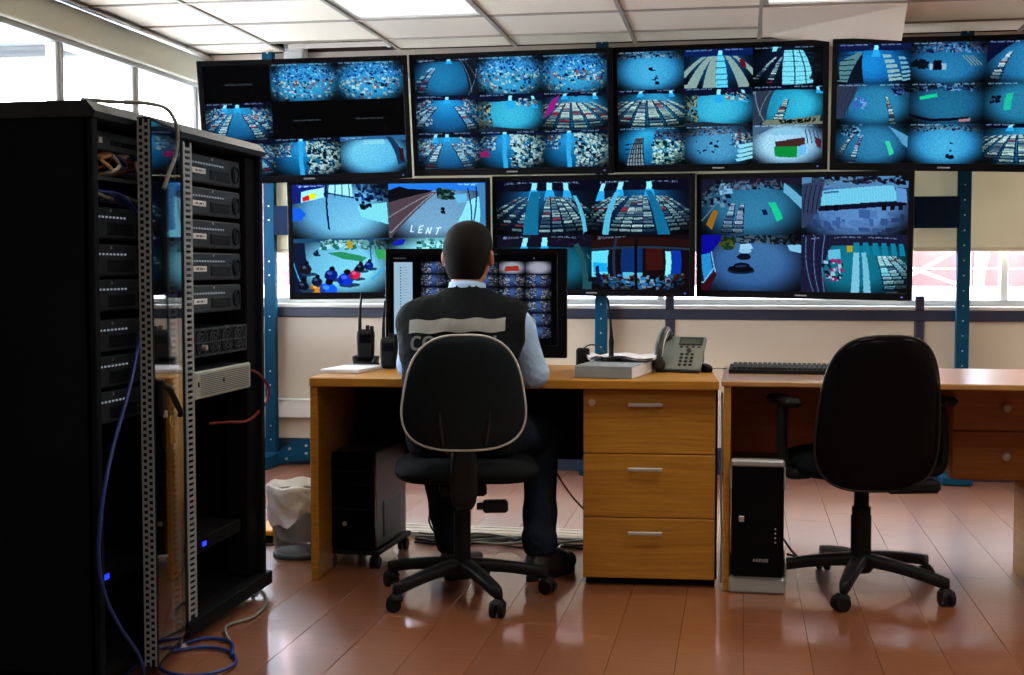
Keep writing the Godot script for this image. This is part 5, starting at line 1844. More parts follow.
	solo("blue_cable_coil", st, "cable_blue", "blue cable lying in loops on the floor at the foot of the racks", "cable")
	st = nb()
	tube(st, smooth([Vector3(-1.52, 0.008, -3.70), Vector3(-1.60, 0.008, -3.86), Vector3(-1.56, 0.008, -3.98), Vector3(-1.57, 0.008, -4.13), Vector3(-1.62, 0.008, -4.26), Vector3(-1.69, 0.008, -4.36), Vector3(-1.74, 0.008, -4.30), Vector3(-1.70, 0.008, -4.15), Vector3(-1.66, 0.008, -4.02)], 7), 0.005, 8)
	solo("grey_cable_coil", st, "cable_grey", "grey cable curled on the floor under the far rack's corner", "cable")
	st = nb()
	tube(st, smooth([Vector3(-1.68, 0.80, -4.21), Vector3(-1.64, 0.79, -4.24), Vector3(-1.62, 0.74, -4.30), Vector3(-1.63, 0.69, -4.33), Vector3(-1.64, 0.65, -4.27), Vector3(-1.64, 0.63, -4.15), Vector3(-1.66, 0.64, -4.03), Vector3(-1.70, 0.64, -3.98)], 6), 0.005, 8)
	solo("red_cable", st, "cable_red", "thin red cable looping out of the far rack below the silver server", "cable")
	st = nb()
	tube(st, smooth([Vector3(-1.68, 1.580, -3.14), Vector3(-1.62, 1.580, -3.20), Vector3(-1.565, 1.584, -3.27), Vector3(-1.545, 1.578, -3.36), Vector3(-1.535, 1.53, -3.40), Vector3(-1.535, 1.46, -3.39), Vector3(-1.535, 1.41, -3.35), Vector3(-1.535, 1.36, -3.31)], 7), 0.0055, 8)
	solo("grey_cable", st, "cable_grey", "pale grey cable hanging over the top of the glass rack door", "cable")


# ---------------------------------------------------------------- office chairs
# local frame: the back of the chair is on +z
func make_chair(label: String, at: Vector3, turn: float, angles: Array, r: float) -> Node3D:
	var o := thing("office_chair", label, "chair", at, turn)
	var st := nb()
	lathe(st, [Vector2(0.001, 0.065), Vector2(0.035, 0.066), Vector2(0.048, 0.085), Vector2(0.046, 0.115), Vector2(0.034, 0.128), Vector2(0.001, 0.13)], NIL, 20)
	part("hub", st, "black_plastic", o)
	for a in angles:
		var t: float = deg_to_rad(a) + turn
		var dir := Vector3(cos(t), 0, sin(t))
		var sd := Vector3(-sin(t), 0, cos(t))
		st = nb()
		st.set_smooth_group(5)
		var rings := []
		for k in 9:
			var f := k / 8.0
			var d := lerpf(0.03, r + 0.012, f)
			var y := 0.112 - 0.010 * f - 0.030 * f * f
			var w := lerpf(0.030, 0.019, f)
			var h := lerpf(0.024, 0.013, f) + 0.008 * f * f
			if k == 8: w *= 0.6
			var ring := []
			for j in 10:
				var q := TAU * j / 10
				var cx := signf(cos(q)) * pow(absf(cos(q)), 0.6)
				var cy := signf(sin(q)) * pow(absf(sin(q)), 0.6)
				ring.append(dir * d + Vector3.UP * (y + cy * h) - sd * (cx * w))
			rings.append(ring)
		skin(st, rings)
		fan(st, rings[8], false)
		var leg := part("base_leg", st, "black_plastic", o)
		st = nb()
		var c := dir * r
		cyl(st, c + Vector3(0, 0.045, 0), c + Vector3(0, 0.075, 0), 0.008, 8)
		var tr := Vector3(cos(t + 0.7), 0, sin(t + 0.7))
		var off := c + tr * 0.012
		for e in [-1, 1]:
			cyl(st, off + tr.cross(Vector3.UP) * (0.006 * e) + Vector3(0, 0.026, 0), off + tr.cross(Vector3.UP) * (0.023 * e) + Vector3(0, 0.026, 0), 0.026, 18)
		box(st, off + Vector3(0, 0.042, 0) - tr * 0.006, Vector3(0.052, 0.034, 0.052), 0.014, Basis(tr, Vector3.UP, tr.cross(Vector3.UP)))
		part("castor", st, "black_plastic", leg)
	return o


func build_chairs():
	# operator's chair
	var turn := deg_to_rad(14.0)
	var o := make_chair("black office chair with pale edge trim that the operator sits on", Vector3(-0.948, 0, -4.40), turn, [54, 126, 198, 270, 342], 0.292)
	var st := nb()
	cyl(st, Vector3(0, 0.12, 0), Vector3(0, 0.30, 0), 0.030, 18)
	cyl(st, Vector3(0, 0.29, 0), Vector3(0, 0.42, 0), 0.020, 18)
	part("gas_column", st, "black_plastic", o)
	st = nb()
	box(st, Vector3(0, 0.395, 0.02), Vector3(0.16, 0.045, 0.22), 0.01)
	part("mechanism", st, "black_plastic", o)
	# bracket that carries the back, behind the seat
	st = nb()
	pad(st, squircle(0.046, 0.115, 3.4), func(x, y): return 0.0, 0.055, 36, 8, Transform3D(Basis(), Vector3(0, 0.45, 0.185)))
	part("back_bracket", st, "black_plastic", o)
	st = nb()
	box(st, Vector3(0.0, 0.385, 0.12), Vector3(0.06, 0.03, 0.16), 0.006)
	part("bracket_arm", st, "black_plastic", o)
	st = nb()
	cyl(st, Vector3(0.045, 0.340, 0.13), Vector3(0.065, 0.340, 0.13), 0.012, 10)
	box(st, Vector3(0.108, 0.340, 0.13), Vector3(0.086, 0.042, 0.04), 0.008)
	part("lever", st, "black_plastic", o)
	st = nb()
	pad(st, squircle(0.252, 0.245, 3.4), func(x, y): return -0.15 * x * x, 0.085, 48, 12, Transform3D(Basis(Vector3.RIGHT, Vector3.FORWARD, Vector3.UP), Vector3(0.018, 0.455, -0.045)))
	part("seat", st, "seat_cloth", o)
	var bf := func(x, y): return -0.85 * x * x + 0.14 * y
	var ob := squircle(0.199, 0.193, 2.9, 0.16)
	var bx1 := Transform3D(Basis(), Vector3(0, 0.735, 0.232))
	st = nb()
	pad(st, ob, bf, 0.045, 64, 14, bx1)
	var back := part("back_shell", st, "shell_black", o)
	st = nb()
	pad(st, squircle(0.184, 0.178, 2.9, 0.16), bf, 0.05, 56, 12, bx1 * Transform3D(Basis(), Vector3(0, 0, -0.032)))
	part("back_cushion", st, "seat_cloth", o)
	st = nb()
	var edge := []
	for k in 97:
		var p: Vector2 = ob.call(TAU * k / 96)
		edge.append(bx1 * Vector3(p.x, p.y, bf.call(p.x, p.y) + 0.004))
	tube(st, edge, 0.0044, 8, false)
	part("edge_trim", st, "trim_grey", back)
	st = nb()
	var rib := []
	for k in 9: rib.append(Vector3(0.070 + 0.012 * sin(k / 8.0 * 1.6), 0.560 + 0.115 * k / 8.0, 0.232 + bf.call(0.075, -0.180 + 0.115 * k / 8.0) + 0.0215))
	tube(st, rib, [0.002, 0.005, 0.006, 0.006, 0.006, 0.006, 0.005, 0.004, 0.002], 8)
	part("rib", st, "trim_dark", back)
	st = nb()
	rib = rib.map(func(p): return Vector3(-p.x, p.y, p.z))
	tube(st, rib, [0.002, 0.005, 0.006, 0.006, 0.006, 0.006, 0.005, 0.004, 0.002], 8)
	part("rib", st, "trim_dark", back)

	# empty chair
	turn = deg_to_rad(15.0)
	o = make_chair("empty black office chair with armrests at the right desk", Vector3(0.432, 0, -4.735), turn, [105, 177, 249, 321, 33], 0.315)
	st = nb()
	cyl(st, Vector3(0, 0.12, 0), Vector3(0, 0.27, 0), 0.036, 20)
	cyl(st, Vector3(0, 0.265, 0), Vector3(0, 0.30, 0), 0.033, 20)
	cyl(st, Vector3(0, 0.29, 0), Vector3(0, 0.44, 0), 0.026, 20)
	part("gas_column", st, "black_plastic", o)
	st = nb()
	box(st, Vector3(0.0, 0.415, 0.0), Vector3(0.17, 0.05, 0.24), 0.012)
	box(st, Vector3(0.13, 0.392, 0.13), Vector3(0.19, 0.045, 0.07), 0.012)
	part("mechanism", st, "black_plastic", o)
	st = nb()
	pad(st, squircle(0.250, 0.245, 3.2), func(x, y): return -0.15 * x * x, 0.09, 48, 12, Transform3D(Basis(Vector3.RIGHT, Vector3.FORWARD, Vector3.UP), Vector3(0, 0.455, -0.065)))
	part("seat", st, "seat_cloth", o)
	var b2 := func(x, y): return -0.95 * x * x + 0.13 * y
	var o2 := squircle(0.214, 0.268, 3.3, 0.10)
	var bx2 := Transform3D(Basis(), Vector3(0, 0.650, 0.198))
	st = nb()
	pad(st, o2, b2, 0.05, 64, 14, bx2)
	back = part("back_shell", st, "black_gloss", o)
	st = nb()
	pad(st, squircle(0.196, 0.25, 3.3, 0.10), b2, 0.055, 56, 12, bx2 * Transform3D(Basis(), Vector3(0, 0, -0.036)))
	part("back_cushion", st, "seat_cloth", o)
	st = nb()
	edge = []
	for k in 97:
		var p: Vector2 = o2.call(TAU * k / 96)
		edge.append(bx2 * Vector3(p.x, p.y, b2.call(p.x, p.y) + 0.002))
	tube(st, edge, 0.005, 8, false)
	part("edge_trim", st, "trim_dark", back)
	for s in [-1, 1]:
		st = nb()
		tube(st, smooth([Vector3(s * 0.20, 0.425, 0.02), Vector3(s * 0.275, 0.43, 0.02), Vector3(s * 0.292, 0.50, 0.01), Vector3(s * 0.292, 0.60, 0.0), Vector3(s * 0.285, 0.665, -0.02)], 6), 0.020, 12)
		var arm := part("armrest", st, "black_plastic", o)
		st = nb()
		box(st, Vector3(s * 0.280, 0.680, -0.02), Vector3(0.065, 0.032, 0.24), 0.013)
		part("arm_pad", st, "black_plastic", arm)


# ---------------------------------------------------------------- smooth bodies: capsules and ellipsoids blended on a grid, meshed as surface nets
class Field:
	var o: Vector3
	var c: float
	var nx: int
	var ny: int
	var nz: int
	var d := PackedFloat32Array()
	var xf := Transform3D()

	func _init(lo: Vector3, hi: Vector3, cell: float):
		o = lo
		c = cell
		nx = int(ceil((hi.x - lo.x) / cell)) + 1
		ny = int(ceil((hi.y - lo.y) / cell)) + 1
		nz = int(ceil((hi.z - lo.z) / cell)) + 1
		d.resize(nx * ny * nz)
		d.fill(1.0)

	func _range(lo: Vector3, hi: Vector3) -> Array:
		return [maxi(0, int((lo.x - o.x) / c)), mini(nx - 1, int((hi.x - o.x) / c) + 1), maxi(0, int((lo.y - o.y) / c)), mini(ny - 1, int((hi.y - o.y) / c) + 1), maxi(0, int((lo.z - o.z) / c)), mini(nz - 1, int((hi.z - o.z) / c) + 1)]

	func _join(i: int, v: float, k: float):
		var a := d[i]
		var h := maxf(k - absf(a - v), 0.0) / k
		d[i] = minf(a, v) - h * h * k * 0.25

	func bone(a: Vector3, b: Vector3, ra: float, rb: float, k := 0.03):
		var m := maxf(ra, rb) + k + c * 2
		var g := _range(a.min(b) - Vector3.ONE * m, a.max(b) + Vector3.ONE * m)
		var ab := b - a
		var l2 := maxf(ab.length_squared(), 1e-9)
		for z in range(g[4], g[5] + 1):
			for y in range(g[2], g[3] + 1):
				for x in range(g[0], g[1] + 1):
					var p := o + Vector3(x, y, z) * c - a
					var t := clampf(p.dot(ab) / l2, 0.0, 1.0)
					_join(x + nx * (y + ny * z), (p - ab * t).length() - lerpf(ra, rb, t), k)

	func egg(e: Vector3, r: Vector3, k := 0.03, bs := Basis()):
		var m := maxf(r.x, maxf(r.y, r.z)) + k + c * 2
		var g := _range(e - Vector3.ONE * m, e + Vector3.ONE * m)
		var inv := bs.inverse()
		for z in range(g[4], g[5] + 1):
			for y in range(g[2], g[3] + 1):
				for x in range(g[0], g[1] + 1):
					var p: Vector3 = inv * (o + Vector3(x, y, z) * c - e)
					var q := (p / r).length()
					var q2 := maxf((p / (r * r)).length(), 1e-6)
					_join(x + nx * (y + ny * z), q * (q - 1.0) / q2, k)

	# keep only where keep(p) < 0
	func clip(keep: Callable):
		for z in nz:
			for y in ny:
				for x in nx:
					var i := x + nx * (y + ny * z)
					if d[i] < 0.1: d[i] = maxf(d[i], keep.call(o + Vector3(x, y, z) * c))

	func at(p: Vector3) -> float:
		var q := (p - o) / c
		var x := clampi(int(q.x), 0, nx - 2)
		var y := clampi(int(q.y), 0, ny - 2)
		var z := clampi(int(q.z), 0, nz - 2)
		var f := q - Vector3(x, y, z)
		var i := x + nx * (y + ny * z)
		var s := nx * ny
		var a := lerpf(lerpf(d[i], d[i + 1], f.x), lerpf(d[i + nx], d[i + nx + 1], f.x), f.y)
		var b := lerpf(lerpf(d[i + s], d[i + s + 1], f.x), lerpf(d[i + s + nx], d[i + s + nx + 1], f.x), f.y)
		return lerpf(a, b, f.z)

	# first surface met when going from +z towards -z
	func front(x: float, y: float, z0: float, z1: float) -> float:
		var z := z0
		while z > z1:
			if at(Vector3(x, y, z)) < 0.0: return z
			z -= c * 0.25
		return z1

	func mesh(into: Array):
		# into: [vertices, normals, indices]
		var where := PackedInt32Array()
		where.resize(nx * ny * nz)
		where.fill(-1)
		var V: PackedVector3Array = into[0]
		var N: PackedVector3Array = into[1]
		var I: PackedInt32Array = into[2]
		var s := nx * ny
		var off := [0, 1, nx, nx + 1, s, s + 1, s + nx, s + nx + 1]
		var cor := [Vector3(0, 0, 0), Vector3(1, 0, 0), Vector3(0, 1, 0), Vector3(1, 1, 0), Vector3(0, 0, 1), Vector3(1, 0, 1), Vector3(0, 1, 1), Vector3(1, 1, 1)]
		var eds := [[0, 1], [2, 3], [4, 5], [6, 7], [0, 2], [1, 3], [4, 6], [5, 7], [0, 4], [1, 5], [2, 6], [3, 7]]
		for z in nz - 1:
			for y in ny - 1:
				var i := nx * (y + ny * z)
				for x in nx - 1:
					var d0 := d[i]
					if d0 < c * 2.0 and d0 > -c * 2.0:
						var m := 0
						for k in 8:
							if d[i + off[k]] < 0.0: m |= 1 << k
						if m != 0 and m != 255:
							var p := Vector3()
							var n := 0
							for e in eds:
								if ((m >> e[0]) & 1) != ((m >> e[1]) & 1):
									var a: float = d[i + off[e[0]]]
									var b: float = d[i + off[e[1]]]
									p += cor[e[0]].lerp(cor[e[1]], a / (a - b))
									n += 1
							p /= n
							var g := Vector3(d[i + 1] - d0 + d[i + s + nx + 1] - d[i + s + nx], d[i + nx] - d0 + d[i + s + nx + 1] - d[i + s + 1], d[i + s] - d0 + d[i + s + nx + 1] - d[i + nx + 1])
							where[i] = V.size()
							V.append(xf * (o + (Vector3(x, y, z) + p) * c))
							N.append(xf.basis * g.normalized())
					i += 1
		for z in range(1, nz - 1):
			for y in range(1, ny - 1):
				for x in range(1, nx - 1):
					var i := x + nx * (y + ny * z)
					var a := d[i] < 0.0
					if (d[i + 1] < 0.0) != a: _quad(I, where, i - nx - s, i - s, i, i - nx, a)
					if (d[i + nx] < 0.0) != a: _quad(I, where, i - s - 1, i - 1, i, i - s, a)
					if (d[i + s] < 0.0) != a: _quad(I, where, i - 1 - nx, i - nx, i, i - 1, a)
		into[0] = V
		into[1] = N
		into[2] = I

	func _quad(I: PackedInt32Array, w: PackedInt32Array, p: int, q: int, r: int, t: int, out: bool):
		var a := w[p]
		var b := w[q]
		var e := w[r]
		var f := w[t]
		if a < 0 or b < 0 or e < 0 or f < 0: return
		if out:
			for k in [a, e, b, a, f, e]: I.append(k)
		else:
			for k in [a, b, e, a, e, f]: I.append(k)


func body_mesh(fields: Array) -> ArrayMesh:
	var into := [PackedVector3Array(), PackedVector3Array(), PackedInt32Array()]
	for f in fields: f.mesh(into)
	var arr := []
	arr.resize(Mesh.ARRAY_MAX)
	arr[Mesh.ARRAY_VERTEX] = into[0]
	arr[Mesh.ARRAY_NORMAL] = into[1]
	arr[Mesh.ARRAY_INDEX] = into[2]
	var m := ArrayMesh.new()
	m.add_surface_from_arrays(Mesh.PRIMITIVE_TRIANGLES, arr)
	return m


func V(x: float, y: float, z: float) -> Vector3:
	return Vector3(x, y, z)


func build_person():
	# local frame: the person faces -z, origin on the floor below the hips
	var o := thing("person", "man with short black hair, dark vest and pale blue shirt, seated facing away", "person", Vector3(-0.952, 0, -4.44), deg_to_rad(1.0))
	var elbow := {-1: V(-0.212, 0.800, -0.11), 1: V(0.236, 0.775, -0.10)}
	var wrist := {-1: V(-0.15, 0.795, -0.36), 1: V(0.17, 0.795, -0.35)}
	var knee := {-1: V(-0.215, 0.50, -0.44), 1: V(0.215, 0.51, -0.44)}
	var ankle := {-1: V(-0.085, 0.115, -0.24), 1: V(0.235, 0.115, -0.26)}
	var toe := {-1: V(-0.105, 0.035, -0.42), 1: V(0.315, 0.035, -0.395)}
	# skin: head, neck, arms, legs in one surface
	var B := Field.new(V(-0.36, 0.04, -0.56), V(0.40, 1.10, 0.16), 0.012)
	B.bone(V(-0.09, 0.56, 0), V(0.09, 0.56, 0), 0.10, 0.10)
	B.bone(V(0, 0.56, 0), V(0, 0.80, -0.03), 0.115, 0.11, 0.06)
	B.bone(V(-0.08, 0.90, -0.05), V(0.08, 0.90, -0.05), 0.10, 0.10, 0.06)
	B.bone(V(0, 0.98, -0.06), V(0, 1.10, -0.085), 0.06, 0.052, 0.04)
	for s in [-1, 1]:
		B.bone(V(0, 0.99, -0.06), V(s * 0.165, 0.955, -0.06), 0.045, 0.045)
		B.bone(V(s * 0.182, 0.945, -0.06), elbow[s], 0.045, 0.036)
		B.bone(elbow[s], wrist[s], 0.036, 0.024)
		B.bone(V(s * 0.09, 0.535, -0.03), knee[s], 0.08, 0.055)
		B.bone(knee[s], ankle[s], 0.052, 0.036)
	# head on a finer grid
	var h := V(0.0, 1.196, -0.110)
	var hx := Transform3D(Basis(), h) * Transform3D(Basis(Vector3.UP, deg_to_rad(-9.0)), NIL) * Transform3D(Basis(), -h)
	var Hd := Field.new(V(-0.11, 1.02, -0.25), V(0.11, 1.33, 0.0), 0.0042)
	Hd.egg(h + V(0, 0.010, 0.012), V(0.080, 0.092, 0.090), 0.01)
	Hd.egg(h + V(0, -0.035, -0.025), V(0.062, 0.075, 0.070), 0.03)
	Hd.egg(h + V(0, -0.083, -0.050), V(0.036, 0.026, 0.034), 0.03)
	Hd.bone(h + V(0, -0.17, 0.045), h + V(0, -0.06, 0.020), 0.054, 0.054, 0.025)
	Hd.bone(h + V(0, -0.015, -0.098), h + V(0, -0.042, -0.112), 0.008, 0.012, 0.012)     # nose
	Hd.bone(h + V(-0.022, -0.066, -0.088), h + V(0.022, -0.066, -0.088), 0.006, 0.006, 0.008)
	Hd.bone(h + V(-0.020, -0.076, -0.086), h + V(0.020, -0.076, -0.086), 0.006, 0.006, 0.008)
	for s in [-1, 1]:
		Hd.egg(h + V(s * 0.086, -0.016, 0.008), V(0.011, 0.031, 0.019), 0.006, Basis(Vector3.UP, s * 0.45) * Basis(Vector3.RIGHT, 0.2))
		Hd.egg(h + V(s * 0.030, -0.006, -0.083), V(0.015, 0.009, 0.010), 0.01)            # eye
		Hd.bone(h + V(s * 0.016, 0.012, -0.092), h + V(s * 0.046, 0.012, -0.080), 0.006, 0.005, 0.012)
	Hd.xf = hx
	# hands
	var hands := []
	for s in [-1, 1]:
		var w: Vector3 = wrist[s]
		var F := Field.new(w + V(-0.09, -0.05, -0.20), w + V(0.09, 0.05, 0.04), 0.004)
		var inw: float = -s * 1.0
		F.bone(w, w + V(inw * 0.012, -0.002, -0.03), 0.024, 0.026, 0.015)
		for k in 4:
			var kn: Vector3 = w + V(inw * (0.012 + 0.0) + (k - 1.5) * 0.0195, 0.004 - absf(k - 1.5) * 0.002, -0.085 + absf(k - 1.4) * 0.005)
			F.bone(w + V(inw * 0.008 + (k - 1.5) * 0.012, 0, -0.02), kn, 0.013, 0.0115, 0.012)
			var ln: float = [0.040, 0.047, 0.044, 0.034][k if s > 0 else 3 - k]
			var p1 := kn + V((k - 1.5) * 0.004, 0.004, -ln)
			var p2 := p1 + V((k - 1.5) * 0.001, -0.012, -ln * 0.55)
			var p3 := p2 + V(0, -0.012, -ln * 0.30)
			F.bone(kn, p1, 0.0098, 0.0090, 0.004)
			F.bone(p1, p2, 0.0090, 0.0082, 0.004)
			F.bone(p2, p3, 0.0082, 0.0074, 0.004)
		var tb: Vector3 = w + V(inw * 0.030, -0.006, -0.035)
		F.bone(w + V(inw * 0.010, -0.004, -0.012), tb, 0.016, 0.013, 0.012)
		F.bone(tb, tb + V(inw * 0.020, -0.008, -0.030), 0.0115, 0.0100, 0.006)
		F.bone(tb + V(inw * 0.020, -0.008, -0.030), tb + V(inw * 0.026, -0.014, -0.055), 0.0100, 0.0085, 0.004)
		hands.append(F)
	put("body", body_mesh([B, Hd, hands[0], hands[1]]), "skin", o)
	# hair: skull cap thicker on top, faded at the nape, cut above the ears and at the forehead
	var Ha := Field.new(V(-0.12, 1.08, -0.26), V(0.12, 1.34, 0.03), 0.0048)
	Ha.egg(h + V(0, 0.016, 0.014), V(0.087, 0.095, 0.099), 0.01)
	Ha.egg(h + V(0, 0.060, -0.010), V(0.070, 0.056, 0.086), 0.03)
	Ha.egg(h + V(0, -0.045, 0.036), V(0.070, 0.066, 0.060), 0.03)
	Ha.clip(func(p):
		var q: Vector3 = p - h
		var nape := -0.104 - q.y
		var brow := -q.z - 0.062 - maxf(0.0, q.y - 0.03) * 0.5
		var ear := minf(minf(-0.012 - q.z, absf(q.x) - 0.0), 0.012 - q.y) if q.z < 0.03 else -1.0
		var side := minf(0.026 - q.z, -0.004 - q.y)
		return maxf(maxf(nape, brow), side))
	Ha.xf = hx
	put("hair", body_mesh([Ha]), "hair", o)
	# shirt: sleeves and collar
	var S := Field.new(V(-0.36, 0.64, -0.44), V(0.38, 1.16, 0.14), 0.011)
	for s in [-1, 1]:
		S.bone(V(s * 0.150, 0.960, -0.055), V(s * 0.186, 0.925, -0.06), 0.055, 0.060, 0.03)
		S.bone(V(s * 0.186, 0.925, -0.06), elbow[s], 0.060, 0.050, 0.02)
		S.bone(elbow[s], wrist[s] + V(0, 0, 0.015), 0.050, 0.036, 0.02)
	S.bone(V(-0.16, 0.96, -0.06), V(0.16, 0.96, -0.06), 0.06, 0.06, 0.03)
	put("shirt", body_mesh([S]), "shirt_cloth", o)
	var st := nb()
	var rings := []
	for k in 5:
		var f: float = [0.0, 0.35, 0.7, 1.0, 0.8][k]
		var ring := []
		for j in 28:
			var a := TAU * j / 28
			var rr := 0.071 - 0.006 * f + (0.0 if k < 4 else -0.006)
			ring.append(V(cos(a) * rr, 1.048 + 0.056 * f - 0.022 * (0.5 - 0.5 * sin(a)), -0.070 - 0.010 * f + sin(a) * rr * 0.98))
		rings.append(ring)
	st.set_smooth_group(7)
	skin(st, rings)
	part("collar", st, "shirt_cloth", o)
	# vest
	var W := Field.new(V(-0.32, 0.46, -0.26), V(0.32, 1.12, 0.20), 0.011)
	for s in [-1, 1]:
		W.bone(V(s * 0.085, 0.56, 0.01), V(s * 0.100, 0.76, -0.015), 0.118, 0.112, 0.06)
		W.bone(V(s * 0.100, 0.76, -0.015), V(s * 0.120, 0.93, -0.045), 0.112, 0.106, 0.06)
		W.bone(V(s * 0.140, 0.87, -0.045), V(s * 0.176, 0.945, -0.055), 0.100, 0.068, 0.05)
		W.bone(V(s * 0.02, 1.035, -0.060), V(s * 0.178, 0.962, -0.055), 0.045, 0.058, 0.05)
	W.bone(V(0, 0.94, -0.02), V(0, 1.02, -0.055), 0.095, 0.078, 0.06)
	W.clip(func(p):
		var neck := 0.071 - Vector2(p.x, p.z + 0.075).length() if p.y > 1.045 else -1.0
		var lim := lerpf(0.192, 0.236, clampf((p.y - 0.80) / 0.09, 0.0, 1.0))
		var arm := absf(p.x + 0.018) - lim
		return maxf(maxf(neck, arm), 0.50 - p.y))
	put("vest", body_mesh([W]), "vest_cloth", o)
	# reflective band laid on the back of the vest
	st = nb()
	st.set_smooth_group(8)
	var n := 40
	var rows := []
	for j in 4:
		var row := []
		for i in n + 1:
			var x := lerpf(-0.182, 0.158, i / float(n))
			var y := lerpf(0.922, 0.968, j / 3.0) + 0.010 * (i / float(n)) + 0.003 * sin(i * 0.5) - 0.006 * absf(i / float(n) - 0.5)
			row.append(V(x, y, W.front(x, y, 0.20, -0.10) + 0.004))
		rows.append(row)
	for j in 3:
		for i in n:
			st.add_vertex(rows[j][i]); st.add_vertex(rows[j + 1][i]); st.add_vertex(rows[j + 1][i + 1])
			st.add_vertex(rows[j][i]); st.add_vertex(rows[j + 1][i + 1]); st.add_vertex(rows[j][i + 1])
	part("reflective_band", st, "stripe", o, "", "grey reflective band across the back of the vest")
	# lettering printed below the band, laid on the cloth letter by letter
	var tm := lettering("CONTROL", 0.060, 0.002, true)
	var arr := tm.get_mesh_arrays()
	var vs: PackedVector3Array = arr[Mesh.ARRAY_VERTEX]
	var lo := 1e9
	var hi := -1e9
	for v in vs:
		lo = minf(lo, v.x); hi = maxf(hi, v.x)
	for i in vs.size():
		var v := vs[i]
		var x := -0.172 + (v.x - lo) / (hi - lo) * 0.32
		var y := 0.886 + v.y * 1.15 + 0.012 * (x + 0.17)
		vs[i] = V(x, y, W.front(x, y, 0.20, -0.10) + 0.004 + v.z)
	arr[Mesh.ARRAY_VERTEX] = vs
	for k in arr.size():
		if k != Mesh.ARRAY_VERTEX and k != Mesh.ARRAY_NORMAL and k != Mesh.ARRAY_INDEX: arr[k] = null
	var am := ArrayMesh.new()
	am.add_surface_from_arrays(Mesh.PRIMITIVE_TRIANGLES, arr)
	put("lettering", am, "print_grey", o)
	# trousers
	var T := Field.new(V(-0.32, 0.06, -0.58), V(0.36, 0.74, 0.20), 0.012)
	T.bone(V(-0.085, 0.58, 0.0), V(0.085, 0.58, 0.0), 0.115, 0.115, 0.05)
	for s in [-1, 1]:
		T.bone(V(s * 0.095, 0.565, -0.02), knee[s] + V(0, 0.005, 0), 0.098, 0.072, 0.04)
		T.bone(knee[s], ankle[s].lerp(knee[s], 0.3), 0.070, 0.058, 0.03)
		T.bone(ankle[s].lerp(knee[s], 0.3), ankle[s] + V(0, 0.005, 0), 0.060, 0.062, 0.03)
		T.bone(ankle[s] + V(-0.025, 0.045, 0.025), ankle[s] + V(0.030, 0.038, 0.020), 0.036, 0.036, 0.03)
	T.clip(func(p): return 0.095 - p.y)
	put("trousers", body_mesh([T]), "jeans", o)
	for s in [-1, 1]:
		var a: Vector3 = ankle[s]
		var t: Vector3 = toe[s]
		var fwd := (t - a) * V(1, 0, 1)
		fwd = fwd.normalized()
		var F := Field.new(a.min(t) - V(0.09, 0.12, 0.09), a.max(t) + V(0.09, 0.06, 0.09), 0.006)
		F.bone(a + V(0, 0.03, 0), a + V(0, -0.05, 0) - fwd * 0.008, 0.047, 0.044, 0.03)
		F.bone(a + V(0, -0.068, 0) - fwd * 0.030, a + V(0, -0.066, 0) + fwd * 0.09, 0.036, 0.042, 0.03)
		F.bone(a + V(0, -0.066, 0) + fwd * 0.08, a + V(0, -0.074, 0) + fwd * 0.165, 0.043, 0.038, 0.03)
		F.bone(a + V(0, -0.03, 0) + fwd * 0.02, a + V(0, -0.06, 0) + fwd * 0.10, 0.040, 0.034, 0.03)
		F.clip(func(p): return 0.014 - p.y)
		var boot := put("boot", body_mesh([F]), "boot_leather", o)
		st = nb()
		var out := []
		for j in 24:
			var q := TAU * j / 24
			var f := cos(q)
			var sd := Vector3(-fwd.z, 0, fwd.x)
			var ctr := a * V(1, 0, 1) + fwd * 0.065
			out.append(ctr + fwd * (signf(f) * pow(absf(f), 0.8) * 0.138) + sd * (sin(q) * (0.040 + 0.006 * f)))
		st.set_smooth_group(9)
		skin(st, [out.map(func(p): return p), out.map(func(p): return p + V(0, 0.020, 0))])
		st.set_smooth_group(-1)
		fan(st, out, true)
		fan(st, out.map(func(p): return p + V(0, 0.020, 0)), false)
		part("sole", st, "black_matt", boot)
	# spectacles
	st = nb()
	for s in [-1, 1]:
		var ring := []
		for k in 17: ring.append(h + V(s * 0.033 + cos(TAU * k / 16) * 0.023, -0.006 + sin(TAU * k / 16) * 0.016, -0.108 + absf(s * 0.033 + cos(TAU * k / 16) * 0.023) * 0.12))
		tube(st, ring, 0.0022, 6, false)
		tube(st, [h + V(s * 0.056, 0.0, -0.100), h + V(s * 0.084, 0.001, -0.060), h + V(s * 0.090, 0.0, 0.0), h + V(s * 0.088, -0.014, 0.016)], 0.0024, 6)
	tube(st, [h + V(-0.012, -0.002, -0.107), h + V(0, 0.001, -0.112), h + V(0.012, -0.002, -0.107)], 0.0020, 6)
	part("glasses", st, "glasses", o).transform = hx


# ---------------------------------------------------------------- things on the desks
const DT := 0.7505


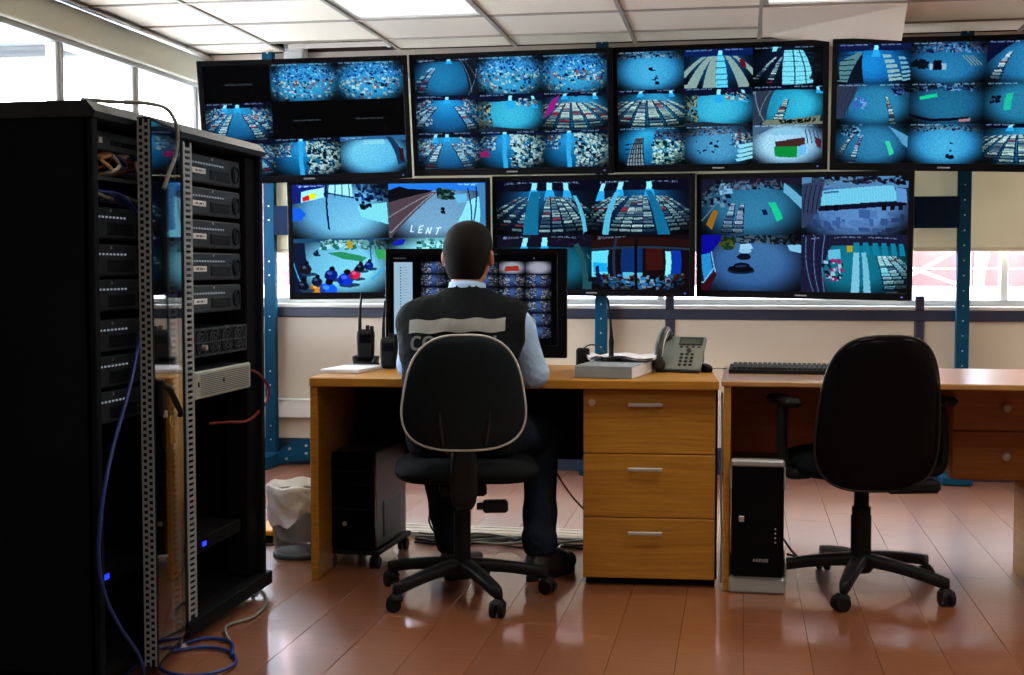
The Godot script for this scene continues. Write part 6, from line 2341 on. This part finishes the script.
func build_desktop_things():
	var st := nb()
	# notepad
	var np := thing("notepad", "white notepad lying on the left corner of the operator's desk", "notepad", V(-1.478, DT, -4.84), deg_to_rad(-6))
	box(st, V(0, 0.007, 0), V(0.155, 0.014, 0.25), 0.002)
	part("sheets", st, "paper", np)
	st = nb()
	box(st, V(0, 0.0145, -0.115), V(0.155, 0.004, 0.02), 0.001)
	part("binding", st, "paper_grey", np)
	# radios
	for k in 2:
		var at: Vector3 = [V(-1.475, DT, -5.02), V(-1.362, DT, -4.96)][k]
		var lab: String = ["black two-way radio standing in its charger behind the notepad", "black two-way radio upright beside the monitor's left edge"][k]
		var r := thing("two_way_radio", lab, "radio", at + V(0, 0.028 if k == 0 else 0.0, 0), deg_to_rad(4 if k == 0 else -6), "two-way radios on the desk")
		r.scale = V(1.2, 1.06, 1.2)
		st = nb()
		pad(st, squircle(0.029, 0.059, 6.0, -0.06), func(x, y): return 0.0, 0.036, 40, 8, Transform3D(Basis(), V(0, 0.059, 0)))
		part("body", st, "black_plastic", r)
		st = nb()
		for x in [0.006, 0.021]:
			cyl(st, V(x, 0.112, 0), V(x, 0.134 - x * 0.2, 0), 0.0065, 10)
		part("knob", st, "black_plastic", r)
		st = nb()
		tube(st, [V(-0.020, 0.112, 0), V(-0.020, 0.150, 0), V(-0.018, 0.20, 0), V(-0.014, 0.248, 0), V(-0.013, 0.254, 0)], [0.0065, 0.0058, 0.0042, 0.0032, 0.0045], 8)
		part("antenna", st, "black_matt", r)
		st = nb()
		bx(st, V(-0.018, 0.066, 0.016), V(0.022, 0.098, 0.0195), 0.002)
		part("belt_clip", st, "black_gloss", r)
		st = nb()
		bx(st, V(-0.034, 0.06, -0.008), V(-0.029, 0.10, 0.008), 0.002)
		part("talk_button", st, "trim_grey", r)
	st = nb()
	var ch := thing("radio_charger", "black charging cradle with pale base under the two-way radio", "charger", V(-1.475, DT, -5.02), deg_to_rad(4))
	lathe(st, [V2(0.001, 0.0), V2(0.052, 0.0), V2(0.054, 0.012), V2(0.050, 0.022), V2(0.001, 0.024)], NIL, 24, Basis.from_scale(V(1.0, 1, 0.8)))
	part("base", st, "black_plastic", ch)
	st = nb()
	for s in [-1, 1]:
		box(st, V(s * 0.041, 0.030, 0), V(0.018, 0.036, 0.05), 0.005, Basis(Vector3.BACK, -s * 0.2))
	bx(st, V(-0.035, 0.012, -0.032), V(0.035, 0.045, -0.022), 0.004)
	part("cradle", st, "trim_dark", ch)
	# monitor
	var mo := thing("monitor", "wide black desktop monitor in front of the operator, showing a list and camera grid", "monitor", V(-1.042, DT, -5.09), deg_to_rad(2.0))
	var W := 0.735
	var y0 := 0.040
	var y1 := 0.475
	st = nb()
	bx(st, V(-W / 2, y0, -0.03), V(-W / 2 + 0.020, y1, 0.0), 0.003)
	bx(st, V(W / 2 - 0.040, y0, -0.03), V(W / 2, y1, 0.0), 0.003)
	bx(st, V(-W / 2 + 0.02, y1 - 0.024, -0.03), V(W / 2 - 0.02, y1, 0.0), 0.003)
	bx(st, V(-W / 2 + 0.02, y0, -0.03), V(W / 2 - 0.02, y0 + 0.05, 0.0), 0.003)
	part("bezel", st, "tv_black", mo)
	st = nb()
	bx(st, V(-W / 2 + 0.01, y0 + 0.01, -0.045), V(W / 2 - 0.01, y1 - 0.01, -0.01), 0.005)
	part("back_cover", st, "black_plastic", mo)
	screen_material("screen_monitor", monitor_picture(), 0.75 / EXPOSURE)
	st = nb()
	face(st, V(-0.010, (y0 + 0.05 + y1 - 0.024) / 2, -0.004), W - 0.058, y1 - y0 - 0.074)
	part("screen", st, "screen_monitor", mo)
	st = nb()
	bx(st, V(-0.03, 0.01, -0.075), V(0.03, 0.25, -0.045), 0.006)
	part("neck", st, "black_plastic", mo)
	st = nb()
	lathe(st, [V2(0.001, 0.0), V2(0.17, 0.0), V2(0.172, 0.008), V2(0.16, 0.014), V2(0.001, 0.020)], V(0, 0, -0.05), 32, Basis.from_scale(V(1, 1, 0.62)))
	part("foot", st, "black_gloss", mo)
	# operator's keyboard, mostly hidden by him
	keyboard(V(-1.00, DT, -4.86), deg_to_rad(1), "black keyboard under the operator's hands", 0.42)
	keyboard(V(0.178, DT, -5.03), deg_to_rad(-2), "black keyboard lying on the right desk", 0.43)
	# small black block right of the monitor
	var sp := thing("speaker", "small black cube speaker between the monitor and the paper stack", "speaker", V(-0.600, DT, -5.02), deg_to_rad(5))
	st = nb()
	bx(st, V(-0.026, 0.0, -0.035), V(0.026, 0.086, 0.03), 0.006)
	part("case", st, "black_plastic", sp)
	st = nb()
	lathe(st, [V2(0.020, 0.0), V2(0.020, 0.003), V2(0.012, 0.0015), V2(0.001, 0.0035)], V(0, 0.05, 0.030), 18, Basis(Vector3.RIGHT, Vector3.BACK, Vector3.DOWN))
	part("cone", st, "black_matt", sp)
	st = nb()
	tube(st, smooth([V(-0.60, 0.832, -5.03), V(-0.585, 0.845, -5.03), V(-0.56, 0.850, -5.02), V(-0.53, 0.838, -5.01), V(-0.515, 0.818, -5.0), V(-0.50, 0.806, -4.99)], 6), 0.003, 6)
	solo("speaker_cable", st, "cable_black", "thin dark cable arching from the small speaker to the papers", "cable")
	# thick paper stack and loose sheets on it
	var bk := thing("paper_stack", "thick white ream of paper with a grey edge on the operator's desk", "paper stack", V(-0.440, DT, -4.86), deg_to_rad(-8))
	st = nb()
	bx(st, V(-0.118, 0, -0.24), V(0.094, 0.042, 0.215), 0.002)
	part("ream", st, "paper", bk)
	st = nb()
	bx(st, V(-0.1185, 0.001, 0.205), V(0.0925, 0.041, 0.2165), 0.001)
	part("cover_edge", st, "paper_grey", bk)
	st = nb()
	bx(st, V(-0.119, 0.042, -0.24), V(0.0945, 0.0445, 0.2165), 0.001)
	part("cover", st, "paper_grey", bk)
	var sheets := [[V(-0.40, DT + 0.058, -4.955), -5.0, 0.10, "curled white sheet on the right half of the paper stack"], [V(-0.53, DT + 0.056, -4.985), 14.0, 0.04, "white sheet on the left rear corner of the paper stack"]]
	for s in sheets:
		st = nb()
		st.set_smooth_group(3)
		var rows := []
		for side in [1, -1]:
			rows = []
			for j in 7:
				var row := []
				for i in 9:
					var x := (i / 8.0 - 0.5) * (0.18 if s[2] > 0.05 else 0.10)
					var z := (j / 6.0 - 0.5) * 0.20
					row.append(V(x, side * 0.004 + s[2] * (x + 0.09) * 0.16 + 0.006 * sin(i * 0.8 + j), z))
				rows.append(row)
			for j in 6:
				for i in 8:
					var q := [rows[j][i], rows[j][i + 1], rows[j + 1][i + 1], rows[j + 1][i]]
					var c: Vector3 = (q[0] + q[2]) / 2 - V(0, side, 0)
					quad_out(st, q[0], q[1], q[2], q[3], c)
		var o := solo("paper_sheets", st, "paper", s[3], "paper", "loose sheets on the paper stack")
		o.position = s[0]
		o.rotation.y = deg_to_rad(s[1])
	# gooseneck microphone
	var mi := thing("gooseneck_microphone", "black gooseneck microphone rising from behind the paper stack", "microphone", V(-0.478, DT + 0.0445, -4.90))
	st = nb()
	lathe(st, [V2(0.001, 0.0), V2(0.036, 0.0), V2(0.036, 0.010), V2(0.028, 0.016), V2(0.001, 0.017)], NIL, 20)
	part("base", st, "black_plastic", mi)
	st = nb()
	tube(st, [V(0, 0.012, 0), V(0, 0.04, 0), V(0, 0.075, 0), V(0.0, 0.092, 0), V(-0.002, 0.13, 0), V(-0.004, 0.17, 0), V(-0.010, 0.21, 0)], [0.011, 0.009, 0.0105, 0.007, 0.0045, 0.0036, 0.003], 10)
	part("stem", st, "black_matt", mi)
	st = nb()
	tube(st, [V(-0.010, 0.208, 0), V(-0.013, 0.225, 0), V(-0.017, 0.240, 0), V(-0.018, 0.243, 0)], [0.004, 0.005, 0.005, 0.002], 10)
	part("capsule", st, "black_plastic", mi)
	telephone()
	# mouse
	var ms := thing("mouse", "black computer mouse between the telephone and the right keyboard", "mouse", V(-0.132, DT, -5.02), deg_to_rad(20))
	st = nb()
	ball(st, V(0, 0.012, 0), V(0.030, 0.020, 0.052), 12)
	part("shell", st, "black_gloss", ms)
	st = nb()
	cyl(st, V(-0.004, 0.028, -0.028), V(0.004, 0.028, -0.028), 0.008, 12)
	part("wheel", st, "trim_grey", ms)
	st = nb()
	tube(st, smooth([V(-0.148, DT + 0.006, -5.075), V(-0.150, DT + 0.004, -5.10), V(-0.10, DT + 0.004, -5.14), V(-0.05, DT + 0.004, -5.15)], 6), 0.002, 6)
	solo("mouse_cable", st, "cable_black", "thin black cable of the mouse on the right desk", "cable")


func V2(x: float, y: float) -> Vector2:
	return Vector2(x, y)


func keyboard(at: Vector3, turn: float, lab: String, w: float):
	var k := thing("keyboard", lab, "keyboard", at, turn, "keyboards")
	var st := nb()
	prism(st, [V2(-0.075, 0.0), V2(0.075, 0.0), V2(0.075, 0.014), V2(-0.075, 0.026)], -w / 2, w / 2, Transform3D(Basis(V(0, 0, 1), V(0, 1, 0), V(-1, 0, 0)), NIL))
	part("case", st, "black_plastic", k)
	for row in 5:
		st = nb()
		var z := -0.058 + row * 0.026
		for i in 22:
			var x := -w / 2 + 0.02 + i * (w - 0.04) / 21.0
			if row == 4 and i > 4 and i < 10: continue
			box(st, V(x, 0.0285 - row * 0.0021, z), V((w - 0.04) / 21.0 - 0.004, 0.009, 0.020), 0.002, Basis(Vector3.RIGHT, 0.08))
		if row == 4: box(st, V(-w / 2 + 0.02 + 7 * (w - 0.04) / 21.0, 0.020, z), V(0.11, 0.009, 0.020), 0.002)
		part("key_row", st, "key_dark", k)


func telephone():
	var t := thing("desk_phone", "grey office telephone with its handset in the cradle, standing on the operator's desk", "telephone", V(-0.224, DT, -5.00), deg_to_rad(-14))
	t.scale = Vector3.ONE * 0.86
	# the face leans back; its axes: across, up the slope, out of it
	var lean := deg_to_rad(-38)
	var xf := Transform3D(Basis(Vector3.RIGHT, lean), V(0, 0.018, 0.045))
	var st := nb()
	box(st, xf * V(0.0, 0.085, -0.012), V(0.205, 0.185, 0.024), 0.006, xf.basis)
	part("body", st, "phone_grey", t)
	st = nb()
	bx(st, V(-0.10, 0.0, -0.075), V(0.10, 0.016, 0.055), 0.006)
	prism(st, [V2(-0.07, 0.0), V2(0.03, 0.0), V2(0.03, 0.03), V2(-0.075, 0.135)], -0.085, 0.085, Transform3D(Basis(V(0, 0, 1), V(0, 1, 0), V(-1, 0, 0)), V(0, 0, -0.02)))
	part("stand", st, "phone_dark", t)
	st = nb()
	box(st, xf * V(0.038, 0.148, 0.001), V(0.108, 0.044, 0.004), 0.002, xf.basis)
	var lc := part("display_frame", st, "key_dark", t)
	st = nb()
	box(st, xf * V(0.038, 0.144, 0.0035), V(0.096, 0.026, 0.002), 0.001, xf.basis)
	part("display", st, "lcd", lc)
	for k in 4:
		st = nb()
		box(st, xf * V(-0.002 + k * 0.027, 0.117, 0.002), V(0.014, 0.008, 0.005), 0.002, xf.basis)
		part("soft_key", st, "key_dark", t)
	st = nb()
	cyl(st, xf * V(0.036, 0.098, 0.0), xf * V(0.036, 0.098, 0.005), 0.011, 16)
	part("navigation_key", st, "key_dark", t)
	for j in 4:
		for k in 3:
			st = nb()
			box(st, xf * V(0.008 + k * 0.024, 0.020 + j * 0.019, 0.003), V(0.015, 0.011, 0.006), 0.003, xf.basis)
			part("key", st, "key_dark", t)
	# handset on the left
	st = nb()
	var pts := [xf * V(-0.085, -0.002, 0.012), xf * V(-0.085, 0.02, 0.030), xf * V(-0.084, 0.06, 0.046), xf * V(-0.083, 0.10, 0.050), xf * V(-0.082, 0.14, 0.042), xf * V(-0.081, 0.175, 0.026), xf * V(-0.081, 0.195, 0.010)]
	tube(st, smooth(pts, 4), 0.022, 14)
	ball(st, xf * V(-0.084, 0.012, 0.010), V(0.030, 0.030, 0.026), 10)
	ball(st, xf * V(-0.081, 0.172, 0.012), V(0.030, 0.030, 0.028), 10)
	var hs := part("handset", st, "phone_dark", t)
	st = nb()
	tube(st, smooth([xf * V(-0.064, 0.03, 0.046), xf * V(-0.062, 0.09, 0.064), xf * V(-0.062, 0.15, 0.054), xf * V(-0.064, 0.19, 0.03)], 5), 0.0025, 6)
	part("handset_seam", st, "trim_grey", hs)
	st = nb()
	var cord := []
	for k in 90:
		var f := k / 89.0
		cord.append(V(-0.115 - 0.02 * sin(f * PI) + cos(k * 0.9) * 0.006, 0.012 + sin(k * 0.9) * 0.005, 0.055 - f * 0.11))
	tube(st, cord, 0.0018, 5)
	part("cord", st, "cable_black", t)


# ---------------------------------------------------------------- things on the floor
func build_floor_things():
	var st := nb()
	# tower under the operator's desk, on a trolley
	var t := thing("computer_tower", "black computer tower on castors under the left end of the operator's desk", "computer", V(-1.445, 0.075, -4.93), deg_to_rad(-3))
	bx(st, V(-0.095, 0, -0.20), V(0.095, 0.37, 0.17), 0.004)
	part("case", st, "tower_side", t)
	st = nb()
	bx(st, V(-0.097, 0, 0.168), V(0.097, 0.372, 0.205), 0.010)
	part("front_panel", st, "black_gloss", t)
	st = nb()
	bx(st, V(0.094, 0.03, -0.12), V(0.099, 0.17, 0.09), 0.003)
	part("side_vent", st, "patch_grey", t)
	st = nb()
	cyl(st, V(-0.02, 0.10, 0.203), V(-0.02, 0.10, 0.208), 0.009, 14)
	part("power_button", st, "bolt_metal", t)
	st = nb()
	for y in [0.30, 0.25, 0.155]:
		st = nb()
		bx(st, V(-0.075, y, 0.204), V(0.075, y + 0.003, 0.207), 0.001)
		part("drive_slot", st, "trim_dark", t)
	var tr := thing("tower_trolley", "black castor trolley that carries the left computer tower", "trolley", V(-1.445, 0, -4.93), deg_to_rad(-3))
	st = nb()
	bx(st, V(-0.115, 0.055, -0.21), V(0.115, 0.074, 0.20), 0.005)
	part("tray", st, "black_plastic", tr)
	for p in [V(-0.09, 0, 0.17), V(0.09, 0, 0.17), V(-0.09, 0, -0.18), V(0.09, 0, -0.18)]:
		st = nb()
		for e in [-1, 1]: cyl(st, p + V(0.005 * e, 0.023, 0), p + V(0.017 * e, 0.023, 0), 0.023, 14)
		box(st, p + V(0, 0.04, 0), V(0.03, 0.03, 0.026), 0.006)
		part("castor", st, "black_plastic", tr)
	# tower by the right desk on a pale stand
	t = thing("computer_tower", "black computer tower with silver top standing beside the drawers under the right desk", "computer", V(0.067, 0.062, -4.82))
	st = nb()
	bx(st, V(-0.090, 0, -0.22), V(0.090, 0.382, 0.185), 0.005)
	part("case", st, "tower_side", t)
	st = nb()
	bx(st, V(-0.091, 0.0, 0.183), V(0.091, 0.392, 0.222), 0.008)
	part("front_panel", st, "black_gloss", t)
	st = nb()
	bx(st, V(-0.093, 0.390, 0.172), V(0.093, 0.414, 0.226), 0.006)
	bx(st, V(0.088, 0.31, 0.16), V(0.096, 0.39, 0.218), 0.003)
	bx(st, V(-0.096, 0.31, 0.16), V(-0.088, 0.39, 0.218), 0.003)
	part("silver_top", st, "tower_silver", t)
	st = nb()
	box(st, V(-0.055, 0.205, 0.2225), V(0.018, 0.020, 0.003), 0.003)
	part("badge", st, "bolt_metal", t)
	st = nb()
	for k in 4: cyl(st, V(0.062, 0.125 + k * 0.016, 0.221), V(0.062, 0.125 + k * 0.016, 0.224), 0.003, 8)
	part("front_port", st, "trim_grey", t)
	var tm := lettering("AHINES", 0.015, 0.002, true)
	var o := put("lettering", tm, "bolt_metal", t)
	o.position = V(0.012, 0.060, 0.223)
	var sd := thing("tower_stand", "pale plastic stand under the right computer tower", "stand", V(0.067, 0, -4.82))
	st = nb()
	bx(st, V(-0.098, 0.0, -0.20), V(0.098, 0.060, 0.215), 0.008)
	part("base", st, "tower_silver", sd)
	st = nb()
	bx(st, V(-0.102, 0.03, -0.18), V(-0.096, 0.11, 0.19), 0.003)
	bx(st, V(0.096, 0.03, -0.18), V(0.102, 0.11, 0.19), 0.003)
	part("side_rail", st, "tower_silver", sd)
	# waste bin with bag
	var b := thing("waste_bin", "clear grey waste bin lined with a white bag beside the operator's desk", "bin", V(-1.728, 0, -4.93))
	st = nb()
	lathe(st, [V2(0.098, 0.012), V2(0.104, 0.06), V2(0.120, 0.26), V2(0.118, 0.26), V2(0.101, 0.06), V2(0.094, 0.014)], NIL, 28)
	part("shell", st, "bin_plastic", b)
	st = nb()
	lathe(st, [V2(0.001, 0.0), V2(0.104, 0.0), V2(0.106, 0.012), V2(0.100, 0.022), V2(0.001, 0.020)], NIL, 28)
	part("base", st, "bin_rim", b)
	st = nb()
	var g := RandomNumberGenerator.new()
	g.seed = 8
	var rings := []
	for k in 13:
		var ring := []
		for j in 32:
			var a := TAU * j / 32
			var wob := sin(a * 5 + k) * 0.004 + sin(a * 9 - k * 1.7) * 0.003 + g.randf() * 0.003
			var rr: float
			var y: float
			if k < 8:        # outside skirt, from its ragged hem up to the rim
				var f := k / 7.0
				y = lerpf(0.165 + 0.035 * sin(a * 2.0 + 0.6) + 0.012 * sin(a * 7), 0.285 + 0.006 * sin(a * 6), f)
				rr = 0.118 + 0.014 * f + wob * (1.2 if k > 0 else 2.0)
			else:            # folds over into the bin
				var f := (k - 8) / 4.0
				y = lerpf(0.292 + 0.006 * sin(a * 6), 0.07, f)
				rr = lerpf(0.125, 0.080, f) + wob
			ring.append(V(cos(a) * rr, y, sin(a) * rr))
		rings.append(ring)
	st.set_smooth_group(6)
	skin(st, rings)
	part("bag", st, "bin_bag", b)
	# cable duct across the floor
	var cd := thing("cable_duct", "cream cable duct lying on the floor behind the operator's feet", "cable duct", V(-0.97, 0, -5.42))
	st = nb()
	prism(st, [V2(-0.10, 0.0), V2(0.10, 0.0), V2(0.088, 0.026), V2(-0.088, 0.026)], -0.62, 0.62, Transform3D(Basis(V(0, 0, -1), V(0, 1, 0), V(1, 0, 0)), NIL))
	part("cover", st, "duct_cream", cd)
	st = nb()
	for z in [-0.06, 0.0, 0.06]: bx(st, V(-0.62, 0.026, z - 0.004), V(0.62, 0.028, z + 0.004), 0.001)
	part("ridge", st, "duct_cream", cd)
	var yr := thing("cable_ramp", "yellow cable ramp on the floor behind the waste bin", "cable ramp", V(-2.10, 0, -5.20))
	st = nb()
	bx(st, V(-0.35, 0.032, -0.12), V(0.27, 0.054, 0.08), 0.004)
	part("lid", st, "yellow_paint", yr)
	st = nb()
	prism(st, [V2(-0.35, 0.0), V2(0.18, 0.0), V2(0.27, 0.034), V2(-0.35, 0.034)], -0.11, 0.07)
	part("base", st, "black_matt", yr)
	# loose cables on the floor
	rng.seed = 60
	var cols := ["cable_black", "cable_black", "cable_grey", "cable_black", "cable_white", "cable_grey", "cable_black", "cable_black"]
	for k in cols.size():
		st = nb()
		var pts := []
		var lab: String = ["black cable lying first in the tangle below the operator's desk", "black cable lying second in the tangle below the operator's desk", "grey cable at the front of the tangle below the operator's desk", "black cable in the middle of the tangle below the operator's desk", "white cable in the tangle below the operator's desk", "grey cable towards the duct in the tangle below the operator's desk", "black cable near the duct in the tangle below the operator's desk", "black cable nearest the duct in the tangle below the operator's desk"][k]
		for j in 7: pts.append(V(-1.33 + j * 0.118, 0.006 + 0.012 * (k % 3), -5.23 - 0.06 * rng.randf() + 0.05 * sin(j * 1.3 + k)))
		tube(st, smooth(pts, 5), 0.0045, 6)
		solo("floor_cable", st, cols[k], lab, "cable", "tangled cables under the operator's desk")
	var runs := [
		["cable_white", [V(-0.72, 0.006, -5.10), V(-0.71, 0.02, -5.20), V(-0.67, 0.025, -5.26), V(-0.60, 0.02, -5.28), V(-0.53, 0.006, -5.26)], "white cable curving on the floor beside the drawers"],
		["cable_brown", [V(-0.745, 0.45, -5.16), V(-0.735, 0.38, -5.15), V(-0.72, 0.33, -5.14), V(-0.67, 0.25, -5.14), V(-0.60, 0.17, -5.15), V(-0.55, 0.12, -5.17)], "tan cable drooping from the desk to behind the drawers"],
		["cable_black", [V(-0.74, 0.45, -5.19), V(-0.735, 0.36, -5.18), V(-0.75, 0.26, -5.19), V(-0.78, 0.16, -5.20), V(-0.86, 0.05, -5.22), V(-0.95, 0.01, -5.24)], "black cable hanging below the desk to the floor tangle"],
		["cable_black", [V(-0.70, 0.45, -5.19), V(-0.72, 0.38, -5.17), V(-0.755, 0.32, -5.18), V(-0.77, 0.22, -5.19), V(-0.80, 0.10, -5.21), V(-0.84, 0.01, -5.25)], "black cable crossing the other hanging cable below the desk"],
		["cable_black", [V(-2.9, 0.006, -5.0), V(-2.30, 0.006, -4.98), V(-2.10, 0.006, -5.02), V(-1.81, 0.006, -5.09), V(-1.69, 0.006, -5.10), V(-1.40, 0.006, -5.16)], "black cable running along the floor behind the waste bin"],
		["cable_black", [V(-1.26, 0.30, -5.15), V(-1.24, 0.2, -5.18), V(-1.26, 0.1, -5.2), V(-1.22, 0.02, -5.22)], "black cable hanging behind the left computer tower"],
		["cable_white", [V(-0.060, 0.70, -4.72), V(-0.058, 0.52, -4.70), V(-0.061, 0.36, -4.71), V(-0.058, 0.2, -4.70), V(-0.060, 0.01, -4.71)], "white cable hanging in the slot between the two desks"],
		["cable_black", [V(0.17, 0.12, -5.0), V(0.20, 0.09, -4.92), V(0.215, 0.085, -4.86), V(0.18, 0.10, -4.82)], "thin black wire poking out beside the right computer tower"],
	]
	for r in runs:
		st = nb()
		tube(st, smooth(r[1], 6), 0.0045, 6)
		solo("loose_cable", st, r[0], r[2], "cable")
